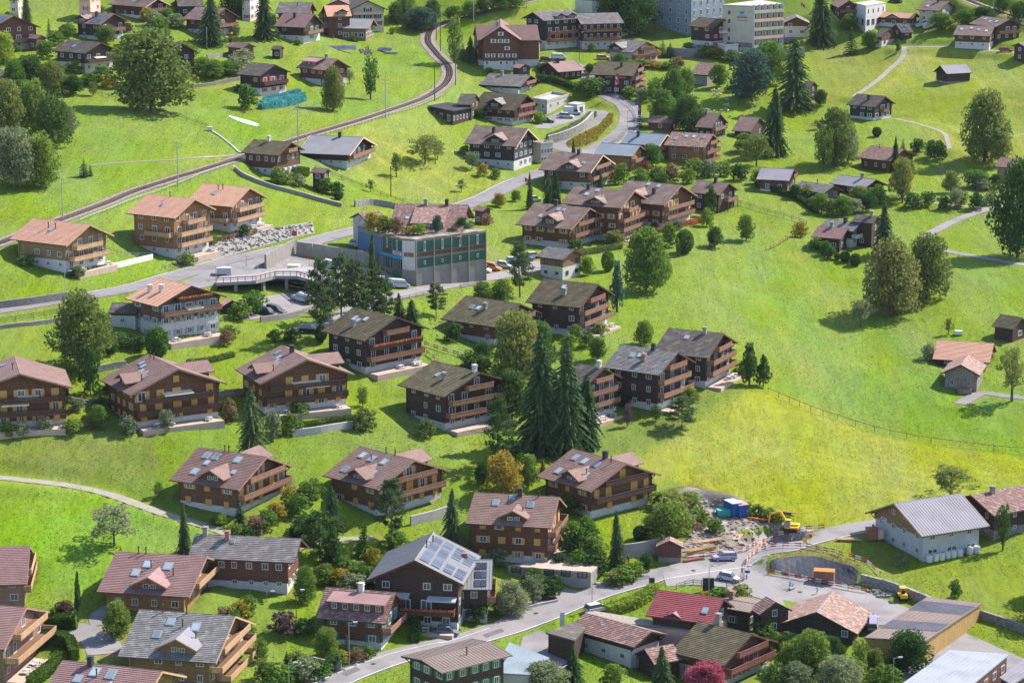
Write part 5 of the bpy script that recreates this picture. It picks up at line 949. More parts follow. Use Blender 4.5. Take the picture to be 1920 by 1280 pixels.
def nz(s, d, st=None):
    n = N.new('ShaderNodeTexNoise'); n.inputs['Scale'].default_value = s; n.inputs['Detail'].default_value = d; n.inputs['Roughness'].default_value = .6
    if st:
        mp = N.new('ShaderNodeMapping'); mp.inputs['Scale'].default_value = st; mp.inputs['Rotation'].default_value = (0, 0, .5); L.new(tc.outputs['Object'], mp.inputs[0]); L.new(mp.outputs[0], n.inputs['Vector'])
    else: L.new(tc.outputs['Object'], n.inputs['Vector'])
    return n.outputs['Fac']
def mr(v, a, b_, c, d_):
    n = N.new('ShaderNodeMapRange'); L.new(v, n.inputs[0]); n.inputs[1].default_value, n.inputs[2].default_value, n.inputs[3].default_value, n.inputs[4].default_value = a, b_, c, d_; return n.outputs[0]
def mulc(c, v, mode='MULTIPLY', f=1.0):
    n = N.new('ShaderNodeMix'); n.data_type = 'RGBA'; n.blend_type = mode; n.inputs[0].default_value = f; L.new(c, n.inputs[6]); L.new(v, n.inputs[7]); return n.outputs[2]
c = at.outputs['Color']
f1, f2, f3, f4 = nz(3.2, 6), nz(.25, 6), nz(.07, 4, (1, .35, 1)), nz(1.8, 5, (1, .3, 1))
hs = N.new('ShaderNodeHueSaturation'); L.new(c, hs.inputs['Color']); L.new(mr(f1, .3, .66, .90, 1.13), hs.inputs['Value']); L.new(mr(f2, .3, .7, .492, .508), hs.inputs['Hue']); L.new(mr(f3, .3, .7, 1.08, .86), hs.inputs['Saturation'])
hs2 = N.new('ShaderNodeHueSaturation'); L.new(hs.outputs[0], hs2.inputs['Color']); L.new(mr(f4, .35, .65, .86, 1.15), hs2.inputs['Value'])
hs3 = N.new('ShaderNodeHueSaturation'); L.new(hs2.outputs[0], hs3.inputs['Color']); L.new(mr(nz(.55, 3, (1, .07, 1)), .38, .62, .90, 1.10), hs3.inputs['Value']); L.new(mr(nz(.022, 3), .35, .65, .488, .512), hs3.inputs['Hue'])
L.new(hs3.outputs[0], b.inputs['Base Color'])
bp = N.new('ShaderNodeBump'); bp.inputs['Strength'].default_value = .7; bp.inputs['Distance'].default_value = .12; L.new(nz(1.9, 8), bp.inputs['Height']); L.new(bp.outputs[0], b.inputs['Normal'])
me.materials.append(m); ground = ob('ground', me); tag(ground, 'green alpine meadows sloping between the chalets', 'ground', kind='structure')
# ------------------------------------------------------------------ draped sheets
def ribbon(name, path, width, m_, off, label, kind='structure', side=0.0, across=None, cat=None, parent=None, tilt0=None):
    P = path; T = np.gradient(P[:, :2], axis=0); T /= np.linalg.norm(T, axis=1)[:, None] + 1e-9; Nn = np.c_[-T[:, 1], T[:, 0]]
    n = across or max(2, int(width / 1.1)); b = MB(); V = []
    for i in range(len(P)):
        row = []
        for k in range(n + 1):
            d = (k / n - .5) * width + side; x, y = P[i, 0] + Nn[i, 0] * d, P[i, 1] + Nn[i, 1] * d; row.append((x, y, float(zt(x, y)) + off))
        V += row
    b.v = V
    for i in range(len(P) - 1):
        for k in range(n):
            a = i * (n + 1) + k; b.f.append((a, a + n + 1, a + n + 2, a + 1)[::-1]); b.uv.append([(0, 0)] * 4); b.mi.append(0)
    o = ob(name, b.mesh(name, m_, True), parent)
    if label: tag(o, label, cat, kind=kind)
    elif kind and parent is None: tag(o, kind=kind)
    return o
obj_asphalt('road_asphalt_dark', (.12, .113, .117), (.10, .095, .098), .3)
def area(name, P, m_, off, label, kind='structure', step=2.0):
    P2 = [Vector((p[0], p[1])) for p in P]; xs = [p.x for p in P2]; ys = [p.y for p in P2]; pts = []
    for i in range(len(P2)):
        a, c = P2[i], P2[(i + 1) % len(P2)]; k = max(1, int((c - a).length / step)); pts += [a.lerp(c, j / k) for j in range(k)]
    nb = len(pts); gx, gy = np.meshgrid(np.arange(min(xs) + .5, max(xs), step), np.arange(min(ys) + .5, max(ys), step)); mk = inpoly(gx, gy, [(p.x, p.y) for p in P2])
    pts += [Vector((x, y)) for x, y in zip(gx[mk], gy[mk])]
    v, e, f, *_ = delaunay_2d_cdt(pts, [(i, (i + 1) % nb) for i in range(nb)], [], 1, .01)
    b = MB(); b.v = [(p.x, p.y, float(zt(p.x, p.y)) + off) for p in v]; b.f = [tuple(q) for q in f]; b.uv = [[(0, 0)] * len(q) for q in f]; b.mi = [0] * len(f)
    me_ = b.mesh(name, m_, True); o = ob(name, me_)
    if me_.polygons and me_.polygons[0].normal.z < 0: me_.flip_normals()
    return tag(o, label, None, kind=kind)
RL = {'upper_road': 'main village road winding uphill between the chalets', 'slip_road': 'narrow side road looping round the flower bed', 'lower_road': 'pale access road below the commercial building', 'valley_road': 'pale main road crossing the lower village', 'hotel_road': 'road climbing to the hotels', 'chalet_lane': 'narrow gravel lane along the lower left meadow', 'orchard_lane': 'forked pale lane through the right meadow', 'field_lane': 'narrow path branching from the meadow lane', 'hill_path': 'thin grey path down the upper meadow', 'meadow_path': 'worn footpath below the isolated black chalet', 'drive_to_garages': 'paved drive among the lower left chalets', 'drive_between_hedges': 'paved footway between hedge and lawn', 'farm_drive': 'asphalt drive of the farmhouse', 'path_below_railway': 'pale farm track running to the railway', 'village_lane': 'lane along the upper edge of the mown meadow'}
for k, (pts, w, m_, off) in ROADS.items(): ribbon(k, road_paths[k], w, m_, off, RL[k])
AL = {'village_square': 'wide pale paved square beside the building site', 'road_widening': 'wide asphalt junction beside the parking deck', 'deck_access': 'paved access strip below the retaining wall', 'parking_yard': 'paved car park under the road deck', 'house_forecourt': 'paved forecourt of the solar roofed chalet', 'hotel_car_park': 'gravel parking area above the curved wall', 'excavation_site': 'grey dug earth of the building site', 'brick_patio': 'reddish brick patio beside the chalet', 'gravel_lot': 'gravel lot beside the pantiled farm building'}
for k, (pts, m_, off) in AREAS.items(): area(k, areas_w[k], m_, off + .04 * (m_ == 'dirt'), AL[k], step=1.0 if m_ == 'dirt' else 2.0)
def edge_line(name, path, d, w=.14, m_='line_white', off=.135, dash=None):
    P = path
    if dash is None: ribbon(name, P, w, m_, off, None, 'structure', side=d, across=1)
    else:
        i = 0
        while i < len(P) - dash[0]: ribbon(name, P[i:i + dash[0] + 1], w, m_, off, None, 'structure', side=d, across=1); i += dash[1]
edge_line('road_marking', road_paths['valley_road'], -3.1, .14); edge_line('road_marking', road_paths['upper_road'][10:150], 3.2, .15); edge_line('road_marking', road_paths['upper_road'][150:], -3.2, .15); edge_line('road_marking', road_paths['valley_road'][0:30], 1.6, .12)
# ------------------------------------------------------------------ railways: ballast bed, sleepers, rails, rack
def railway(path, label, nm):
    root = ob(nm, None); tag(root, label, kind='structure')
    ribbon('ballast', path, 5.0, 'ballast', .10, None, None, parent=root, across=6)
    P = path.copy(); T = np.gradient(P[:, :2], axis=0); T /= np.linalg.norm(T, axis=1)[:, None]; Nn = np.c_[-T[:, 1], T[:, 0]]; z = zt(P[:, 0], P[:, 1]) + .12
    b = MB()
    for i in range(len(P) - 1):
        for f in (0, .5):
            c = P[i] * (1 - f) + P[i + 1] * f; zz = z[i] * (1 - f) + z[i + 1] * f; t = Vector((*T[i], 0)); n_ = Vector((*Nn[i], 0)); c = Vector((c[0], c[1], zz + .06))
            b.beam(c - n_ * 1.05, c + n_ * 1.05, .24, .14)
    o = ob('sleepers', b.mesh('sleepers', 'sleeper'), root); o['kind'] = 'stuff'
    for s_ in (-.55, .55):
        b = MB()
        for i in range(len(P) - 1):
            a = (P[i, 0] + Nn[i, 0] * s_, P[i, 1] + Nn[i, 1] * s_, z[i] + .20); c = (P[i + 1, 0] + Nn[i + 1, 0] * s_, P[i + 1, 1] + Nn[i + 1, 1] * s_, z[i + 1] + .20); b.beam(a, c, .12, .16)
        ob('rail', b.mesh('rail', 'rail_steel'), root)
    b = MB()
    for i in range(len(P) - 1): b.beam((*P[i, :2], z[i] + .16), (*P[i + 1, :2], z[i + 1] + .16), .2, .1)
    ob('rack_rail', b.mesh('rack_rail', 'rail_steel'), root)
railway(rail_path, 'single track rack railway curving up through the meadows', 'railway'); railway(rail_path2, 'railway track crossing the upper right corner', 'railway')
# ------------------------------------------------------------------ walls, fences, hedges along pixel paths
def wall_along(name, pts, h, th, m_, label, cat='wall', lift=0.0, stones=False, cap=None):
    P = smooth(G(pts), 1.6); root = ob(name, None, None, tuple(P[0])); tag(root, label, cat); b = MB(); o3 = Vector(P[0])
    for i in range(len(P) - 1):
        a, c = P[i], P[i + 1]; za, zc_ = float(zt(a[0], a[1])), float(zt(c[0], c[1])); a, c = Vector((a[0], a[1], za + h / 2 - .6 + lift)) - o3, Vector((c[0], c[1], zc_ + h / 2 - .6 + lift)) - o3; b.beam(a, c, th, h + 1.2)
    ob('wall_body', b.mesh('wall_body', m_), root)
    if cap:
        b = MB()
        for i in range(len(P) - 1):
            a, c = P[i], P[i + 1]; a, c = Vector((a[0], a[1], float(zt(a[0], a[1])) + h + lift + .04)) - o3, Vector((c[0], c[1], float(zt(c[0], c[1])) + h + lift + .04)) - o3; b.beam(a, c, th + .12, .1)
        ob('coping', b.mesh('coping', cap), root)
    return root
def fence(name, pts, h, label, step=2.4, rails=2, m_='post_wood', r=.06, cat='fence', railm=None, mesh_=False):
    P = smooth(G(pts), step); o3 = Vector(P[0]); root = ob(name, None, None, tuple(P[0])); tag(root, label, cat); rr = random.Random(len(pts)); V = []
    me_ = shared(('post', m_, r, h), lambda: (lambda b: (b.bar((0, 0, -.5), (0, 0, h), r, n=5), b.mesh('post', m_))[1])(MB()))
    for p in P:
        q = Vector((p[0], p[1], float(zt(p[0], p[1])))); V.append(q - o3); o = ob('post', me_, root, q - o3); o.rotation_euler = (rr.uniform(-.05, .05), rr.uniform(-.05, .05), 0)
    for k in range(rails):
        b = MB(); zz = h * (.92 - .4 * k)
        for i in range(len(V) - 1): b.beam(V[i] + Vector((0, 0, zz)), V[i + 1] + Vector((0, 0, zz)), .05 if not mesh_ else .02, .10 if not mesh_ else .03)
        ob('rail', b.mesh('rail', railm or m_), root)
    return root
def barrier(name, pts, h, label, step=2.0, lift=0.0):
    """red and white striped construction boards on posts"""
    P = smooth(G(pts), step / 2); o3 = Vector(P[0]); root = ob(name, None, None, tuple(P[0])); tag(root, label, 'barrier')
    V = [Vector((p[0], p[1], float(zt(p[0], p[1])) + lift)) - o3 for p in P]
    for mm, ph in (('paint_red', 0), ('paint_white', 1)):
        b = MB()
        for i in range(len(V) - 1):
            if i % 2 != ph: continue
            for zz in (h * .95, h * .5): b.beam(V[i] + Vector((0, 0, zz)), V[i + 1] + Vector((0, 0, zz)), .05, .20)
        ob('striped_board', b.mesh('striped_board', mm), root)['kind'] = 'stuff'
    for i in range(0, len(V), 3): ob('post', shared('bpost', lambda: (lambda b: (b.bar((0, 0, -.3), (0, 0, 1.1), .05, n=5), b.mesh('post', 'post_wood'))[1])(MB())), root, V[i])
    return root
def hedge(pts, h, th, label, leaf='leaf_hedge', name='hedge', group=None):
    P = smooth(G(pts), .8); o3 = Vector(P[0]); root = ob(name, None, None, tuple(P[0])); tag(root, label, 'hedge', group); rr = random.Random(int(h * 100) + len(P)); b = MB(); core = MB()
    V = [Vector((p[0], p[1], float(zt(p[0], p[1])))) - o3 for p in P]
    for i in range(len(V) - 1):
        a, c = V[i], V[i + 1]; core.beam(a + Vector((0, 0, h * .42)), c + Vector((0, 0, h * .42)), th * .72, h * .9); d = (c - a); L_ = d.length; d.normalize(); n_ = Vector((-d.y, d.x, 0))
        for _ in range(int(L_ * (h * 2 + th) * 22)):
            t = rr.random(); f = rr.random() * (2 * h + th)
            if f < h: q = (-th / 2, f)
            elif f < h + th: q = (f - h - th / 2, h)
            else: q = (th / 2, f - h - th)
            p = a.lerp(c, t) + n_ * (q[0] + rr.uniform(-.08, .08)) + Vector((0, 0, q[1] + rr.uniform(-.10, .10))); u = Vector((rr.gauss(0, 1), rr.gauss(0, 1), rr.gauss(0, 1))).normalized() * .13; w_ = u.orthogonal().normalized() * .13; b.face([p - u - w_, p + u - w_, p + u + w_, p - u + w_])
    ob('foliage', b.mesh('foliage', leaf), root); ob('stems', core.mesh('stems', leaf), root); return root

# ------------------------------------------------------------------ grass tufts: real blades coloured like the meadow under them
NOGRASS = np.zeros(Z.shape, bool)
for k_, P_ in list(road_paths.items()) + [('railway', rail_path), ('railway', rail_path2)]:
    hw_ = (ROADS[k_][1] if k_ in ROADS else 5.0) / 2 + .5; r_ = int(hw_) + 2
    for p in P_:
        i, j = int((p[0] - GX0) / ST), int((p[1] - GY0) / ST)
        if r_ < i < nx - r_ and r_ < j < ny - r_: sl = np.s_[j - r_:j + r_ + 1, i - r_:i + r_ + 1]; NOGRASS[sl] |= np.hypot(GX[sl] - p[0], GY[sl] - p[1]) < hw_
for P_ in list(areas_w.values()) + [s['foot'] for s in HS]: NOGRASS |= inpoly(GX, GY, P_)
rs = np.random.RandomState(5); NT = 300000
ty = 400 + (rs.rand(NT) ** 1.15) * 560; tx = (rs.rand(NT) - .5) * 2 * ty * .215
ii, jj = ((tx - GX0) / ST).astype(int), ((ty - GY0) / ST).astype(int); ok = (ii > 1) & (ii < nx - 2) & (jj > 1) & (jj < ny - 2); ii, jj, tx, ty = ii[ok], jj[ok], tx[ok], ty[ok]; ok = ~NOGRASS[jj, ii] & ((_noise(tx, ty, 4.5, 31) + _noise(tx, ty, 14, 32)) > -.28); ii, jj, tx, ty = ii[ok], jj[ok], tx[ok], ty[ok]
tz = zt(tx, ty); n_ = len(tx); an = rs.rand(n_) * 3.14; hh_ = .05 + .13 * rs.rand(n_) * (1 - .55 * ((base[jj, ii, 0] > .2) | (base[jj, ii, 1] > .25))); wd = .08 + .14 * rs.rand(n_); lx, ly = (rs.rand(n_) - .5) * .3, (rs.rand(n_) - .5) * .3
V = np.zeros((n_, 3, 3)); V[:, 0] = np.c_[tx - np.cos(an) * wd, ty - np.sin(an) * wd, tz - .02]; V[:, 1] = np.c_[tx + np.cos(an) * wd, ty + np.sin(an) * wd, tz - .02]; V[:, 2] = np.c_[tx + lx, ty + ly, tz + hh_]
me = bpy.data.meshes.new('grass_tufts'); me.vertices.add(n_ * 3); me.vertices.foreach_set('co', V.astype(np.float32).ravel()); me.loops.add(n_ * 3); me.loops.foreach_set('vertex_index', np.arange(n_ * 3, dtype=np.int32)); me.polygons.add(n_); me.polygons.foreach_set('loop_start', np.arange(0, n_ * 3, 3, dtype=np.int32)); me.polygons.foreach_set('loop_total', np.full(n_, 3, np.int32)); me.update()
cc = base[jj, ii] * (.9 + .45 * rs.rand(n_))[:, None]; cc[:, 0] *= 1 + .25 * rs.rand(n_); ca = me.color_attributes.new('grass_colour', 'FLOAT_COLOR', 'POINT'); ca.data.foreach_set('color', np.repeat(np.c_[cc, np.ones(n_)], 3, axis=0).astype(np.float32).ravel())
m = bpy.data.materials.new('grass_blade'); m.use_nodes = True; N, L = m.node_tree.nodes, m.node_tree.links; N.remove(N['Principled BSDF']); at = N.new('ShaderNodeAttribute'); at.attribute_name = 'grass_colour'; d = N.new('ShaderNodeBsdfDiffuse'); t = N.new('ShaderNodeBsdfTranslucent'); ms = N.new('ShaderNodeMixShader'); ms.inputs[0].default_value = .5; L.new(at.outputs['Color'], d.inputs[0]); L.new(at.outputs['Color'], t.inputs[0]); L.new(d.outputs[0], ms.inputs[1]); L.new(t.outputs[0], ms.inputs[2]); L.new(ms.outputs[0], N['Material Output'].inputs[0])
me.materials.append(m); tag(ob('grass_tufts', me), 'tufts and blades of meadow grass', kind='stuff')

for pts in ([(640,1262),(668,1250),(676,1256),(650,1268)], [(905,1190),(940,1178),(946,1184),(912,1196)], [(1180,1088),(1215,1078),(1220,1083),(1186,1093)], [(1540,1125),(1600,1138),(1596,1146),(1536,1132)], [(560,468),(592,460),(596,465),(566,473)], [(1150,262),(1166,250),(1172,253),(1158,266)], [(1330,1058),(1360,1052),(1364,1057),(1336,1063)], [(860,535),(900,527),(904,531),(866,540)]): area('road_patch', G(pts), 'road_asphalt_dark', .125, None)
for x, y in ((1118,1094),(1005,1150),(1560,1150),(1500,1110),(700,1245),(430,500),(1120,1100),(1300,1070)):
    p = gnd(x, y); b = MB(); b.bar((0, 0, -.02), (0, 0, .02), .42, n=14); tag(ob('manhole_cover', shared('mh', lambda: b.mesh('manhole_cover', 'paint_darkgrey')), None, (p[0], p[1], p[2] + .14)), kind='structure')
# ------------------------------------------------------------------ flat and shed roofed buildings
mat('plaster_band_shaded', (.27, .32, .39), (.22, .26, .32), .5, .9, 0, 5, vary=0, band=('z', 1.05), bdark=.2)  # grey hotel bands; the bluish shade on the front is put into their colour
PW, PC = 'plaster_white', 'plaster_cream'
block('side_building', '01', [(1285,793), (1475,832), (1640,800), (1440,766)], 4.2, 'wood_dark', 'metal_dark', 'flat black roofed side building with big glass doors and a small white terrace', 'annex', 'flat black roofed annex', wins=[(0, 3, [1.7], 1.8, 2.0), (1, 6, [1.8], .8, 1.4)], over=.9)
block('terrace_house', '02', [(150,752), (262,768), (425,722), (300,705)], 3.2, 'concrete_pale', 'concrete_pale', 'low white flat roofed building with a sun terrace on top beside the car park', 'flat building', 'white terrace building', wins=[(1, 3, [1.9], 1.6, 1.3), (0, 2, [1.8], 1.5, 1.6)], parapet=.8, over=.1)
block('garage', '02', [(412,775), (490,785), (550,770), (470,762)], 3.2, PW, 'concrete_pale', 'small white flat roofed garage beside the terrace building', 'garage', 'white flat garage', wins=[(1, 1, [1.2], 2.2, 2.0, None)], over=.1, frame='paint_charcoal')
block('side_building', '02', [(150,1075), (215,1082), (310,1072), (245,1062)], 5.5, PC, 'concrete_pale', 'low cream annex with a balustraded flat roof beside the black house', 'annex', 'low cream annex', wins=[(1, 4, [3.4], .9, 1.5), (1, 4, [1.2], .9, 1.2)], parapet=.5, over=.15)
block('hotel', 'F', [(1205,-26), (1296,-18), (1300,-50), (1212,-56)], 16, 'plaster_band_shaded', 'tile_slate', 'large banded pale grey hotel with tall white framed windows, left wing in shade', 'hotel', 'banded grey hotel left wing', wins=[(0, 6, [2, 5.2, 8.4, 11.6, 14.2], 1.15, 2.0)], over=.5)
block('hotel', 'F', [(1296,-16), (1358,-22), (1362,-56), (1300,-54)], 16, 'plaster_band_shaded', 'tile_slate', 'large pale hotel with rows of tall white framed windows, right wing', 'hotel', 'pale hotel right wing', wins=[(0, 5, [2, 5.2, 8.4, 11.6, 14.2], 1.15, 2.0)], over=.5)
h3 = block('hotel', 'F', [(1354,9), (1411,11), (1468,7), (1425,0)], 17.5, PC, 'concrete_pale', 'beige concrete hotel with blue bird emblem on its blank side wall', 'hotel', 'beige concrete hotel', wins=[(0, 1, [4.6], .8, 1.1)], over=.3, frame='paint_charcoal')
root, inn, sgn, zg, c = h3
def edge_frame(h, ei):
    root, inn, sgn, zg, c = h; a, d = inn[ei], inn[(ei + 1) % len(inn)]; e = (d - a); e.z = 0; Lw = e.length; e.normalize(); nrm = Vector((e.y, -e.x, 0)) * sgn; return a, e, nrm, Lw, math.atan2(nrm.y, nrm.x) + math.pi / 2
a, e, nrm, Lw, rz = edge_frame(h3, 1)
for k in range(5):
    z = 3.4 + k * 2.9
    b = MB(); b.box(-Lw / 2, Lw / 2, -1.1, 0, -.15, .85); o = ob('balcony', b.mesh('balcony', 'plaster_pink' if k % 2 else 'plaster_cream'), root, Vector((a.x, a.y, 0)) + e * (Lw / 2) + Vector((0, 0, z)), rz)
    for i in range(6):
        b = MB(); b.box(-.06, .06, -1.08, 0, .85, 2.75); ob('divider', shared('hdiv', lambda: b.mesh('divider', 'plaster_white')), o, ((i / 5 - .5) * (Lw - .2), 0, 0))
    for i in range(5): put_window(root, Vector((a.x, a.y, 0)) + e * ((i + .38) / 5 * Lw) + Vector((0, 0, z + 1.5)), rz, 1.2, 1.7, 'paint_charcoal')
a, e, nrm, Lw, rz = edge_frame(h3, 0)
for k in range(4): put_window(root, Vector((a.x, a.y, 0)) + e * (Lw * .22) + Vector((0, 0, 6.2 + k * 2.9)), rz, .8, 1.2, 'paint_charcoal')
b = MB(); b.box(-Lw * .38, Lw * .5, -.09, -.02, 3.4, 5.0); ob('band', b.mesh('band', 'tile_slate'), root, Vector((a.x, a.y, 0)) + e * Lw / 2, rz)
b = MB(); b.face([(-.9, 0, -.5), (-.1, 0, -.7), (.5, 0, -.7), (.9, 0, .7), (.2, 0, .1), (-.3, 0, .45)]); b.face([(-.9, 0, -.5), (-.5, 0, .5), (-.3, 0, .45), (-.1, 0, -.7)]); b.face([(-1.7, 0, -1.15), (1.7, 0, -1.15), (1.7, 0, -1.0), (-1.7, 0, -1.0)])
ob('bird_emblem', b.mesh('bird_emblem', 'paint_skyblue'), root, Vector((a.x, a.y, 0)) + e * Lw * .66 + nrm * .08 + Vector((0, 0, 15.2)), rz)
for txt, zz, sz in (('BELVEDERE', 13.2, .72), ('SWISS QUALITY HOTEL', 12.3, .32)):
    f = bpy.data.curves.new('hotel_lettering', 'FONT'); f.body = txt; f.size = sz; f.extrude = .02; f.materials.append(M('paint_navy')); f.align_x = 'CENTER'; t = bpy.data.objects.new('hotel_lettering', f); COL.objects.link(t); t.parent = root; t.location = Vector((a.x, a.y, 0)) + e * Lw * .66 + nrm * .07 + Vector((0, 0, zz)); t.rotation_euler = (math.pi / 2, 0, rz)
block('house', '02', [(470,-10), (600,4), (705,0), (560,-14)], 9, PW, 'tile_slate', 'white rendered building with few windows at the top edge beside the dark hotel', 'house', 'white building above the hotel', wins=[(1, 2, [2.2], 1.0, 1.2)], over=.2)
block('side_building', '02', [(1545,338), (1600,350), (1697,340), (1640,325)], 4.6, PW, 'concrete_pale', 'low white extension with terrace below the tall red shuttered chalet', 'annex', 'white terrace extension', wins=[(1, 3, [2.6], .8, 1.0)], parapet=.5, over=.05)
block('villa', '03', [(650,22), (735,45), (885,20), (790,2)], 7.5, PW, 'concrete_pale', 'white cubic modern villa with dark glazed ground floor', 'house', 'white cubic villa', wins=[(1, 4, [5.4], .6, 1.4), (1, 4, [1.6], 2.2, 2.0), (0, 2, [1.6], 1.6, 2.0)], over=.1, frame='paint_charcoal')
# commercial building: flat roofed block with green glazing bays, terrace, roof garden and an attic house
cb = block('commercial_building', '11', [(760,418), (945,470), (1095,508), (1195,515), (1728,445), (1400,380)], 10.0, 'concrete', 'dirt', 'wide commercial building with green glazed bays and a planted roof terrace', 'building', 'commercial building', base=('concrete', 2.4), over=.12, rth=.35)
root, inn, sgn, zg, c = cb
def bays(ei, n, z0, z1, col, fr, mull=1, inset=.04):
    a, e, nrm, Lw, rz = edge_frame(cb, ei)
    for i in range(n):
        w = Lw / n - .35; p = Vector((a.x, a.y, 0)) + e * ((i + .5) * Lw / n) + nrm * inset + Vector((0, 0, (z0 + z1) / 2))
        b = MB(); b.box(-w / 2, w / 2, -.05, 0, -(z1 - z0) / 2, (z1 - z0) / 2); o = ob('glazed_bay', b.mesh('glazed_bay', col), root, p, rz)
        b = MB(); k = max(1, int(w / .45))
        for j in range(1, k): b.box(-w / 2 + j * w / k - .02, -w / 2 + j * w / k + .02, -.08, -.05, -(z1 - z0) / 2, (z1 - z0) / 2)
        ob('mullions', b.mesh('mullions', 'paint_green' if fr == 'g' else 'paint_white'), o)
        if mull: put_window(root, p + nrm * .06, rz, .55, (z1 - z0) * .9 if mull == 1 else .8, 'paint_white')
mat('green_panel', (.035, .095, .085), (.025, .07, .062), .5, .35, vary=.05); mat('blue_wall', (.03, .12, .27), (.025, .09, .2), .5, .7, vary=0)
bays(3, 4, 6.9, 9.4, 'green_panel', 'g', 1); bays(3, 4, 5.8, 6.75, 'wood_brown', 'g', 0); bays(3, 4, 3.3, 5.4, 'green_panel', 'g', 2)
bays(1, 2, 6.9, 9.4, 'green_panel', 'g', 1); bays(1, 2, 5.8, 6.8, 'wood_brown', 'g', 0); bays(1, 6, 2.5, 5.1, 'glass', 'w', 0); bays(0, 1, 4.6, 9.0, 'blue_wall', 'w', 0)
for ei, m_ in ((2, 'plaster_white'),):
    a, e, nrm, Lw, rz = edge_frame(cb, ei); b = MB(); b.box(.05, Lw - .05, -.06, 0, 2.8, 9.5); ob('cladding', b.mesh('cladding', m_), root, Vector((a.x, a.y, 0)) + nrm * .0, rz); b = MB(); b.box(.4, Lw - .4, -.1, -.07, 5.8, 6.8); ob('panel', b.mesh('panel', 'board_rail'), root, Vector((a.x, a.y, 0)), rz)
a, e, nrm, Lw, rz = edge_frame(cb, 1); b = MB(); b.box(0, Lw, -.5, 0, 5.15, 5.65); ob('awning', b.mesh('awning', 'paint_skyblue'), root, Vector((a.x, a.y, 0)), rz)
b = MB(); b.box(-Lw * .22, Lw * .22, -.14, -.1, -.45, .45); sg_ = ob('sign_panel', b.mesh('sign_panel', 'paint_white'), root, Vector((a.x, a.y, 0)) + e * (Lw * .76) + Vector((0, 0, 6.3)), rz)
f = bpy.data.curves.new('sign_lettering', 'FONT'); f.body = 'SPORT'; f.size = .9; f.extrude = .01; f.materials.append(M('paint_red')); f.align_x = 'CENTER'; t = bpy.data.objects.new('sign_lettering', f); COL.objects.link(t); t.parent = sg_; t.location = (0, -.16, -.32); t.rotation_euler = (math.pi / 2, 0, 0)
for ei in (3,):
    a, e, nrm, Lw, rz = edge_frame(cb, ei)
    for i in range(5): b = MB(); b.box(-.13, .13, -.3, 0, -4, 9.5); ob('pilaster', shared('pil', lambda: b.mesh('pilaster', 'concrete')), root, Vector((a.x, a.y, 0)) + e * (i / 4 * (Lw - .3) + .15), rz)
TZ = zg + 10.0      # terrace level
att = dict(og=.5, oe=.7, dz=0)
def roof_house(q, pts, H, zbase, roof, wall, label, ref, **k):
    B(q, pts, H, roof, wall, None, label, ref, **k); s = HS.pop(); s['q'] = q
    s['roofhouse'] = 1; keep = globals()['Z'];
    globals()['Z'] = np.full(Z.shape, zbase); build_house(s); globals()['Z'] = keep; return s
roof_house('11', 'A1635,318 B1545,232 C1120,372 D1638,328', 4.6, TZ - .4, 'tile_old', 'plaster_white', 'x', 'x1', pitch=.4) if False else None
s1 = roof_house('11', 'A1590,232 B1040,270 F1120,372 D1650,328', 4.9, TZ - .3, 'tile_old', PW, 'white attic house with brown roof and wide dormer on the roof terrace', 'attic house on the terrace', dorm=[(.48, 7.5, 'shed', 1.0)], droof='tile_old', chim=[(.25, .03, 'dark'), (.6, .03, 'stack')], far=1, sky=[(.85, .45, .8)])
s2 = roof_house('11', 'A765,318 B950,300 D845,385 C690,350 F960,370', 3.4, TZ - .2, 'tile_old', 'plaster_grey', 'small grey gabled entrance wing with a white sign above the blue wall', 'grey entrance wing', far=1)
# old farm sheds, lower right
block('open_shed', '32', [(255,900), (470,960), (560,860), (465,818)], 4.2, 'wood_dark', 'tile_dark', 'open timber shed with worn flat roof beside the road', 'shed', 'worn open shed', over=.4, base=None)
block('long_shed', '32', [(800,825), (1330,880), (1380,860), (620,738), (545,750)], 4.6, 'plaster_pink', 'thatch_strip', 'long lilac walled shed with mossy white roof strip behind the farm building', 'shed', 'long lilac shed', over=.1)
ls = block('machine_shed', '33', [(720,938), (1182,962), (1605,682), (1195,632)], 4.0, 'board_yellow', 'metal_brown', 'wide flat machine shed with brown and clear corrugated roof beside the square', 'shed', 'flat machine shed', over=.6, open_edges=())
root, inn, sgn, zg, c = ls
A_, B_, C_, D_ = [Vector(p) + Vector((0, 0, .33)) for p in inn]
for t0, t1 in ((.22, .42), (.68, .92)):
    b = MB(); L0, L1, R0, R1 = A_.lerp(D_, t0), A_.lerp(D_, t1), B_.lerp(C_, t0), B_.lerp(C_, t1); up = Vector((0, 0, .05)); b.hexa([L0, R0, R1, L1], [L0 + up, R0 + up, R1 + up, L1 + up])
    for k in range(1, 26): b.beam(L0.lerp(L1, k / 26) + up * 1.6, R0.lerp(R1, k / 26) + up * 1.6, .06, .05)
    ob('clear_roof_sheet', b.mesh('clear_roof_sheet', 'metal_pale'), root)
ws = block('white_roof_hall', '33', [(980,1300), (1480,1330), (1808,1062), (1365,1030)], 6.2, 'wood_red', 'metal_white', 'long hall with ribbed white roof in the lower right corner', 'hall', 'white roofed hall', wins=[(1, 5, [4.3], 1.6, 1.3)], over=.5)
block('corner_shed', '33', [(1735,1235), (1830,1290), (2000,1180), (1920,1100)], 4.6, 'wood_dark', 'metal_pale', 'pinkish roofed shed cut by the bottom right corner', 'shed', 'corner shed', over=.4)
block('low_hall', 'F', [(925,1260), (992,1264), (1030,1232), (955,1203)], 4.4, 'plaster_grey', 'metal_blue', 'low hall with smooth pale blue roof at the bottom edge', 'hall', 'pale blue roofed hall', over=.3)
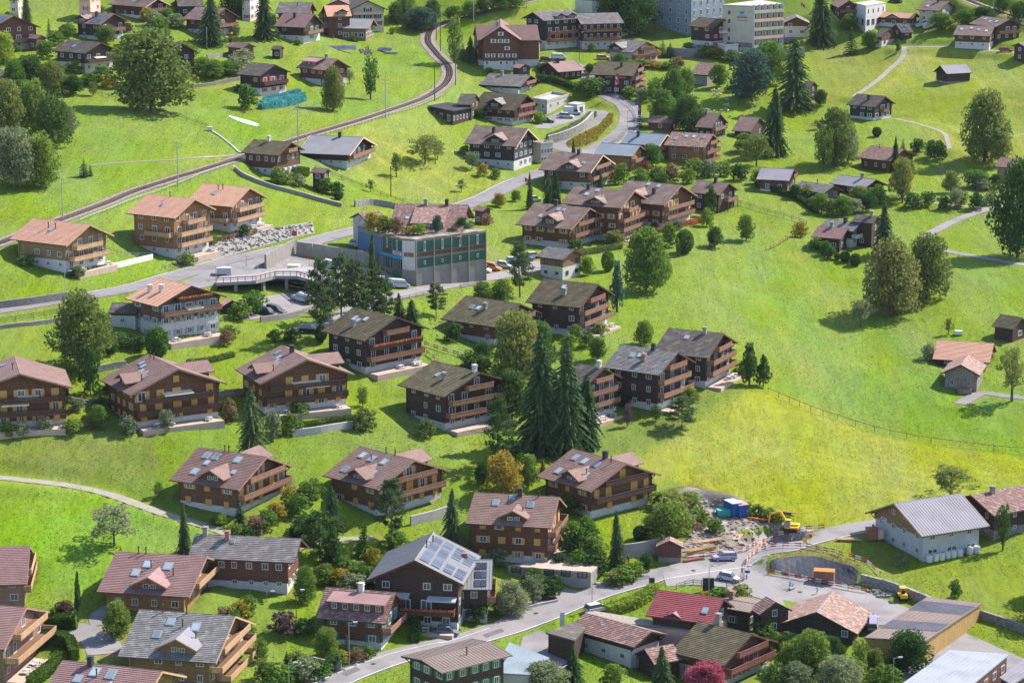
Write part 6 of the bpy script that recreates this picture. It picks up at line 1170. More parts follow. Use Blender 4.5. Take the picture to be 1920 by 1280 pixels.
block('garage_terrace', 'F', [(952,1060), (1108,1072), (1130,1052), (1098,1030), (1072,1014), (1038,1010), (1005,1054)], 1.5, 'concrete', 'paving_pink', 'white concrete garages under the patio of the brown chalet', 'garage', 'patio garages', wins=[(0, 5, [.9], 1.8, 1.2)], over=.05, frame='paint_charcoal')
block('road_deck', '10', [(1615,830), (1800,850), (1925,815), (1925,770), (1760,790)], 3.4, 'concrete', 'road_asphalt', 'concrete parking deck on pillars with guard rail beside the upper road', 'deck', 'concrete parking deck', over=.1) if False else None
# ------------------------------------------------------------------ trees
def quad_leaf(b, p, r, rr, flat=.0):
    u = Vector((rr.gauss(0, 1), rr.gauss(0, 1), rr.gauss(0, 1) * (1 - flat))).normalized(); w = u.cross(Vector((rr.gauss(0, 1), rr.gauss(0, 1), rr.gauss(0, 1)))).normalized()
    u, w = u * r, w * r * rr.uniform(.6, 1); b.face([p - u, p - w * .9, p + u, p + w * .9])
def limb(b, a, d, r0, r1): b.bar(a, d, r0, 0, 6, r1)
def crown_mesh(key, seed, kind, n):
    """unit crown: height 1 (z 0..1 from the ground), width 1"""
    rr = random.Random(seed); b = MB(); t = MB()
    if kind in ('broad', 'round', 'tall', 'apple', 'bush', 'ball', 'slim', 'column'):
        z0 = {'broad': .0, 'round': .05, 'tall': .0, 'apple': .2, 'bush': .0, 'ball': .0, 'slim': .08, 'column': .02}[kind]; nb = {'broad': 44, 'round': 28, 'tall': 46, 'apple': 26, 'bush': 12, 'ball': 1, 'slim': 20, 'column': 16}[kind]
        H = 1 - z0; blobs = []
        if nb == 1: blobs = [(Vector((0, 0, z0 + H / 2)), Vector((.47, .47, H * .5)))]
        else:
            for i in range(nb):
                f = (i + .5) / nb; z = z0 + H * (.12 + .78 * f); prof = math.sin(math.pi * min(1, (.18 + .78 * f) ** .85)) ** .55 if kind != 'tall' else min(1, (1 - f) ** .42 * (.72 + .28 * min(1, f * 4)) * 1.15)
                if kind == 'slim': prof = math.sin(math.pi * (.1 + .8 * f)) ** .6
                if kind == 'column': prof = min(1, (1 - f) * 2.2) * .8
                a = i * 2.399 + rr.uniform(-.4, .4); rad = .36 * prof * rr.uniform(.5, 1.05) if kind != 'apple' else .36 * prof * rr.uniform(.3, 1.15)
                s = rr.uniform(.12, .19) * (1.1 if kind in ('broad', 'round', 'tall') else 1.0) * (1.25 if kind == 'bush' else 1); s *= .75 if kind == 'apple' else 1
                blobs.append((Vector((math.cos(a) * rad, math.sin(a) * rad, z)), Vector((s, s, s * H * rr.uniform(.6, .85)))))
            blobs.append((Vector((0, 0, z0 + H * .5)), Vector((.26, .26, H * .3))))
        tot = sum(e.x * e.x for _, e in blobs); lr = {'broad': .022, 'round': .026, 'tall': .022, 'apple': .022, 'bush': .05, 'ball': .045, 'slim': .035, 'column': .045}[kind]
        for c, e in blobs:
            for _ in range(int(n * e.x * e.x / tot)):
                d = Vector((rr.gauss(0, 1), rr.gauss(0, 1), rr.gauss(0, 1))).normalized(); k = rr.uniform(.62, 1.04) if nb > 1 else rr.uniform(.7, 1.02)
                p = c + Vector((d.x * e.x, d.y * e.y, d.z * e.z)) * k
                if p.z < 0.005: p.z = .005
                quad_leaf(b, p, lr * rr.uniform(.7, 1.25), rr)
        if kind in ('broad', 'round', 'tall', 'apple', 'slim'):
            th = .022 if kind != 'apple' else .03
            limb(t, (0, 0, -.03), (0, 0, z0 + H * .35), th * 1.1, th * .6); limb(t, (0, 0, z0 + H * .35), (0, 0, z0 + H * .8), th * .6, th * .15)
            for c, e in blobs[::2]: limb(t, (0, 0, z0 * .8 + c.z * .25), tuple(c), th * .45, th * .1)
        else: limb(t, (0, 0, -.03), (0, 0, .5), .03, .01)
    elif kind in ('spruce', 'blue', 'cone'):
        limb(t, (0, 0, -.02), (0, 0, .97), .017, .003); tiers = {'spruce': 26, 'blue': 20, 'cone': 14}[kind]; ex, dk_, lean = rr.uniform(.62, .95), rr.uniform(.15, .42), rr.uniform(0, 6.28)
        for i in range(tiers):
            f = i / (tiers - 1); z = .05 + .93 * f; R = (.56 * (1 - f) ** ex + .02) * rr.uniform(.74, 1.14); nbr = max(5, int(13 * (1 - f * .5)))
            for j in range(nbr):
                a = j / nbr * 6.283 + i * .7 + rr.uniform(-.2, .2); r = R * rr.uniform(.62, 1.12) * (1 + .14 * math.cos(a - lean)); droop = r * (dk_ if kind == 'spruce' else .1)
                if rr.random() < .06: continue
                segs = max(2, int(r / .06))
                for k in range(segs):
                    q = (k + .6) / segs; x = r * q; zz = z - droop * q * q + .01; p = Vector((math.cos(a) * x, math.sin(a) * x, zz))
                    s_ = .5 * r / segs + .016; d = Vector((math.cos(a), math.sin(a), -.35 * q)); n_ = Vector((-math.sin(a), math.cos(a), 0)); wd = (.055 * (1.15 - q) + .02) * rr.uniform(.7, 1.2)
                    for sg_ in (-1, 1): b.face([p - d * s_, p + n_ * sg_ * wd + d * s_ * .2 + Vector((0, 0, -wd * rr.uniform(.2, .7))), p + d * s_ * 1.25 + n_ * sg_ * wd * .5 + Vector((0, 0, -wd * .4)), p + d * s_][::1])
    elif kind == 'pine':
        limb(t, (0, 0, -.02), (.02, .01, .55), .016, .011); limb(t, (.02, .01, .55), (0, 0, .95), .011, .004)
        for i in range(30):
            f = i / 29; z = .22 + .74 * f; a = i * 2.4 + rr.uniform(-.4, .4); R = (.46 * math.sin(math.pi * (.22 + .70 * f)) ** .8 + .04) * rr.uniform(.6, 1.1); tip = Vector((math.cos(a) * R, math.sin(a) * R, z + .03)); limb(t, (0, 0, z - .03), tuple(tip), .006, .002)
            for _ in range(int(n / 30)):
                k = rr.uniform(.35, 1.05); p = Vector((tip.x * k, tip.y * k, z + .02 * k)) + Vector((rr.gauss(0, .045), rr.gauss(0, .045), rr.gauss(0, .022))); quad_leaf(b, p, .024 * rr.uniform(.7, 1.2), rr, .4)
    rads = sorted(math.hypot(v[0], v[1]) for v in b.v); k_ = .5 / max(.05, rads[int(len(rads) * (.975 if kind not in ('spruce', 'blue', 'cone') else .99))]); zs = sorted(v[2] for v in b.v); kz = 1.0 / zs[int(len(zs) * .998)]
    b.v = [(x * k_, y * k_, z * kz) for x, y, z in b.v]
    return b.mesh('crown_' + kind, 'leaf_green'), t.mesh('trunk_' + kind, 'bark')
PROTO = {}
SPEC = {'broad': 7500, 'round': 4600, 'tall': 7500, 'apple': 2200, 'bush': 1000, 'ball': 2400, 'slim': 1300, 'column': 1100, 'spruce': 1, 'blue': 1, 'cone': 1, 'pine': 4200}
for k, n in SPEC.items(): PROTO[k] = [crown_mesh(k, 10 + i * 17 + len(k), k, n) for i in range(5 if k in ('broad', 'bush', 'spruce') else 3)]
CM = {}
def crown_with(me_, leaf):
    if (me_.name, leaf) not in CM: c_ = me_.copy(); c_.materials[0] = M(leaf); CM[me_.name, leaf] = c_
    return CM[me_.name, leaf]
PL = []
NAMES = {'broad': ('broadleaf_tree', 'tree'), 'round': ('round_tree', 'tree'), 'tall': ('broadleaf_tree', 'tree'), 'apple': ('fruit_tree', 'tree'), 'bush': ('shrub', 'shrub'), 'ball': ('clipped_shrub', 'shrub'), 'slim': ('slender_tree', 'tree'), 'column': ('columnar_tree', 'tree'), 'spruce': ('spruce_tree', 'tree'), 'blue': ('fir_tree', 'tree'), 'cone': ('small_conifer', 'tree'), 'pine': ('pine_tree', 'tree')}
DESC = {'broad': 'broad crowned tree', 'round': 'round crowned tree', 'tall': 'tall domed tree', 'apple': 'spreading fruit tree', 'bush': 'shrub', 'ball': 'clipped round shrub', 'slim': 'slender tree', 'column': 'columnar conifer', 'spruce': 'spruce', 'blue': 'dense fir', 'cone': 'small conical conifer', 'pine': 'open crowned pine'}
COLN = {'leaf_spruce': 'dark', 'leaf_blue': 'bluish', 'leaf_pine': 'grey-green', 'leaf_green': 'green', 'leaf_dark': 'dark green', 'leaf_olive': 'olive', 'leaf_autumn': 'bronze', 'leaf_grey': 'silvery', 'leaf_yellow': 'yellow', 'leaf_bright': 'bright green', 'leaf_red': 'pinkish red', 'leaf_purple': 'purple', 'leaf_hedge': 'deep green', 'leaf_orange': 'orange', 'leaf_bronze': 'brownish', 'leaf_teal': 'teal', 'leaf_flower': 'flowering'}
prng = random.Random(3)
def T(kind, x, y, top, w, leaf=None, q='F', world=None, h=None):
    w = w * {'spruce': 1.28, 'blue': 1.2, 'cone': 1.15, 'pine': 1.15, 'bush': 1.3, 'round': 1.12, 'broad': 1.08, 'tall': 1.05, 'apple': 1.1}.get(kind, 1)
    if kind == 'bush': top -= (y - top) * .2
    leaf = leaf or {'spruce': 'leaf_spruce', 'blue': 'leaf_blue', 'pine': 'leaf_pine', 'apple': 'leaf_grey', 'cone': 'leaf_spruce', 'column': 'leaf_dark', 'ball': 'leaf_dark'}.get(kind, 'leaf_green')
    p = gnd(x, y) if world is None else world; s = scale_at(*p); hh = (y - top) / (s * .985) if h is None else h; ww = w / s
    cm_, tm_ = prng.choice(PROTO[kind]); nm, cat = NAMES[kind]; root = ob(nm, None, None, (p[0], p[1], p[2] - .05), prng.uniform(0, 6.28)); 
    o = ob('crown' if cat == 'tree' else 'foliage', crown_with(cm_, leaf), root, (0, 0, 0), 0, (ww, ww, hh)); o2 = ob('trunk' if cat == 'tree' else 'stem', tm_, root, (0, 0, 0), 0, (hh * (.9 if kind != 'bush' else .5),) * 2 + (hh,))
    root['category'] = cat; PL.append((root, kind, leaf, x, y, hh)); return root
TREES = '''
spruce 50,42,-12,24|cone 92,72,34,15|round 125,72,46,28 g|round 199,82,48,36 o|spruce 397,84,-18,52|tall 283,207,57,152 o|broad 6,120,60,52 br|broad 58,170,104,64 d|broad 100,178,116,52 o|round 136,178,140,40 d|round 28,178,112,46 g
broad 14,262,150,66 o|broad 62,250,150,58 g|broad 98,276,176,74 d|broad 26,352,240,92 x|broad 78,350,250,66 g|slim 134,180,150,20 g|cone 158,332,298,20|slim 175,180,152,20 o|broad 40,215,150,60 d|round 120,262,200,46 x|cone 170,330,308,14
cone 170,20,-6,15|broad 440,28,-22,54 d|round 470,22,-18,40 d|spruce 495,72,-22,46|round 742,44,4,30 d|round 762,38,-8,38 g|broad 790,58,14,60 b|round 810,40,0,34 d|slim 852,118,30,30 g|spruce 882,116,68,30|spruce 898,118,76,26|cone 868,114,80,16
slim 695,187,102,30 g|tall 625,208,125,44 o|apple 655,158,130,22 x|apple 797,308,252,62 o|apple 743,332,286,26 g|apple 885,318,284,32 x|bush 465,205,166,32 g|round 850,38,12,32 g|round 880,34,2,30 g|round 905,26,-6,34 d|broad 938,18,-20,44 g|round 966,16,-14,34 g|apple 820,300,262,30 o
broad 1112,26,-22,30 d|broad 1180,66,-34,96 d|broad 1146,50,-30,60 d|apple 1228,68,42,20 x|cone 1243,106,74,18|cone 1257,108,80,24|broad 1262,225,130,48 g|round 1286,180,128,36 g|broad 1242,238,168,52 g|broad 1288,248,178,60 d|round 1348,164,120,32 g|broad 1408,188,94,76 b|broad 1442,156,78,62 g|cone 1200,240,194,16|slim 1221,190,150,20 g|round 1312,246,210,34 o
round 1222,312,270,36 g|round 1287,302,280,28 g|apple 1418,312,252,64 o|round 1396,285,250,36 g|spruce 1538,80,-18,60|spruce 1490,202,74,74|spruce 1452,290,162,64|cone 1596,102,48,30|round 1630,92,58,30 g|round 1592,56,26,32 g|cone 1457,116,88,18|cone 1471,112,84,18|broad 1425,160,90,40 g
round 1538,198,168,24 d|round 1766,58,24,46 g|round 1812,50,18,44 g|round 1842,40,12,40 d|tall 1846,302,170,92 o|slim 1874,312,244,44 o|broad 1566,312,203,72 o|round 1590,306,240,46 x|apple 1533,242,224,24 x|spruce 1678,322,256,22|cone 1693,286,260,16|bush 1720,286,264,24 d|round 1690,372,296,44 y|ball 1644,256,238,18 d|round 1880,24,-10,30 g|round 1910,40,2,40 d|column 1684,98,75,10|slim 1545,320,240,40 g
broad 152,692,545,108 o|ball 295,672,612,44 g|bush 170,740,668,30 d|pine 604,640,484,54|pine 640,600,474,54|pine 668,606,486,50|pine 700,604,500,56|column 699,580,428,15 d|pine 722,604,520,40|spruce 748,606,548,34|pine 818,592,530,34|spruce 772,612,560,38|pine 975,556,452,42|round 905,562,528,38 g|round 940,562,524,40 g
spruce 993,392,322,18|spruce 1028,384,324,22|spruce 1042,382,318,24|spruce 1124,354,314,17|column 1333,407,346,26 d|round 967,378,356,18 g|round 936,388,362,24 y|round 1262,206,176,28 o
tall 1211,545,426,84 g|round 1240,530,470,40 o|column 1157,585,486,26 b|round 1100,516,480,26 g|ball 1284,474,430,34 d|bush 1256,462,424,28 g|round 1340,464,424,32 d|round 1399,452,402,32 g|column 1271,480,445,10 g|bush 1325,425,395,24 g
tall 1670,592,446,106 a|tall 1737,560,438,86 o|apple 1614,614,560,40 x|apple 1778,628,594,20 o|spruce 1656,478,378,50|slim 1692,380,296,30 o|broad 1908,482,300,96 d|round 1783,362,320,30 o|ball 1584,491,470,20 d|ball 1604,498,475,22 d|ball 1570,487,473,12 g|ball 1635,484,474,9 y
column 1405,722,640,36 d|column 1431,724,664,28 d|slim 1176,800,756,18 p|pine 1278,802,742,60|slim 1230,790,758,24 g
spruce 1062,852,638,92|spruce 1012,842,620,98|broad 968,720,580,92 o|round 904,690,640,36 d|spruce 1100,835,700,60|pine 935,880,740,50 d|spruce 1040,800,690,60|round 960,790,690,60 d|round 1090,790,720,50 d|round 945,928,845,62 y|round 905,908,864,32 d|round 990,914,850,36 g|cone 1018,888,858,18 q|round 1120,676,630,30 g|round 1208,648,600,38 g|broad 1010,690,600,60 d
spruce 472,854,722,56|bush 12,818,795,32 g|bush 42,818,793,22 x|bush 82,810,784,24 x|bush 136,810,788,34 g|bush 172,802,782,20 n|broad 186,802,758,38 g|round 187,768,742,26 d|bush 240,814,784,28 x|bush 313,808,772,22 x|bush 430,790,752,26 n|ball 408,770,746,22 d|bush 145,768,748,26 x|slim 680,762,722,22 g|bush 684,806,770,42 o|bush 510,822,778,34 x|bush 545,812,778,34 g|bush 118,745,722,20 d
slim 298,932,900,22 g|spruce 345,1037,938,32|apple 214,1022,944,98 x|pine 600,1052,955,76 d|column 625,1070,985,40 d|spruce 622,990,908,42|pine 733,1012,893,60|spruce 848,1024,912,48|cone 684,1046,974,48 g|cone 450,986,938,28|round 410,985,960,30 g|broad 575,1012,965,60 d
spruce 1155,1062,954,40|round 1252,1018,938,80 g|ball 1200,1012,984,28 d|apple 1000,1132,1074,56 x|broad 958,1152,1086,64 x|bush 935,1150,1120,30 g|bush 531,1188,1152,42 p|bush 570,1188,1162,36 d|bush 453,1162,1130,34 y|bush 465,1150,1120,30 g|broad 612,1234,1174,48 g|cone 650,1232,1184,22|cone 538,1262,1216,22|broad 572,1128,1058,38 g|round 221,1196,1124,52 g|column 147,1164,1066,15 d|bush 122,1148,1128,34 p
spruce 1072,1290,1204,56|broad 1020,1305,1238,84 x|spruce 1240,1292,1208,52|broad 1325,1305,1238,86 r|broad 1520,1275,1178,80 g|round 1482,1262,1200,50 g|broad 1572,1305,1228,84 x|slim 1612,1275,1194,38 g|broad 1702,1258,1180,82 d|round 1640,1254,1214,32 g|round 1462,1222,1190,30 g|round 1492,1300,1240,60 x|slim 1880,1032,942,28 d|apple 1782,934,870,96 o|apple 1897,752,648,54 o|bush 1741,674,648,24 x|broad 1560,1240,1190,50 d
broad 1975,1160,1060,90 g|broad 1990,1110,1010,80 g|spruce 1075,300,262,14|round 1160,130,100,22 g|bush 1150,128,118,26 x|apple 865,360,335,20 o|apple 695,360,336,18 o|bush 630,366,345,24 d|ball 635,374,358,18 d|bush 610,362,338,30 g|round 1104,420,398,20 g|ball 1140,508,470,26 g
round 1420,345,318,24 g|round 1540,400,362,36 g|bush 1560,405,378,30 o|round 1580,405,368,38 g|round 1600,400,372,40 x|round 1622,395,360,40 d|bush 1645,382,352,30 g|bush 1512,372,350,26 o|round 1490,372,346,24 d|bush 1530,390,372,26 o|round 1612,380,348,34 o|bush 1710,390,366,30 d|bush 1740,386,362,22 g|bush 1770,392,370,22 d|bush 1800,388,362,26 g|bush 1830,392,366,26 d|bush 1856,386,364,24 x|round 1830,350,318,44 g|bush 1868,352,330,24 d|bush 1840,355,338,30 x|apple 1790,392,352,34 x
bush 1500,445,420,26 y|bush 1530,468,448,22 g|bush 1548,478,455,20 g|bush 1560,485,466,18 d|round 1700,345,300,28 g|bush 1760,300,270,26 d|round 1745,295,262,24 g|bush 1475,345,322,24 g
bush 520,345,318,26 g|bush 560,350,330,24 x|bush 905,330,310,18 y|bush 930,335,318,16 g|bush 300,60,36,30 g|round 275,40,14,26 y|bush 290,50,24,30 x|bush 330,52,30,30 x|bush 315,40,20,26 g|bush 300,50,38,18 n|cone 432,78,60,14 q|bush 240,60,46,16 p
round 380,140,108,40 g|round 400,148,112,44 g|round 425,142,114,40 g|bush 445,138,110,40 x|bush 455,118,96,34 x|bush 350,110,84,40 g|bush 250,90,68,44 g|bush 270,84,64,44 d|bush 130,120,100,50 g|bush 85,110,82,32 g|bush 105,85,62,26 g|bush 170,160,140,36 g|bush 205,165,142,34 y|bush 192,150,128,32 g|bush 235,130,92,26 g|bush 222,120,96,24 x
bush 1010,84,70,20 g|bush 1030,140,122,24 d|bush 1050,150,135,20 y|bush 1100,180,150,44 g|bush 1118,176,150,40 x|bush 1020,134,118,26 d|round 1105,140,120,20 d|bush 1180,130,115,26 g|bush 1200,126,112,28 o|bush 1250,130,118,28 g|bush 1270,128,110,24 n|bush 1225,128,116,30 y|bush 1180,185,165,24 g|bush 1206,188,168,26 x|bush 1230,182,152,24 g|bush 1320,106,88,34 g|bush 1345,110,92,38 y|bush 1372,116,98,34 g|bush 1395,118,100,30 x|bush 1430,112,92,30 g
bush 1165,345,312,26 g|bush 1200,350,320,30 g|bush 1230,346,316,30 o|bush 1260,342,312,30 n|bush 1300,330,302,34 g|bush 1330,332,305,32 x|bush 1358,330,306,30 g|bush 1385,338,312,30 d|bush 1150,340,322,20 y|bush 1210,330,306,16 r|bush 1240,352,326,24 d|bush 1290,344,320,24 g|bush 1100,330,312,20 g
bush 300,668,636,28 g|bush 262,655,632,30 d|bush 225,652,628,40 d|bush 205,662,636,34 d|bush 430,632,612,30 o|bush 425,648,622,20 n|bush 470,590,556,40 g|bush 450,598,570,36 g|bush 480,575,548,34 g|bush 545,640,618,30 d|bush 515,640,620,24 d|ball 602,640,610,24 d|bush 190,625,590,30 d
bush 1000,760,725,30 d|bush 960,860,830,30 d|bush 980,885,855,26 g|bush 900,700,670,40 d|bush 880,690,660,34 g|bush 1170,680,650,26 g|bush 1080,640,612,20 g|bush 1065,660,630,24 g|bush 1100,650,625,26 g|bush 850,640,610,30 d|bush 800,820,790,34 o|bush 1070,960,935,40 g
bush 480,1000,970,34 n|bush 500,990,960,34 g|bush 520,975,945,30 y|bush 555,965,930,40 g|bush 575,940,908,34 g|bush 590,930,900,30 g|bush 545,945,915,30 y|bush 565,1000,975,30 x|bush 700,1060,1030,30 y|bush 665,1085,1055,44 g|bush 640,1075,1045,40 g|bush 625,1060,1032,36 d|bush 660,1110,1080,44 x|bush 690,1095,1065,40 g|bush 640,1100,1070,34 y|bush 610,1095,1060,34 g|bush 720,1080,1050,30 g|bush 740,1030,1000,44 g|bush 770,1060,1030,30 y|bush 620,1095,1070,20 y|bush 648,1085,1065,24 y|bush 440,1010,985,30 g|bush 462,1012,990,26 d
bush 600,1270,1240,40 g|bush 570,1275,1235,50 x|bush 560,1265,1225,40 g|bush 500,1275,1240,40 o|bush 520,1290,1250,60 g|bush 630,1255,1225,34 g|bush 640,1245,1222,30 y|bush 670,1240,1215,30 n|bush 690,1232,1212,26 g|bush 490,1240,1200,24 g|bush 440,1180,1150,30 g|bush 420,1165,1140,24 n
bush 1075,1040,985,40 g|bush 1095,1045,1000,44 d|bush 1115,1050,1010,40 g|bush 1085,1070,1035,34 g|bush 1120,1075,1040,36 d|bush 1050,1065,1040,24 d|bush 1065,1040,1010,26 x|bush 1100,1015,985,40 g|round 1100,1005,965,26 g|bush 1170,1090,1065,50 g|bush 1155,1095,1075,40 o|bush 1190,1078,1055,34 g|bush 1225,1010,975,36 o|bush 1290,1000,965,34 n|bush 1310,985,955,36 g|bush 1260,960,930,50 o|bush 1290,950,925,44 g|bush 1240,950,925,40 g|bush 1340,1000,975,30 g|bush 1210,1070,1040,24 d
bush 1030,1120,1090,30 d|bush 1008,1110,1080,24 d|bush 1045,1105,1080,20 d|bush 1000,1095,1070,40 d|bush 1350,1130,1105,40 g|bush 1365,1140,1110,30 d|bush 1390,1130,1100,34 o|bush 1320,1130,1110,20 y|bush 1690,1060,1040,24 x|bush 1430,1190,1160,34 g|bush 1448,1215,1185,30 g|bush 1410,1220,1190,26 g|bush 1480,1225,1190,34 d|bush 1600,1290,1240,50 g|bush 1660,1290,1250,50 g|bush 870,1110,1085,22 d|bush 1010,1280,1240,40 x|bush 1150,1290,1250,40 g|bush 1450,1300,1250,50 d|bush 1790,1120,1090,20 g|bush 1400,965,945,26 g|bush 1420,968,948,24 d|bush 1440,975,955,26 g|bush 1460,980,960,24 g'''
LC = {'g': 'leaf_green', 'd': 'leaf_dark', 'o': 'leaf_olive', 'x': 'leaf_grey', 'y': 'leaf_yellow', 'a': 'leaf_autumn', 'b': 'leaf_blue', 'br': 'leaf_bright', 'r': 'leaf_red', 'p': 'leaf_purple', 'n': 'leaf_bronze', 'q': 'leaf_orange'}
for tk in TREES.replace('\n', '|').split('|'):
    tk = tk.strip()
    if not tk: continue
    a = tk.split(); x, y, top, w = map(float, a[1].split(',')); T(a[0], x, y, top, w, LC[a[2]] if len(a) > 2 else None)
# ------------------------------------------------------------------ walls, hedges, fences, barriers
wall_along('stone_wall', [(-10,580),(60,571),(128,561)], 1.6, .6, 'stone_rubble', 'dark rubble wall above the upper road at the left edge')
wall_along('stone_wall', [(-10,618),(60,610),(130,600)], .6, .6, 'stone_rubble', 'rubble retaining wall below the upper road at the left edge', lift=.2)
wall_along('concrete_wall', [(438,318),(470,338),(520,356),(580,372),(640,388)], 1.0, .4, 'concrete', 'long concrete wall with walkway winding below the mossy chalet', cap='concrete_pale')
wall_along('concrete_wall', [(498,505),(522,492),(548,478),(556,476)], 3.4, .5, 'concrete', 'pale concrete retaining wall between road and parking deck')
wall_along('concrete_wall', [(556,478),(600,484),(650,492),(700,500)], 3.2, .5, 'concrete', 'shaded concrete wall behind the silver van')
wall_along('concrete_wall', [(488,604),(520,600),(560,592),(590,580)], 1.2, .5, 'concrete', 'low concrete wall at the edge of the lower car park')
wall_along('garden_wall', [(200,507),(240,497),(286,486)], 1.2, .3, 'plaster_white', 'white garden wall beside the lawn of the salmon roofed chalet')
wall_along('concrete_wall', [(548,818),(600,812),(664,802)], 1.4, .5, 'concrete_pale', 'pale retaining wall below the hedge of the apartment chalet')
wall_along('stone_wall', [(172,700),(200,694),(236,688)], 1.3, .5, 'stone_wall', 'short stone terrace wall above the closed shutter chalet')
wall_along('stone_wall', [(112,762),(160,758),(218,752)], .9, .4, 'stone_wall', 'low stone wall along the footpath between two apartment chalets')
wall_along('stone_wall', [(402,744),(440,740),(478,735)], 1.2, .4, 'stone_wall', 'low stone wall right of the closed shutter chalet')
wall_along('curved_wall', [(1028,272),(1060,262),(1092,246),(1112,226)], 2.6, .5, 'stone_wall', 'tall curved stone wall below the terrace building car park', cap='concrete_pale')
wall_along('stone_wall', [(1138,278),(1160,262),(1176,245)], 1.2, .4, 'stone_rubble', 'rubble edging between flower bed and village road')
wall_along('stone_wall', [(1612,1092),(1660,1104),(1700,1118),(1745,1136)], 1.7, .6, 'stone_wall', 'block stone wall behind the yellow machine')
wall_along('stone_wall', [(1836,1158),(1880,1172),(1940,1192)], 1.5, .6, 'stone_wall', 'block stone wall along the meadow at the right edge')
wall_along('concrete_wall', [(585,1250),(612,1256),(640,1258)], 1.8, .4, 'concrete', 'dark stained concrete wall at the bend near the bottom edge')
wall_along('concrete_wall', [(1168,1046),(1200,1042),(1238,1034)], 2.6, .4, 'concrete', 'grey concrete garden wall beside the tall dark fir')
wall_along('stone_wall', [(1250,105),(1290,108),(1330,106)], 3.0, .6, 'stone_rubble', 'coarse boulder wall below the banded grey hotel')
wall_along('concrete_wall', [(960,1150),(1000,1138),(1045,1128)], .5, .3, 'concrete_pale', 'low kerb wall of the orchard corner by the road')
wall_along('stone_wall', [(335,168),(390,162),(452,150)], 1.0, .4, 'stone_wall', 'old stone wall behind the big maple')
wall_along('stone_wall', [(388,110),(430,104)], 1.2, .4, 'stone_wall', 'short stone wall beside the terrace garden house')
wall_along('concrete_wall', [(1440,112),(1475,112),(1508,108)], 3.6, .5, 'concrete', 'tall concrete wall below the hotel parking')
wall_along('stone_wall', [(760,400),(700,385),(665,388)], 1.6, .5, 'stone_rubble', 'dark curved garden wall behind the commercial building')
wall_along('terrace_wall', [(770,985),(810,975),(850,962)], 1.8, .4, 'concrete_pale', 'pale terrace wall right of the middle row chalet')
hedge([(1006,152),(1045,158),(1086,172)], 2.2, 1.4, 'long dark trimmed hedge beside the reddish metal roofed chalet')
hedge([(1418,350),(1460,362),(1500,378),(1530,400)], 1.4, 1.3, 'long dark hedge descending from the beige roofed house')
hedge([(72,1180),(110,1180),(144,1178)], 2.6, 1.3, 'tall dark green hedge beside the columnar conifer')
hedge([(62,1222),(95,1208),(128,1216),(140,1240)], 2.4, 1.4, 'curved hedge enclosing the terrace of the lower left chalet')
hedge([(55,1292),(95,1262),(112,1240)], 2.0, 1.2, 'straight hedge running to the bottom edge')
hedge([(1138,1152),(1175,1142),(1205,1128),(1228,1112)], 1.8, 2.0, 'long loose yellow-green hedge beside the valley road', 'leaf_bright')
hedge([(746,1158),(770,1166),(780,1178),(776,1204)], 1.8, 1.4, 'hedge beside the chalet with broad pink dormer')
hedge([(556,806),(600,800),(664,790)], 1.3, 1.6, 'trimmed hedge in front of the mixed shutter apartment chalet')
hedge([(366,462),(410,452),(480,436)], .9, .9, 'low reddish hedge on top of the gravel bank', 'leaf_bronze')
hedge([(128,520),(160,514),(196,506)], 1.0, 1.0, 'low hedge in front of the leftmost salmon roofed chalet')
hedge([(1060,1078),(1100,1074),(1130,1060)], 1.3, 1.3, 'rounded hedge along the patio garden edge', 'leaf_dark')
hedge([(1030,262),(1060,250),(1095,232),(1112,218)], 1.4, 2.2, 'grey-green planting on top of the curved stone wall', 'leaf_grey')
hedge([(1088,480),(1120,474),(1165,466)], 1.4, 1.2, 'low garden hedge right of the timber store', 'leaf_olive')
hedge([(1235,438),(1280,425),(1330,412)], 1.2, 1.2, 'flowering hedge in front of the terraced chalets', 'leaf_orange')
hedge([(545,330),(575,330)], 2.2, 2.0, 'dark box hedge beside the garden hut on posts')
hedge([(1320,1140),(1360,1150)], 1.4, 1.2, 'short hedge between the red roofed house and the square')
hedge([(335,430+210),(380,636),(425,630)], 1.0, .8, 'dry low hedge below the orange tiled tall chalet', 'leaf_olive')
hedge([(350,684),(400,678),(438,668)], 1.0, .9, 'low hedge along the terrace wall above the lawn', 'leaf_olive')
for i, pts in enumerate(([(488,205),(530,200),(570,190)], [(492,200),(530,193),(568,184)], [(498,194),(530,187),(560,178)])): hedge(pts, 1.7, 1.7, ('front', 'middle', 'rear')[i] + ' row of teal bird netting over vines before the red shuttered house', 'leaf_teal', 'netted_vines', 'rows of netted vines')
fence('field_fence', [(1440,736),(1480,754),(1520,770),(1570,787),(1640,809),(1700,822),(1800,837),(1930,850)], 1.2, 'long thin post fence between mown field and green slope', 5.0, 1, r=.06)
fence('wooden_fence', [(1436,470),(1460,460),(1494,442)], 1.2, 'pale wooden fence leading up to the cottage garden', 2.0, 2, 'board_rail_light', .1)
fence('wooden_fence', [(1388,384),(1425,396),(1470,408),(1512,422)], 1.2, 'dark post fence below the last terraced chalet', 2.5, 2)
fence('garden_fence', [(178,176),(230,190),(283,207),(330,220),(390,240)], 1.1, 'thin dark fence passing under the big maple', 2.6, 2)
fence('railway_fence', [(150,418),(200,398),(260,374),(340,346),(430,312)], .9, 'low white post fence along the railway below the meadow', 2.2, 1, 'paint_white', .07)
fence('railway_fence', [(575,262),(640,246),(722,220),(790,200),(830,182)], .9, 'low post fence beside the curving railway', 2.4, 1, 'concrete_pale', .08)
fence('garden_fence', [(592,318),(640,336),(700,360),(770,388)], 1.1, 'dark garden fence beside the sloping footway', 2.4, 2)
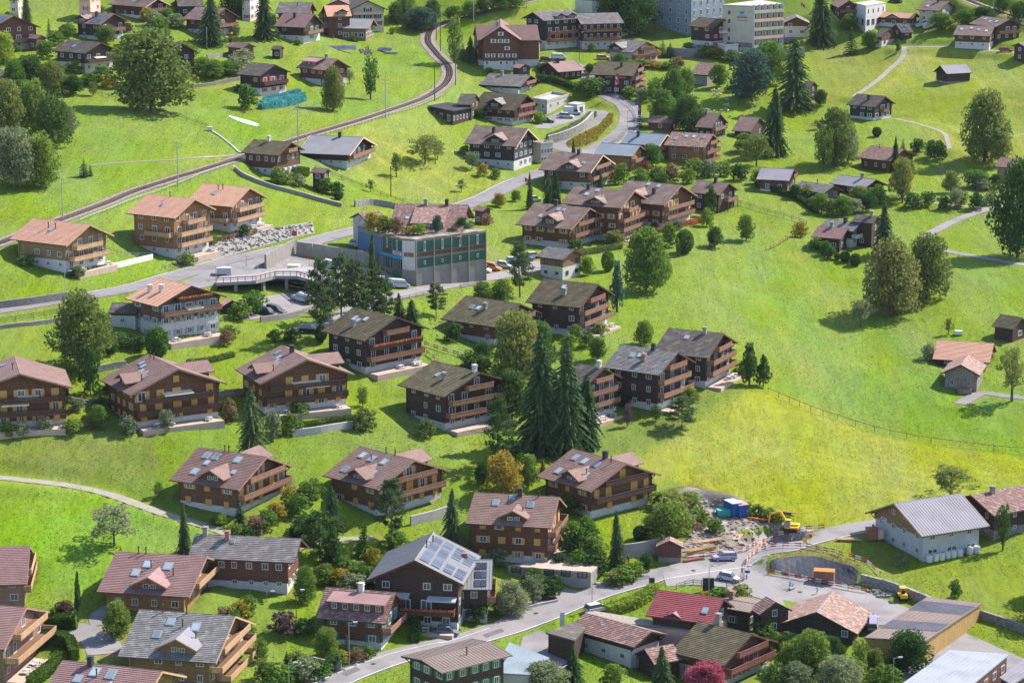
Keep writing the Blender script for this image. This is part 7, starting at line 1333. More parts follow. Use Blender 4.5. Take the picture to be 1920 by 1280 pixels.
fence('guard_rail', [(0,604),(60,595),(130,584)], .9, 'dark guard rail along the upper road at the left edge', 2.6, 2, 'pole_dark', .05)
fence('guard_rail', [(742,566),(780,558),(806,551)], 1.0, 'dark railing beside the lower car park entrance', 2.2, 2, 'pole_dark', .05)
fence('guard_rail', [(480,506),(515,490),(548,470)], 1.0, 'railing on top of the concrete wall beside the road', 2.4, 2, 'pole_dark', .05)
fence('guard_rail', [(1150,186),(1175,198),(1190,215),(1193,235)], 1.0, 'grey guard rail round the outside of the village road bend', 2.2, 2, 'pole_metal', .06)
fence('garden_fence', [(200,470),(240,482),(286,482)], 1.1, 'wire fence round the lawn of the leftmost salmon roofed chalet', 2.2, 2, 'pole_metal', .04)
fence('garden_fence', [(500,1178),(550,1180),(600,1182)], .9, 'pale rail across the lawn with the purple bush', 3.0, 1, 'concrete_pale', .05)
fence('wooden_fence', [(1268,1104),(1300,1096),(1330,1100)], 1.0, 'dark wooden fence behind the bright red roofed house', 2.0, 2)
fence('wooden_fence', [(1362,1102),(1385,1094),(1400,1086)], .9, 'short brown rail fence beside the small white car', 2.0, 2, 'board_rail_dark')
fence('railing', [(850,905),(868,890),(895,878)], .8, 'narrow handrail on the grass slope right of the middle row chalet', 2.5, 1, 'board_tan', .05)
barrier('construction_barrier', [(1290,1050),(1340,1044),(1400,1034),(1440,1018),(1490,1004),(1545,993)], 1.0, 'red and white barrier along the near side of the dug site')
barrier('construction_barrier', [(1398,1060),(1408,1046),(1435,1032),(1490,1027),(1530,1032),(1580,1045)], 1.0, 'red and white barrier curving round the tarpaulin bank')
barrier('construction_barrier', [(1440,1076),(1490,1086),(1540,1096),(1590,1106),(1625,1112)], 1.0, 'long red and white barrier in front of the dark tarpaulin')
barrier('construction_barrier', [(1592,1046),(1625,1058),(1650,1080)], .9, 'red and white barrier descending beside the barn meadow')
barrier('construction_barrier', [(796,648),(830,660),(870,672),(905,688)], 1.0, 'red and white barrier behind the patched roof chalet')
barrier('construction_barrier', [(800,664),(815,676),(822,684)], 1.0, 'short red and white barrier piece beside the dark chalet')
# ------------------------------------------------------------------ parking deck, rubble bank, garden path strips
pdk = block('parking_deck', 'F', [(405,530),(480,526),(517,517),(556,517),(592,527),(636,524),(640,506),(570,500),(520,505),(480,514),(412,518)], 3.3, 'concrete', 'asphalt', 'concrete parking deck on pillars with brown guard rail', 'deck', 'parking deck', over=.02, rth=.7, open_edges=(0, 1, 2, 3, 4), z=float(gnd(500, 552)[2]))
root, inn, sgn, zg, c = pdk
for ei in range(5):
    a, e, nrm, Lw, rz = edge_frame(pdk, ei); b = MB(); b.box(-.35, .35, -.3, .3, -3, 2.7); k = max(1, int(Lw / 5))
    for i in range(k): ob('pillar', shared('pillar', lambda: b.mesh('pillar', 'concrete')), root, Vector((a.x, a.y, 0)) + e * ((i + .5) * Lw / k) - nrm * .8, rz)
    b = MB(); b.beam((0, 0, .95), (Lw, 0, .95), .08, .22); b.beam((0, 0, .5), (Lw, 0, .5), .06, .12)
    for i in range(int(Lw / 1.6) + 1): b.box(i * 1.6 - .06, i * 1.6 + .06, -.06, .06, 0, 1.1)
    ob('guard_rail', b.mesh('guard_rail', 'board_rail'), root, Vector((a.x, a.y, 3.3)) , rz)
def rocks(name, pts, n, smin, smax, m_, label, cat=None, lift=0.0):
    P = G(pts); xs = [p[0] for p in P]; ys = [p[1] for p in P]; rr = random.Random(n); b = MB(); k = 0
    while k < n:
        x, y = rr.uniform(min(xs), max(xs)), rr.uniform(min(ys), max(ys))
        if not bool(inpoly(np.array([x]), np.array([y]), P)[0]): continue
        k += 1; s_ = rr.uniform(smin, smax) * rr.choice((.6, .8, 1, 1)); z = float(zt(x, y)) + s_ * .2 + lift; t = [rr.uniform(.5, 1) * s_ for _ in range(8)]
        f = lambda i, sx, sy, sz: (x + sx * t[i] * .6, y + sy * t[i] * .6, z + sz * t[i] * .45)
        b.hexa([f(0, -1, -1, -1), f(1, 1, -1, -1), f(2, 1, 1, -1), f(3, -1, 1, -1)], [f(4, -.7, -.7, 1), f(5, .7, -.7, 1), f(6, .7, .7, 1), f(7, -.7, .7, 1)])
    return tag(ob(name, b.mesh(name, m_)), label, cat, kind='stuff')
PB = G([(352,478),(362,458),(400,448),(480,434),(585,416),(590,438),(520,455),(460,472),(400,488)]); area('gravel_bank', PB, 'stone_rubble', .12, 'grey gravel bank beside the upper road', step=1.2)
rocks('boulders', [(354,478),(364,460),(400,450),(480,436),(583,418),(587,436),(520,453),(460,470),(400,485)], 620, .3, .8, 'stone_rubble', 'loose grey boulders on the gravel bank')
rocks('rubble', [(1258,945),(1330,935),(1400,958),(1500,990),(1500,1003),(1400,1030),(1300,1040),(1262,1030)], 900, .15, .75, 'dirt', 'clods and stones on the building site')
rocks('rubble', [(1625,1108),(1660,1106),(1680,1116),(1650,1122)], 120, .3, .7, 'stone_rubble', 'pile of broken stone beside the square')
rocks('rubble', [(300,498),(345,488),(352,498),(312,510)], 70, .12, .4, 'stone_rubble', 'small heap of pale stones at the road junction')
rocks('rubble', [(800,600),(870,600),(880,622),(820,630)], 70, .2, .6, 'stone_rubble', 'loose stones on the garden path behind the dark chalet')
rocks('boulders', [(1062,235),(1095,225),(1102,232),(1070,245)], 40, .3, .6, 'stone_rubble', 'boulders beside the parking terrace')
fb = G([(1062,268),(1085,256),(1120,240),(1142,215),(1150,214),(1148,232),(1120,262),(1085,278),(1066,276)]); area('flower_bed', fb, 'dirt', .14, 'raised flower bed between the two road branches', step=1.5)
def tufts(name, P, n, hgt, leaf, label, r=.12):
    P = [(p[0], p[1]) for p in P]; xs = [p[0] for p in P]; ys = [p[1] for p in P]; rr = random.Random(n); b = MB(); k = 0; tries = 0
    while k < n and tries < n * 30:
        tries += 1; x, y = rr.uniform(min(xs), max(xs)), rr.uniform(min(ys), max(ys))
        if not bool(inpoly(np.array([x]), np.array([y]), P)[0]): continue
        k += 1; z = float(zt(x, y)) + .1; h = hgt * rr.uniform(.5, 1.2)
        for _ in range(3):
            a = rr.uniform(0, 3.14); dx, dy = math.cos(a) * r, math.sin(a) * r; lx, ly = rr.uniform(-.2, .2), rr.uniform(-.2, .2); b.face([(x - dx, y - dy, z), (x + dx, y + dy, z), (x + dx * .6 + lx, y + dy * .6 + ly, z + h), (x - dx * .6 + lx, y - dy * .6 + ly, z + h)])
    return tag(ob(name, b.mesh(name, leaf)), label, kind='stuff')
tufts('flower_bed_plants', fb, 1500, .5, 'leaf_yellow', 'yellow flowering ground cover in the roadside bed', .18)
# ------------------------------------------------------------------ poles, lamps, masts, flags, signs
def pole(x, y, top, label, name='utility_pole', r=.13, m_='pole_metal', arm=None, cat='pole', group=None):
    p = gnd(x, y); s = scale_at(*p); h = (y - top) / (s * .985); root = ob(name, None, None, tuple(p)); tag(root, label, cat, group); b = MB(); b.bar((0, 0, -.6), (0, 0, h), r, n=8, r2=r * .7); ob('shaft', b.mesh('shaft', m_), root)
    if arm == 'cross':
        for zz in (h - .4, h - 1.5): b = MB(); b.beam((-1.1, 0, zz), (1.1, 0, zz), .12, .12); [b.bar((q, 0, zz), (q, 0, zz + .35), .06, n=5) for q in (-1, -.4, .4, 1)]; ob('crossarm', b.mesh('crossarm', m_), root)
    elif arm == 'catenary':
        b = MB(); b.bar((0, 0, h - 1.2), (2.8, 0, h - .8), .05, n=5); b.bar((0, 0, h - .2), (2.4, 0, h - .8), .03, n=5); ob('bracket', b.mesh('bracket', m_), root)
    elif arm == 'lamp':
        b = MB(); b.bar((0, 0, h - .1), (1.0, 0, h + .1), .05, n=5); ob('arm', b.mesh('arm', m_), root); b = MB(); b.box(.7, 1.4, -.16, .16, h, h + .16); ob('lamp_head', b.mesh('lamp_head', 'paint_silver'), root)
    return root, h
PO = [((118,412,335), 'pale railway mast left of the leftmost salmon roofed chalet', 'catenary'), ((334,350,266), 'pale railway mast above the middle salmon roofed chalet', 'cross'), ((559,268,196), 'pale railway mast behind the grey metal roofed chalet', 'cross'), ((723,222,149), 'pale railway mast below the tall slender birch', 'cross'), ((815,190,118), 'dark mast inside the railway curve', 'catenary'), ((854,160,90), 'dark mast outside the railway curve', 'catenary'), ((826,97,26), 'dark mast beside the upper railway curve, nearer one', 'catenary'), ((818,76,8), 'dark mast beside the upper railway curve, farther one', 'catenary'), ((810,52,-6), 'dark mast at the top of the railway curve', 'catenary'), ((888,41,-12), 'pale mast beside the railway near the top edge', 'cross'), ((388,90,52), 'thin pale pole beside the pair of tall spruces', None), ((816,308,265), 'thin dark pole beside the round fruit tree', None), ((733,368,312), 'thin dark pole in the pale meadow', None), ((988,16,-14), 'pale railway mast near the top edge beside the white building', 'cross'), ((1863,22,-16), 'green pole beside the upper right railway', None)]
for (x, y, t), lb, arm in PO: pole(x, y, t, lb, 'railway_mast' if arm else 'pole', .15, 'pole_dark' if 'dark' in lb else 'pole_metal', arm)
LA = [((123,562,508), 'street lamp below the leftmost salmon roofed chalet'), ((462,500,455), 'street lamp at the gravel bank'), ((857,374,347), 'street lamp beside the pale gravel lay-by'), ((655,1250,1164), 'tall street lamp at the bottom bend'), ((542,1300,1240), 'street lamp cut by the bottom edge'), ((556,1172,1104), 'dark lamp post on the lawn with the purple bush'), ((1110,1144,1092), 'thin lamp beside the patio garages road'), ((1329,1112,1060), 'thin lamp beside the black notice board'), ((1176,255,208), 'thin lamp in the village road bend'), ((1086,116,62), 'pale lamp in front of the dark hotel'), ((1090,305,262), 'lamp beside the two flags'), ((500,1128,1108), 'small garden lamp beside the patio'), ((1674,1300,1230), 'thin pale pole at the bottom right shrubs'), ((1369,1150,1130), 'pale pole behind the mossy dark roof'), ((1395,1080,1060), 'pole with blue sign behind the small white car'), ((405,525,500), 'small lamp at the parking deck')]
for (x, y, t), lb in LA: pole(x, y, t, lb, 'street_lamp', .07, 'pole_metal' if 'dark' not in lb else 'pole_dark', 'lamp', 'lamp')
def flag(x, y, top, label, kind='red', hang=False):
    root, h = pole(x, y, top, label, 'flagpole', .05, 'pole_metal', None, 'flag'); w, l = (.9, 1.4) if not hang else (1.0, 3.4)
    b = MB(); n = 6
    for i in range(n):
        a0, a1 = i / n, (i + 1) / n; f = lambda t: .18 * math.sin(t * 7)
        if hang: z0 = h - .2; b.face([(.05, f(a0), z0 - l * a0), (w, f(a0) + .1, z0 - l * a0), (w, f(a1) + .1, z0 - l * a1), (.05, f(a1), z0 - l * a1)], mi=0)
        else: b.face([(w * 1.6 * a0 + .05, f(a0), h - .1 - .9 * a0), (w * 1.6 * a1 + .05, f(a1), h - .1 - .9 * a1), (w * 1.6 * a1 + .05, f(a1), h - 1.3 - .9 * a1), (w * 1.6 * a0 + .05, f(a0), h - 1.3 - .9 * a0)], mi=0)
    c1 = {'red': 'paint_red', 'white': 'paint_white', 'dual': 'paint_red'}[kind]; o = ob('flag', b.mesh('flag', c1), root)
    b = MB()
    if kind == 'dual': b.box(.05, .5, -.05, .05, h - 3.6, h - 1.2)
    else: b.box(.55, .75, -.03, .16, h - 1.6, h - .9); b.box(.35, .95, -.03, .16, h - 1.32, h - 1.16)
    ob('flag_cross', b.mesh('flag_cross', 'paint_white'), o)
flag(1129, 300, 266, 'red flag with white cross on a pole, left of the two by the blue roof'); flag(1144, 302, 268, 'red and white flag on a pole, right of the two by the blue roof'); flag(1154, 188, 138, 'long hanging red and white banner on a pole before the lettered hotel', 'dual', True); flag(1196, 222, 195, 'narrow red and white banner at the road bend', 'dual', True)
flag(1501, 35, 5, 'red flag beside the brown and white gabled house'); flag(984, 358, 332, 'small orange-red flag beside the row of spruces')
def sign(x, y, top, w, hgt, m_, label, face=None, name='road_sign', text=None):
    root, h = pole(x, y, top, label, name, .05, 'pole_metal', None, 'sign'); b = MB(); b.box(-w / 2, w / 2, -.1, -.05, h - hgt, h); o = ob('sign_plate', b.mesh('sign_plate', m_), root)
    if text:
        f = bpy.data.curves.new('sign_lettering', 'FONT'); f.body = text; f.size = hgt * .4; f.materials.append(M('paint_white')); f.align_x = 'CENTER'; t = bpy.data.objects.new('sign_lettering', f); COL.objects.link(t); t.parent = o; t.location = (0, -.115, h - hgt * .65); t.rotation_euler = (math.pi / 2, 0, 0)
sign(553, 470, 433, 1.1, 1.2, 'paint_red', 'square red sign on a tall pole beside the upper road'); sign(1328, 1108, 1082, 2.0, 2.6, 'paint_charcoal', 'black notice board on posts behind the bright red roofed house', name='notice_board'); sign(1222, 1102, 1082, 1.0, 1.4, 'paint_charcoal', 'dark traffic light stand beside the valley road', name='traffic_light'); sign(1509, 1018, 1008, .8, .8, 'paint_yellow', 'small yellow sign beside the farm road'); sign(1519, 1016, 1001, .6, .6, 'paint_red', 'small red bordered road sign beside the farm road'); sign(1194, 206, 190, 1.2, 1.3, 'paint_blue', 'blue information sign at the village road bend'); sign(1063, 105, 93, .8, .8, 'paint_blue', 'blue parking sign before the dark hotel'); sign(1054, 1178, 1146, .8, 4.2, 'paint_white', 'tall bundle of red and white warning posts beside the road', name='warning_posts'); sign(580, 500, 480, .7, .7, 'paint_red', 'small red sign on the shaded concrete wall')
sign(640, 985, 978, .7, .7, 'paint_red', 'small pink sign among the garden conifers'); sign(1098, 1170, 1160, .9, .9, 'paint_charcoal', 'small dark sign above the pantiled roof'); sign(1401, 1086, 1068, .9, .5, 'paint_blue', 'small blue sign beside the photographer')
# ------------------------------------------------------------------ vehicles
def prism(b, prof, y0, y1, mi=0, k=.93):
    """side profile extruded across y with slightly drawn-in flanks"""
    cx = sum(p[0] for p in prof) / len(prof); cz = sum(p[1] for p in prof) / len(prof); sh = [((p[0] - cx) * k + cx, (p[1] - cz) * k + cz) for p in prof]; n = len(prof)
    L_ = [[(x, y, z) for x, z in pr] for pr, y in ((sh, y0), (prof, y0 + .12 * (y1 - y0) / 1.8), (prof, y1 - .12 * (y1 - y0) / 1.8), (sh, y1))]
    for a, c in zip(L_, L_[1:]):
        for i in range(n): j = (i + 1) % n; b.face([a[i], a[j], c[j], c[i]], mi=mi)
    b.face(L_[0][::-1], mi=mi); b.face(L_[3], mi=mi)
CARS = {'hatch': (3.9, 1.7, 1.48), 'suv': (4.6, 1.85, 1.68), 'van': (5.1, 1.95, 2.0), 'estate': (4.6, 1.8, 1.5), 'pickup': (5.2, 1.9, 1.9), 'truck': (5.6, 2.1, 2.6)}
def car(x, y, kind, paint, deg, label, group=None, z=None, roofm=None):
    L_, Wd, Hh = CARS[kind]; p = gnd(x, y) if z is None else onplane(x, y, z); e = 1.5; hx = float(zt(p[0] + math.cos(R_(deg)) * e, p[1] + math.sin(R_(deg)) * e) - zt(p[0] - math.cos(R_(deg)) * e, p[1] - math.sin(R_(deg)) * e)) / (2 * e) if z is None else 0
    root = ob('parked_car' if kind in ('hatch', 'suv', 'estate') else {'van': 'parked_van', 'pickup': 'pickup_truck', 'truck': 'box_truck'}[kind], None, None, (p[0], p[1], p[2] + .12)); root.rotation_euler = (0, -math.atan(hx), R_(deg)); tag(root, label, {'van': 'van', 'pickup': 'truck', 'truck': 'truck'}.get(kind, 'car'), group)
    h2, w2 = L_ / 2, Wd / 2
    def body():
        b = MB(); belt = Hh * .58
        if kind in ('hatch', 'suv', 'estate'): prof = [(-h2, .32), (-h2 - .02, belt * .8), (-h2 + .12, belt), (h2 * .42, belt), (h2 * .9, belt * .82), (h2, belt * .6), (h2 + .02, .32), (h2 * .8, .2), (-h2 * .85, .2)]
        elif kind == 'van': prof = [(-h2, .3), (-h2, Hh * .93), (-h2 + .15, Hh), (h2 * .38, Hh), (h2 * .62, Hh * .62), (h2 * .95, Hh * .48), (h2, .32), (h2 * .8, .22), (-h2 * .9, .22)]
        else: prof = [(-h2, .5), (-h2, .95), (-h2 * .05, .98), (h2 * .5, .98), (h2 * .92, .9), (h2, .55), (h2 * .9, .35), (-h2 * .9, .4)]
        prism(b, prof[::-1], -w2, w2)
        if kind in ('hatch', 'suv', 'estate'):
            r0 = {'hatch': -.72, 'suv': -.78, 'estate': -.82}[kind] * h2; b.hexa([(r0, -w2 * .74, Hh - .07), (h2 * .16, -w2 * .74, Hh - .07), (h2 * .16, w2 * .74, Hh - .07), (r0, w2 * .74, Hh - .07)], [(r0 + .05, -w2 * .68, Hh), (h2 * .1, -w2 * .68, Hh), (h2 * .1, w2 * .68, Hh), (r0 + .05, w2 * .68, Hh)])
        if kind in ('pickup', 'truck'): b.hexa([(h2 * .02, -w2 * .8, Hh * .92 - .1), (h2 * .4, -w2 * .8, Hh * .92 - .1), (h2 * .4, w2 * .8, Hh * .92 - .1), (h2 * .02, w2 * .8, Hh * .92 - .1)], [(h2 * .05, -w2 * .75, Hh * .92), (h2 * .36, -w2 * .75, Hh * .92), (h2 * .36, w2 * .75, Hh * .92), (h2 * .05, w2 * .75, Hh * .92)])
        return b.mesh('body', 'paint_' + paint, False)
    ob('body', shared(('cb', kind, paint), body), root)
    def glass():
        b = MB(); belt = Hh * .58
        if kind in ('hatch', 'suv', 'estate'):
            r0 = {'hatch': -.93, 'suv': -.95, 'estate': -.98}[kind] * h2; b.hexa([(r0, -w2 * .92, belt - .02), (h2 * .5, -w2 * .92, belt - .02), (h2 * .5, w2 * .92, belt - .02), (r0, w2 * .92, belt - .02)], [(r0 + .22, -w2 * .74, Hh - .06), (h2 * .16, -w2 * .74, Hh - .06), (h2 * .16, w2 * .74, Hh - .06), (r0 + .22, w2 * .74, Hh - .06)])
        elif kind == 'van': b.hexa([(-h2 * .8, -w2 - .01, Hh * .6), (h2 * .58, -w2 - .01, Hh * .6), (h2 * .58, w2 + .01, Hh * .6), (-h2 * .8, w2 + .01, Hh * .6)], [(-h2 * .8, -w2 * .96 - .01, Hh * .86), (h2 * .45, -w2 * .96 - .01, Hh * .86), (h2 * .45, w2 * .96 + .01, Hh * .86), (-h2 * .8, w2 * .96 + .01, Hh * .86)])
        else: b.hexa([(-h2 * .02, -w2 * .9, .96), (h2 * .55, -w2 * .9, .96), (h2 * .55, w2 * .9, .96), (-h2 * .02, w2 * .9, .96)], [(h2 * .02, -w2 * .8, Hh * .92 - .1), (h2 * .4, -w2 * .8, Hh * .92 - .1), (h2 * .4, w2 * .8, Hh * .92 - .1), (h2 * .02, w2 * .8, Hh * .92 - .1)])
        return b.mesh('car_window', 'car_glass')
    ob('car_window', shared(('cg', kind), glass), root)
    def wheel():
        b = MB(); b.bar((0, -.11, 0), (0, .11, 0), .33, 0, 14); b.bar((0, -.125, 0), (0, .125, 0), .19, 1, 10); return b.mesh('wheel', ['paint_rubber', 'paint_silver'])
    for sx in (-.62, .64):
        for sy in (-1, 1): ob('wheel', shared('wheel', wheel), root, (sx * h2, sy * (w2 - .08), .25))
    for sy in (-1, 1):
        b = MB(); b.box(-.03, .03, -.16, .16, -.07, .07); ob('headlight', shared('headlight', lambda: b.mesh('headlight', 'sky_glass')), root, (h2 - .01, sy * w2 * .72, Hh * .42 if kind != 'pickup' else .75)); ob('tail_light', shared('taill', lambda: b.mesh('tail_light', 'paint_red')), root, (-h2, sy * w2 * .8, Hh * .45 if kind != 'pickup' else .8))
    if kind == 'truck': b = MB(); b.box(-h2, -h2 * .0, -w2, w2, .9, Hh); ob('cargo_box', b.mesh('cargo_box', 'paint_white'), root)
    if kind == 'pickup': 
        b = MB()
        for s_ in (-1, 1): b.box(-h2, -h2 * .08, s_ * w2 - .04, s_ * w2 + .04, .95, 1.3)
        b.box(-h2 - .04, -h2 + .04, -w2, w2, .95, 1.3); ob('load_bed', b.mesh('load_bed', 'paint_silver'), root)
    return root
CL = [(1357,1050,'estate','lilac',-165,'pale lilac car driving past the building site'),(1366,1088,'hatch','white',-20,'small white hatchback parked behind the bright red roofed house'),(1120,1146,'estate','white',30,'white car half hidden behind the long lilac shed'),(838,1190,'hatch','bluegrey',0,'grey car behind the brown metal roofed house'),(1637,1172,'estate','lilac',80,'purple car parked between boarded barn and machine shed'),
 (671,464,'suv','white',0,'white car parked under the commercial building'),(625,506,'van','silver',-12,'silver van parked before the shaded concrete wall'),(716,530,'hatch','white',60,'white car behind the pines beside the silver car'),(747,540,'van','silver',30,'silver people carrier in front of the commercial building'),(901,508,'pickup','white',-20,'white pickup truck parked at the commercial building'),(922,506,'suv','orange',-15,'orange car beside the white pickup truck'),(945,502,'hatch','white',-15,'white hatchback beside the orange car'),(567,566,'van','white',150,'white van alone in the lower car park'),
 (500,590,'estate','black',-25,'black car at the wall, left of the dark pair'),(517,586,'estate','darkgrey',-25,'dark grey car, right of the dark pair at the wall'),(582,624,'suv','black',-15,'black car parked beside the trunk of the pine'),(655,520,'hatch','yellow',10,'yellow car mostly hidden behind the pines'),(1001,484,'hatch','white',20,'white car left of the yellowish timber store'),(966,494,'estate','silver',10,'silver car behind the slim pine'),(978,498,'estate','darkgrey',10,'dark grey car behind the slim pine'),
 (1026,230,'estate','darkgrey',-15,'dark grey estate car on the gravel terrace'),(1062,222,'suv','white',-12,'white car beside the box truck on the gravel terrace'),(1074,216,'truck','white',10,'white box truck on the gravel terrace'),(1025,116,'estate','black',10,'black car in front of the gabled hotel end'),(1048,112,'van','white',12,'red and white van in front of the dark hotel'),(1131,112,'estate','pink',5,'pale pink car before the dark hotel'),
 (1455,84,'estate','white',10,'white car at the hotel parking, left of three'),(1468,82,'estate','bluegrey',10,'blue-grey car at the hotel parking, middle of three'),(1480,80,'suv','darkgrey',10,'dark car at the hotel parking, right of three'),(1731,50,'pickup','white',5,'white pickup left of the white house with dark gable'),(1745,52,'van','white',10,'white van beside the white house with dark gable'),(1687,68,'estate','white',0,'white car beside the solar carport'),(1886,98,'estate','red',5,'red car beside the grey garden shed'),(1680,5,'estate','black',0,'black car at the top edge beside the white villa'),
 (882,512,'hatch','darkgrey',-15,'dark car left of the white pickup truck'),(984,490,'suv','bluegrey',15,'blue-grey car between silver car and timber store'),(1002,378,'hatch','white',20,'white car below the row of spruces at the road'),(1280,102,'hatch','navy',0,'dark blue car in the shade beside the tall red shuttered chalet'),(968,122,'estate','white',0,'white car behind the small reddish shed')]
for x, y, k, pc, dg, lb in CL: car(x, y, k, pc, dg, lb)
def boxy(name, x, y, L_, Wd, Hh, m_, deg, label, cat, ribs=0, legs=False, lid=None):
    p = gnd(x, y); root = ob(name, None, None, tuple(p), R_(deg)); tag(root, label, cat); b = MB(); b.box(-L_ / 2, L_ / 2, -Wd / 2, Wd / 2, .15 if not legs else .5, Hh)
    if ribs:
        for i in range(ribs): xx = (i + .5) / ribs * L_ - L_ / 2; b.box(xx - .06, xx + .06, -Wd / 2 - .05, Wd / 2 + .05, .2, Hh - .08)
    ob('body', b.mesh('body', m_), root); b = MB(); b.box(-L_ / 2 - .04, L_ / 2 + .04, -Wd / 2 - .04, Wd / 2 + .04, Hh - .12, Hh + .02); ob('top_frame', b.mesh('top_frame', lid or m_), root); b = MB()
    for sx in (-1, 1):
        for sy in (-1, 1): b.box(sx * (L_ / 2 - .2) - .1, sx * (L_ / 2 - .2) + .1, sy * (Wd / 2 - .15) - .08, sy * (Wd / 2 - .15) + .08, -.3, .5)
    ob('foot', b.mesh('foot', 'paint_charcoal'), root); return root
boxy('shipping_container', 1374, 962, 2.1, 3.4, 2.4, 'paint_blue', 25, 'blue shipping container beside the mown field', 'container', 8, lid='paint_silver')
boxy('shipping_container', 1386, 964, 2.0, 3.4, 2.3, 'paint_blue', 25, 'blue container with pink covered top, right of its pair', 'container', 8, lid='paint_pink')
boxy('skip', 1357, 966, 2.6, 1.7, 1.2, 'paint_teal', 10, 'small teal skip left of the blue containers', 'skip', 3)
boxy('crate', 1545, 1092, 3.6, 2.0, 2.4, 'board_rail', -12, 'big orange-brown timber crate in front of the dark tarpaulin', 'crate', 6, lid='paint_orange')
boxy('caravan', 420, 517, 3.2, 2.0, 1.9, 'paint_silver', 5, 'small silver trailer on the parking deck edge', 'trailer', 0, legs=True)
boxy('trailer', 551, 512, 2.6, 2.0, 1.9, 'paint_cream', -5, 'cream box trailer on the parking deck', 'trailer', 0, legs=True)
boxy('waste_container', 747, 520, 2.2, 1.5, 1.6, 'paint_green', -20, 'dark green bin left of the pair beside the wall', 'bin', 2); boxy('waste_container', 764, 523, 2.2, 1.5, 1.4, 'paint_green', -20, 'dark green bin right of the pair beside the wall', 'bin', 2)
boxy('pallet_stack', 1634, 1012, 2.0, 1.4, 2.4, 'board_rail', 10, 'tall stack of pallets left of the large new barn', 'pallets', 4); boxy('pallet_stack', 1646, 1010, 1.6, 1.4, 1.8, 'paint_peach', 10, 'shorter pale stack of pallets left of the large new barn', 'pallets', 3)
boxy('transformer_box', 393, 246, 1.3, .9, 1.2, 'plaster_white', 5, 'small white box at the end of the meadow fence', 'box'); boxy('white_hut', 1375, 92 + 0, 1.2, .8, .8, 'plaster_white', 0, 'small white box below the tall red shuttered chalet', 'box')
boxy('garden_box', 1797, 628, 1.6, 1.2, 1.0, 'paint_white', 0, 'white box shed in the hedge right of the blue spruce', 'box'); boxy('bench', 1028, 1124, 2.6, 1.2, .8, 'board_dark', -5, 'brown picnic bench under the silvery fruit tree', 'bench')
boxy('animal_trailer', 1808, 738, 2.8, 1.8, 1.1, 'board_grey', 0, 'small trailer with a wooden cover beside the weathered farmhouse', 'trailer', 3, lid='board_rail')
def compactor(x, y, deg, label):
    p = gnd(x, y); root = ob('dumper', None, None, (p[0], p[1], p[2] + .1), R_(deg)); tag(root, label, 'machine'); b = MB(); prism(b, [(-1.2, .5), (-1.2, 1.15), (-.2, 1.2), (.2, .95), (1.3, .9), (1.3, .45)][::-1], -.65, .65); ob('body', b.mesh('body', 'paint_yellow'), root); b = MB(); b.box(-.9, .5, -.6, .6, 2.25, 2.35)
    for i in (-.8, .4):
        for j in (-.52, .52): b.box(i - .04, i + .04, j - .04, j + .04, .9, 2.25)
    ob('roof_frame', b.mesh('roof_frame', 'paint_yellow'), root); b = MB(); b.box(-.6, -.1, -.3, .3, 1.1, 1.3); b.box(-.7, -.55, -.3, .3, 1.1, 1.75); ob('seat', b.mesh('seat', 'paint_black'), root)
    for i in (-.8, .85):
        for j in (-.62, .62): b = MB(); b.bar((0, -.14, 0), (0, .14, 0), .42, n=12); ob('wheel', shared('cw', lambda: b.mesh('wheel', 'paint_rubber')), root, (i, j, .4))
def excavator(x, y, deg, sc, paint, label, boom_up=True):
    p = gnd(x, y); root = ob('excavator', None, None, (p[0], p[1], p[2] + .05), R_(deg), (sc, sc, sc)); tag(root, label, 'excavator')
    for s_ in (-1, 1):
        b = MB(); prism(b, [(-1.7, .35), (-1.4, .75), (1.4, .75), (1.7, .35), (1.4, 0), (-1.4, 0)][::-1], s_ * 1.0 - .28, s_ * 1.0 + .28); ob('track', b.mesh('track', 'paint_rubber'), root)
    b = MB(); b.box(-1.0, 1.0, -.8, .8, .4, .85); ob('undercarriage', b.mesh('undercarriage', 'paint_charcoal'), root)
    b = MB(); prism(b, [(-1.9, .95), (-1.8, 1.75), (.3, 1.75), (.3, .95)][::-1], -1.2, .3); prism(b, [(-1.9, .9), (-1.9, 1.3), (1.2, 1.15), (1.2, .9)][::-1], -1.2, 1.2); ob('counterweight', b.mesh('counterweight', 'paint_' + paint), root)
    b = MB(); prism(b, [(-.1, 1.1), (-.1, 2.75), (1.0, 2.75), (1.35, 1.9), (1.3, 1.1)][::-1], .35, 1.2); ob('cab_glass', b.mesh('cab_glass', 'sky_glass'), root)
    b = MB(); b.box(-.2, 1.05, .3, 1.25, 2.75, 2.86); [b.box(q, q + .09, .33, .42, 1.0, 2.8) for q in (-.12, .95)]; [b.box(q, q + .09, 1.14, 1.23, 1.0, 2.8) for q in (-.12, .95)]; ob('cab', b.mesh('cab', 'paint_' + paint), root)
    e = Vector((2.4, -.2, 4.3)) if boom_up else Vector((2.2, -.2, 2.4)); t = Vector((4.6, -.2, 3.6)) if boom_up else Vector((3.8, -.2, 1.9)); q = Vector((5.0, -.2, .9)) if boom_up else Vector((4.2, -.2, .4))
    b = MB(); b.beam((.6, -.2, 1.4), e, .35, .5); b.beam(e, t, .32, .42); ob('boom', b.mesh('boom', 'paint_' + paint), root); b = MB(); b.beam(t, q, .28, .36); ob('arm', b.mesh('arm', 'paint_' + paint), root)
    b = MB(); prism(b, [(q.x - .7, q.z - .6), (q.x - .8, q.z + .1), (q.x + .1, q.z + .2), (q.x + .15, q.z - .3)][::-1], q.y - .5, q.y + .5); ob('bucket', b.mesh('bucket', 'paint_charcoal'), root); return root
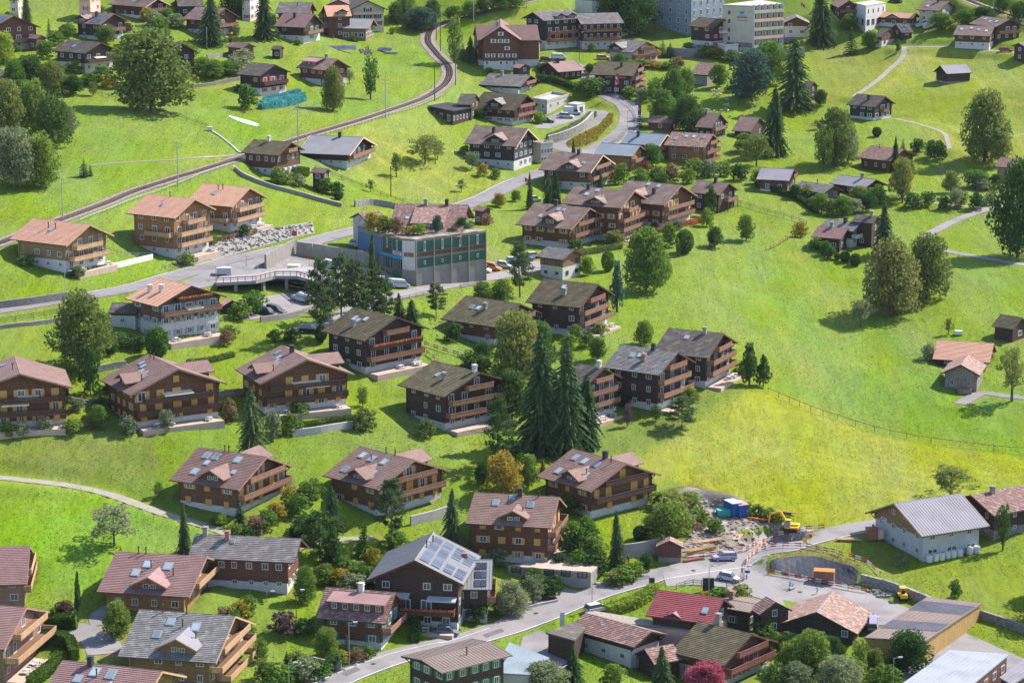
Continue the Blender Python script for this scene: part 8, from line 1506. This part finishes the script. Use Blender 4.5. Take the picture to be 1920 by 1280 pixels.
excavator(1482, 996, 165, .85, 'yellow', 'yellow crawler excavator with raised folded boom at the dug site'); excavator(842, 524, 10, .72, 'teal', 'small teal excavator in front of the green glazed bays', False)
compactor(1692, 1124, 95, 'compact yellow ride-on machine beside the block stone wall'); excavator(815, 524, 200, .5, 'red', 'tiny red machine beside the teal excavator', False)
def planks(x, y, n, L_, m_, deg, label, spread=1.2, h=.18):
    p = gnd(x, y); root = ob('plank_pile', None, None, (p[0], p[1], p[2] + .1), R_(deg)); tag(root, label, 'planks'); rr = random.Random(n + int(x)); b = MB(); b.box(-L_ / 2, L_ / 2, -.12, .12, 0, .12); me_ = b.mesh('plank', m_)
    for i in range(n): o = ob('plank', me_, root, (rr.uniform(-.4, .4), (i % 5 - 2) * spread / 5, (i // 5) * h + .02), rr.uniform(-.12, .12))
planks(1312, 1032, 12, 6.5, 'board_yellow', 35, 'yellow formwork beams lying beside the information shelter', 2.2); planks(1325, 1016, 9, 6, 'board_rail_light', 25, 'pale timber beams at the front of the dug site', 1.8); planks(1408, 972, 8, 6, 'paint_orange', -25, 'orange beams stacked beside the blue container', 1.4); planks(1440, 972, 8, 5.5, 'paint_orange', -50, 'orange beams leaning near the yellow excavator', 1.2); planks(1300, 1050, 8, 4, 'board_rail_red', 30, 'reddish boards piled near the information shelter', 1.6)
planks(1455, 960, 6, 7, 'board_rail', -18, 'brown beams on the bank behind the yellow excavator', 1.0); planks(1590, 1012, 8, 4, 'board_rail_light', 5, 'pale boards on the grass left of the large new barn', 2.0); planks(1382, 1008, 6, 4, 'board_rail_light', 70, 'short timber props beside the excavated pit', 1.5); planks(735, 100, 6, 4.0, 'metal_pale', 10, 'pale stacked boards beside the stone pile', 2.0)
def panel_field(x, y, cols, rows, deg, tilt, label, m_='solar_cell', w=1.6, hgt=1.0):
    p = gnd(x, y); root = ob('solar_array', None, None, tuple(p), R_(deg)); tag(root, label, 'solar array')
    me_ = shared(('pf', m_, w), lambda: (lambda b: (b.box(-w / 2 + .03, w / 2 - .03, -hgt / 2 + .03, hgt / 2 - .03, 0, .05), b.mesh('solar_panel', m_))[1])(MB()))
    for i in range(cols):
        for j in range(rows): o = ob('solar_panel', me_, root, ((i - cols / 2) * w, math.cos(R_(tilt)) * (j - .5) * hgt, .9 + math.sin(R_(tilt)) * (j - .5) * hgt)); o.rotation_euler = (R_(tilt), 0, 0)
panel_field(640, 95, 7, 2, 8, 38, 'row of tilted solar panels in the grass below the timber hall'); panel_field(726, 98, 3, 2, -20, 25, 'small group of pale solar panels beside the stone pile')
rocks('boulders', [(672,92),(690,88),(700,100),(690,104),(674,102)], 60, .4, .9, 'stone_rubble', 'heap of boulders beside the solar panels')
# hay bales wrapped in white film
def bale():
    b = MB(); n = 14
    for z0, z1, r0, r1 in ((0, .08, .5, .58), (.08, 1.1, .58, .6), (1.1, 1.2, .6, .5)):
        for i in range(n):
            a, c_ = i / n * 6.283, (i + 1) / n * 6.283; b.face([(math.cos(a) * r0, math.sin(a) * r0, z0), (math.cos(c_) * r0, math.sin(c_) * r0, z0), (math.cos(c_) * r1, math.sin(c_) * r1, z1), (math.cos(a) * r1, math.sin(a) * r1, z1)])
    b.face([(math.cos(i / n * 6.283) * .5, math.sin(i / n * 6.283) * .5, 1.2) for i in range(n)]); return b.mesh('hay_bale', 'paint_white', True)
for i, (x, y) in enumerate([(1742,1053),(1754,1051),(1765,1049),(1776,1046),(1787,1044),(1799,1042),(1818,1038),(1831,1036)]):
    p = gnd(x, y); o = ob('hay_bale', shared('bale', bale), None, (p[0], p[1], p[2] - .03), i * .7, (1.08, 1.08, 1.12)); lb = ['leftmost white wrapped bale at the barn corner', 'second white wrapped bale from the barn corner', 'third white wrapped bale from the barn corner', 'fourth white wrapped bale in the row of six', 'fifth white wrapped bale in the row of six', 'last white wrapped bale in the row of six', 'left bale of the separate white pair', 'rightmost white bale beside the old farmhouse'][i]; tag(o, lb, 'bale', 'white wrapped hay bales along the barn wall')
# tarpaulins
def tarp(top, bot, m_, label, lift=0.0, fold=.25):
    A_ = smooth(G(top), .8); n = len(A_); B_ = smooth(G(bot), .8); B_ = B_[np.linspace(0, len(B_) - 1, n).astype(int)]; b = MB(); V = []
    for i in range(n):
        for k in range(6):
            t = k / 5; q = A_[i] * (1 - t) + B_[i] * t; z = max(q[2], float(zt(q[0], q[1]))) + .12 + fold * .3 * math.sin(i * 1.1 + k * .9) * math.sin(i * .37 + k) + (lift if k == 0 else 0); V.append((q[0], q[1], z))
    b.v = V
    for i in range(n - 1):
        for k in range(5): a = i * 6 + k; b.f.append((a, a + 1, a + 7, a + 6)); b.uv.append([(0, 0)] * 4); b.mi.append(0)
    o = ob('tarpaulin', b.mesh('tarpaulin', m_)); return tag(o, label, 'tarpaulin')
tarp([(1446,1052),(1480,1044),(1530,1044),(1580,1058),(1608,1070)], [(1444,1070),(1480,1078),(1530,1086),(1575,1094),(1606,1096)], 'paint_navy', 'dark blue tarpaulin covering the cut bank beside the square'); tarp([(428,217),(440,220),(470,228),(486,234)], [(430,220),(445,227),(468,235),(482,238)], 'paint_turquoise', 'pale turquoise sheet lying on the meadow near the vines', fold=.1)
# ------------------------------------------------------------------ people, sheep
def body_mat(name, legs, torso, head=(.45, .26, .18)):
    m = bpy.data.materials.new(name); m.use_nodes = True; N, L = m.node_tree.nodes, m.node_tree.links; b = N['Principled BSDF']; b.inputs['Roughness'].default_value = .9; tc = N.new('ShaderNodeTexCoord'); sp = N.new('ShaderNodeSeparateXYZ'); L.new(tc.outputs['Object'], sp.inputs[0]); cr = N.new('ShaderNodeValToRGB'); cr.color_ramp.interpolation = 'CONSTANT'
    mr_ = N.new('ShaderNodeMath'); mr_.operation = 'DIVIDE'; L.new(sp.outputs[2], mr_.inputs[0]); mr_.inputs[1].default_value = 2.0; L.new(mr_.outputs[0], cr.inputs[0]); el = cr.color_ramp.elements; el[0].color = (.03, .025, .02, 1); el[0].position = 0; el[1].position = .045; el[1].color = (*legs, 1)
    for pos, c_ in ((.45, torso), (.765, head), (.875, (.05, .03, .02))): e_ = el.new(pos); e_.color = (*c_, 1)
    L.new(cr.outputs[0], b.inputs['Base Color']); return m
def skin_obj(name, verts, edges, rad, m_, root_v=0, sub=2):
    me_ = bpy.data.meshes.new(name); me_.from_pydata(verts, edges, []); o = bpy.data.objects.new(name, me_); COL.objects.link(o); md = o.modifiers.new('Skin', 'SKIN'); md.use_smooth_shade = True
    sv = me_.skin_vertices[0].data
    for i, r in enumerate(rad): sv[i].radius = (r, r) if isinstance(r, float) else r; sv[i].use_root = (i == root_v)
    s2 = o.modifiers.new('Sub', 'SUBSURF'); s2.levels = s2.render_levels = sub; me_.materials.append(m_); return o
def person(x, y, m_, label, pose='stand', rz=0, hgt=1.0, z=None):
    V = [(0, 0, .95), (0, 0, 1.2), (0, 0, 1.42), (0, 0, 1.53), (0, -.01, 1.62), (0, 0, 1.74)]; E_ = [(0, 1), (1, 2), (2, 3), (3, 4), (4, 5)]; Rr = [(.17, .12), (.15, .11), (.16, .10), .055, .10, .085]
    step = {'stand': .04, 'walk': .28, 'run': .42, 'ride': .25}[pose]
    for s_ in (-1, 1):
        k = len(V); f = s_ * step; V += [(s_ * .10, 0, .90), (s_ * .11, -f * .5 - (.05 if pose == 'run' else 0), .50), (s_ * .11, -f * .6 if pose != 'run' or s_ > 0 else .3, .09 if pose != 'run' or s_ > 0 else .22), (s_ * .11, (-f * .6 if pose != 'run' or s_ > 0 else .3) - .13, .05 if pose != 'run' or s_ > 0 else .18)]; E_ += [(0, k), (k, k + 1), (k + 1, k + 2), (k + 2, k + 3)]; Rr += [.095, .065, .05, .04]
        k = len(V); arm = {'stand': (.02, .05), 'walk': (f * .6, -.1 + f * .8), 'run': (f * .6, f * .9 - .15), 'ride': (-.15, -.38)}[pose]; V += [(s_ * .19, 0, 1.40), (s_ * .25, arm[0], 1.14), (s_ * .24, arm[1] - .06, .90 if pose != 'ride' else 1.05), (s_ * .24, arm[1] - .09, .82 if pose != 'ride' else 1.03)]; E_ += [(2, k), (k, k + 1), (k + 1, k + 2), (k + 2, k + 3)]; Rr += [.06, .045, .035, .03]
    p = gnd(x, y); o = skin_obj('person', V, E_, Rr, m_); o.location = (p[0], p[1], p[2] + .1); o.rotation_euler = (0, 0, rz); o.scale = (hgt,) * 3; tag(o, label, 'person'); return o
orange_m = body_mat('workwear_orange', (.65, .16, .03), (.68, .17, .03)); dark_m = body_mat('clothes_dark', (.03, .035, .05), (.03, .03, .035)); blue_m = body_mat('clothes_blue', (.05, .06, .09), (.03, .12, .35)); grey_m = body_mat('clothes_grey', (.25, .22, .18), (.32, .28, .24)); brown_m = body_mat('clothes_brown', (.08, .06, .05), (.16, .11, .08))
person(1171, 1062, orange_m, 'person in orange work clothes standing at the road edge', 'stand', .3); person(1178, 1058, dark_m, 'person in dark clothes behind the orange worker', 'stand', .9); bp_ = person(1481, 1104, blue_m, 'person in blue top riding a small scooter on the square', 'ride', 1.2, .9); person(1532, 1114, grey_m, 'child in pale clothes running across the square', 'run', -1.2, .82); person(1391, 1080, brown_m, 'person standing with raised arms beside the small white car', 'ride', .8); person(875, 1166, dark_m, 'person standing by the yellow garage door of the solar chalet', 'stand', .2)
person(1724, 1124, orange_m, 'worker in orange half hidden behind the stone wall', 'stand', .2); person(1637, 998, brown_m, 'person beside the pallet stacks at the barn', 'stand', .4); person(625, 76, brown_m, 'person on the forecourt of the timber hall', 'stand', 0)
p = gnd(1484, 1106); sc = ob('scooter', None, None, (p[0], p[1], p[2] + .1), .9); tag(sc, 'small white scooter ridden across the square', 'scooter'); b = MB(); prism(b, [(-.7, .3), (-.65, .62), (.1, .45), (.5, .85), (.62, .8), (.6, .25), (0, .2)][::-1], -.16, .16); ob('body', b.mesh('body', 'paint_white'), sc)
for sx in (-.6, .62): b = MB(); b.bar((0, -.06, 0), (0, .06, 0), .22, n=10); ob('wheel', b.mesh('wheel', 'paint_rubber'), sc, (sx, 0, .2))
b = MB(); b.bar((.52, -.3, .98), (.52, .3, .98), .03, n=5); b.bar((.52, 0, .6), (.52, 0, .98), .03, n=5); ob('handlebar', b.mesh('handlebar', 'paint_charcoal'), sc)
def sheep_at(x, y, rz, first=[None]):
    p = gnd(x, y); SV = [(0, 0, .62), (-.4, 0, .64), (.4, 0, .66), (.6, 0, .85), (.78, 0, .78)]; SE = [(0, 1), (0, 2), (2, 3), (3, 4)]; SR = [(.27, .27), (.26, .25), (.24, .24), .12, .075]
    for sx in (-.36, .36):
        for sy in (-.13, .13): k = len(SV); SV += [(sx, sy, .35), (sx, sy, .02)]; SE += [((1 if sx < 0 else 2), k), (k, k + 1)]; SR += [.06, .04]
    if first[0] is None: o = skin_obj('sheep', SV, SE, SR, M('paint_sheepwool'), sub=1); first[0] = o
    else: o = first[0].copy(); COL.objects.link(o)
    o.location = (p[0], p[1], p[2] + .02); o.rotation_euler = (0, 0, rz); tag(o, 'cream brown sheep grazing on the slope above the dark chalets', 'sheep', 'sheep grazing on the slope')
for x, y in [(1334,173),(1338,172),(1343,174),(1347,172),(1340,180),(1345,184),(1350,181),(1346,192),(1361,187),(1363,190),(1358,200),(1364,199),(1366,202),(1360,207),(1364,211),(1330,211),(1339,212),(1352,211),(1369,221)]: sheep_at(x, y, rnd.uniform(0, 6.3))
# vehicles' track, pipe stairs
wall_along('stair_rail', [(393,244),(412,256),(430,270),(452,288)], .3, .5, 'concrete_pale', 'pale concrete stair strip running down to the mossy chalet', 'stairs')
# terrace plants on the commercial building
for i, (x, y, w_, h_, lf, kd) in enumerate([(700,435,30,4.2,'leaf_yellow','bush'),(722,438,30,3.8,'leaf_olive','bush'),(742,440,26,3.6,'leaf_bronze','bush'),(768,440,20,1.8,'leaf_yellow','bush'),(788,440,24,2.4,'leaf_bright','bush'),(820,436,20,4.4,'leaf_blue','round'),(866,431,22,3.2,'leaf_dark','round'),(880,428,16,1.2,'leaf_olive','bush'),(912,424,20,2.6,'leaf_bronze','bush'),(850,434,16,1.0,'leaf_olive','bush')]):
    q_ = onplane(x, y, TZ); T(kd, x, y, y - h_ * 7.6, w_, lf, world=q_)
# shrubs filling the gardens round the houses
fill = random.Random(21); kk = 0
for s in HS:
    if s['H'] < 7 or kk > 95: continue
    f = s['foot']; c = np.mean(f, axis=0)
    for _ in range(2 if s['px'][1] < 640 else 1):
        i = fill.randrange(4); a_ = np.array(f[i]) * (1 - (t_ := fill.uniform(.1, .9))) + np.array(f[(i + 1) % 4]) * t_; d_ = (a_ - c); p_ = c + d_ * (1 + fill.uniform(2.2, 4.5) / np.linalg.norm(d_))
        if any(bool(inpoly(np.array([p_[0]]), np.array([p_[1]]), h['foot'])[0]) for h in HOUSES.values()) or NOGRASS[int((p_[1] - GY0) / ST), int((p_[0] - GX0) / ST)]: continue
        z_ = float(zt(*p_)); px_, py_ = project(p_[0], p_[1], z_)
        if not (0 < px_ < 1920 and 0 < py_ < 1285): continue
        h_ = fill.uniform(1.4, 3.0); s_ = scale_at(p_[0], p_[1], z_); T('bush', px_, py_, py_ - h_ * s_, h_ * s_ * fill.uniform(1, 1.5), fill.choice(['leaf_green', 'leaf_grey', 'leaf_olive', 'leaf_dark', 'leaf_green', 'leaf_bright']), world=(p_[0], p_[1], z_)); kk += 1
# ------------------------------------------------------------------ plant labels, from the nearest landmark
import collections
cand = collections.defaultdict(list); EXTRA = [(1476,975,'yellow excavator',12),(1380,950,'blue container',12),(1171,1052,'orange worker',5)]
LMs = [l for l in LM if l[2]] + EXTRA
hs_ = sorted(p[5] for p in PL)
for root, kind, leaf, x, y, hh in PL:
    best = min(LMs, key=lambda l: math.hypot((l[0] - x) * .9, (l[1] - y) * 1.3)); dx, dy = x - best[0], y - best[1]
    if abs(dx) > best[3] * .8: rel = 'right of' if dx > 0 else 'left of'
    else: rel = 'below' if dy > 0 else 'behind'
    size = ('tall ' if hh > 17 else 'small ' if hh < 8 and kind not in ('bush', 'ball', 'cone', 'column') else 'low ' if hh < 2.2 and kind in ('bush', 'ball') else '')
    cand[f"{size}{COLN[leaf]} {DESC[kind]} {rel} the {best[2]}"].append((root, x, y, hh))
def nm(s): return s
ORD = {2: ['larger', 'smaller'], 3: ['largest', 'middle sized', 'smallest']}
for lb, items in cand.items():
    if len(items) == 1: items[0][0]['label'] = lb
    elif len(items) in (2, 3):
        for t_, it in zip(ORD[len(items)], sorted(items, key=lambda i: -i[3])): it[0]['label'] = t_ + ' ' + lb
    else:
        w = ['leftmost', 'second-from-left', 'third-from-left', 'fourth-from-left', 'fifth-from-left', 'sixth-from-left', 'seventh-from-left', 'eighth-from-left', 'ninth-from-left', 'tenth-from-left']; its = sorted(items, key=lambda i: i[1])
        for k, it in enumerate(its): it[0]['label'] = (w[k] if k < len(w) and k < len(its) - 1 else 'rightmost') + ' ' + lb
for root, kind, leaf, x, y, hh in PL: root['group'] = {'tree': 'trees between the chalets', 'shrub': 'shrubs in the gardens'}[root['category']]
print('OBJECTS', len(bpy.data.objects), 'PLANTS', len(PL))

dg = bpy.context.evaluated_depsgraph_get()
for o in [o for o in bpy.data.objects if o.type == 'FONT']:
    me_ = bpy.data.meshes.new_from_object(o.evaluated_get(dg)); n = ob(o.name.split('.')[0], me_, o.parent, o.location); n.rotation_euler = o.rotation_euler; bpy.data.objects.remove(o)


b = MB(); b.box(-420, 420, -25, 1320, float(Z.min()) - 6, 171); hz = b.mesh('haze', 'concrete'); hm = bpy.data.materials.new('haze_air'); hm.use_nodes = True; N, L = hm.node_tree.nodes, hm.node_tree.links; N.remove(N['Principled BSDF']); pv = N.new('ShaderNodeVolumePrincipled'); pv.inputs['Color'].default_value = (.84, .9, 1.0, 1); pv.inputs['Density'].default_value = .000014; L.new(pv.outputs[0], N['Material Output'].inputs['Volume']); hz.materials[0] = hm
tag(ob('haze', hz), 'thin bluish haze in the valley air', kind='stuff')
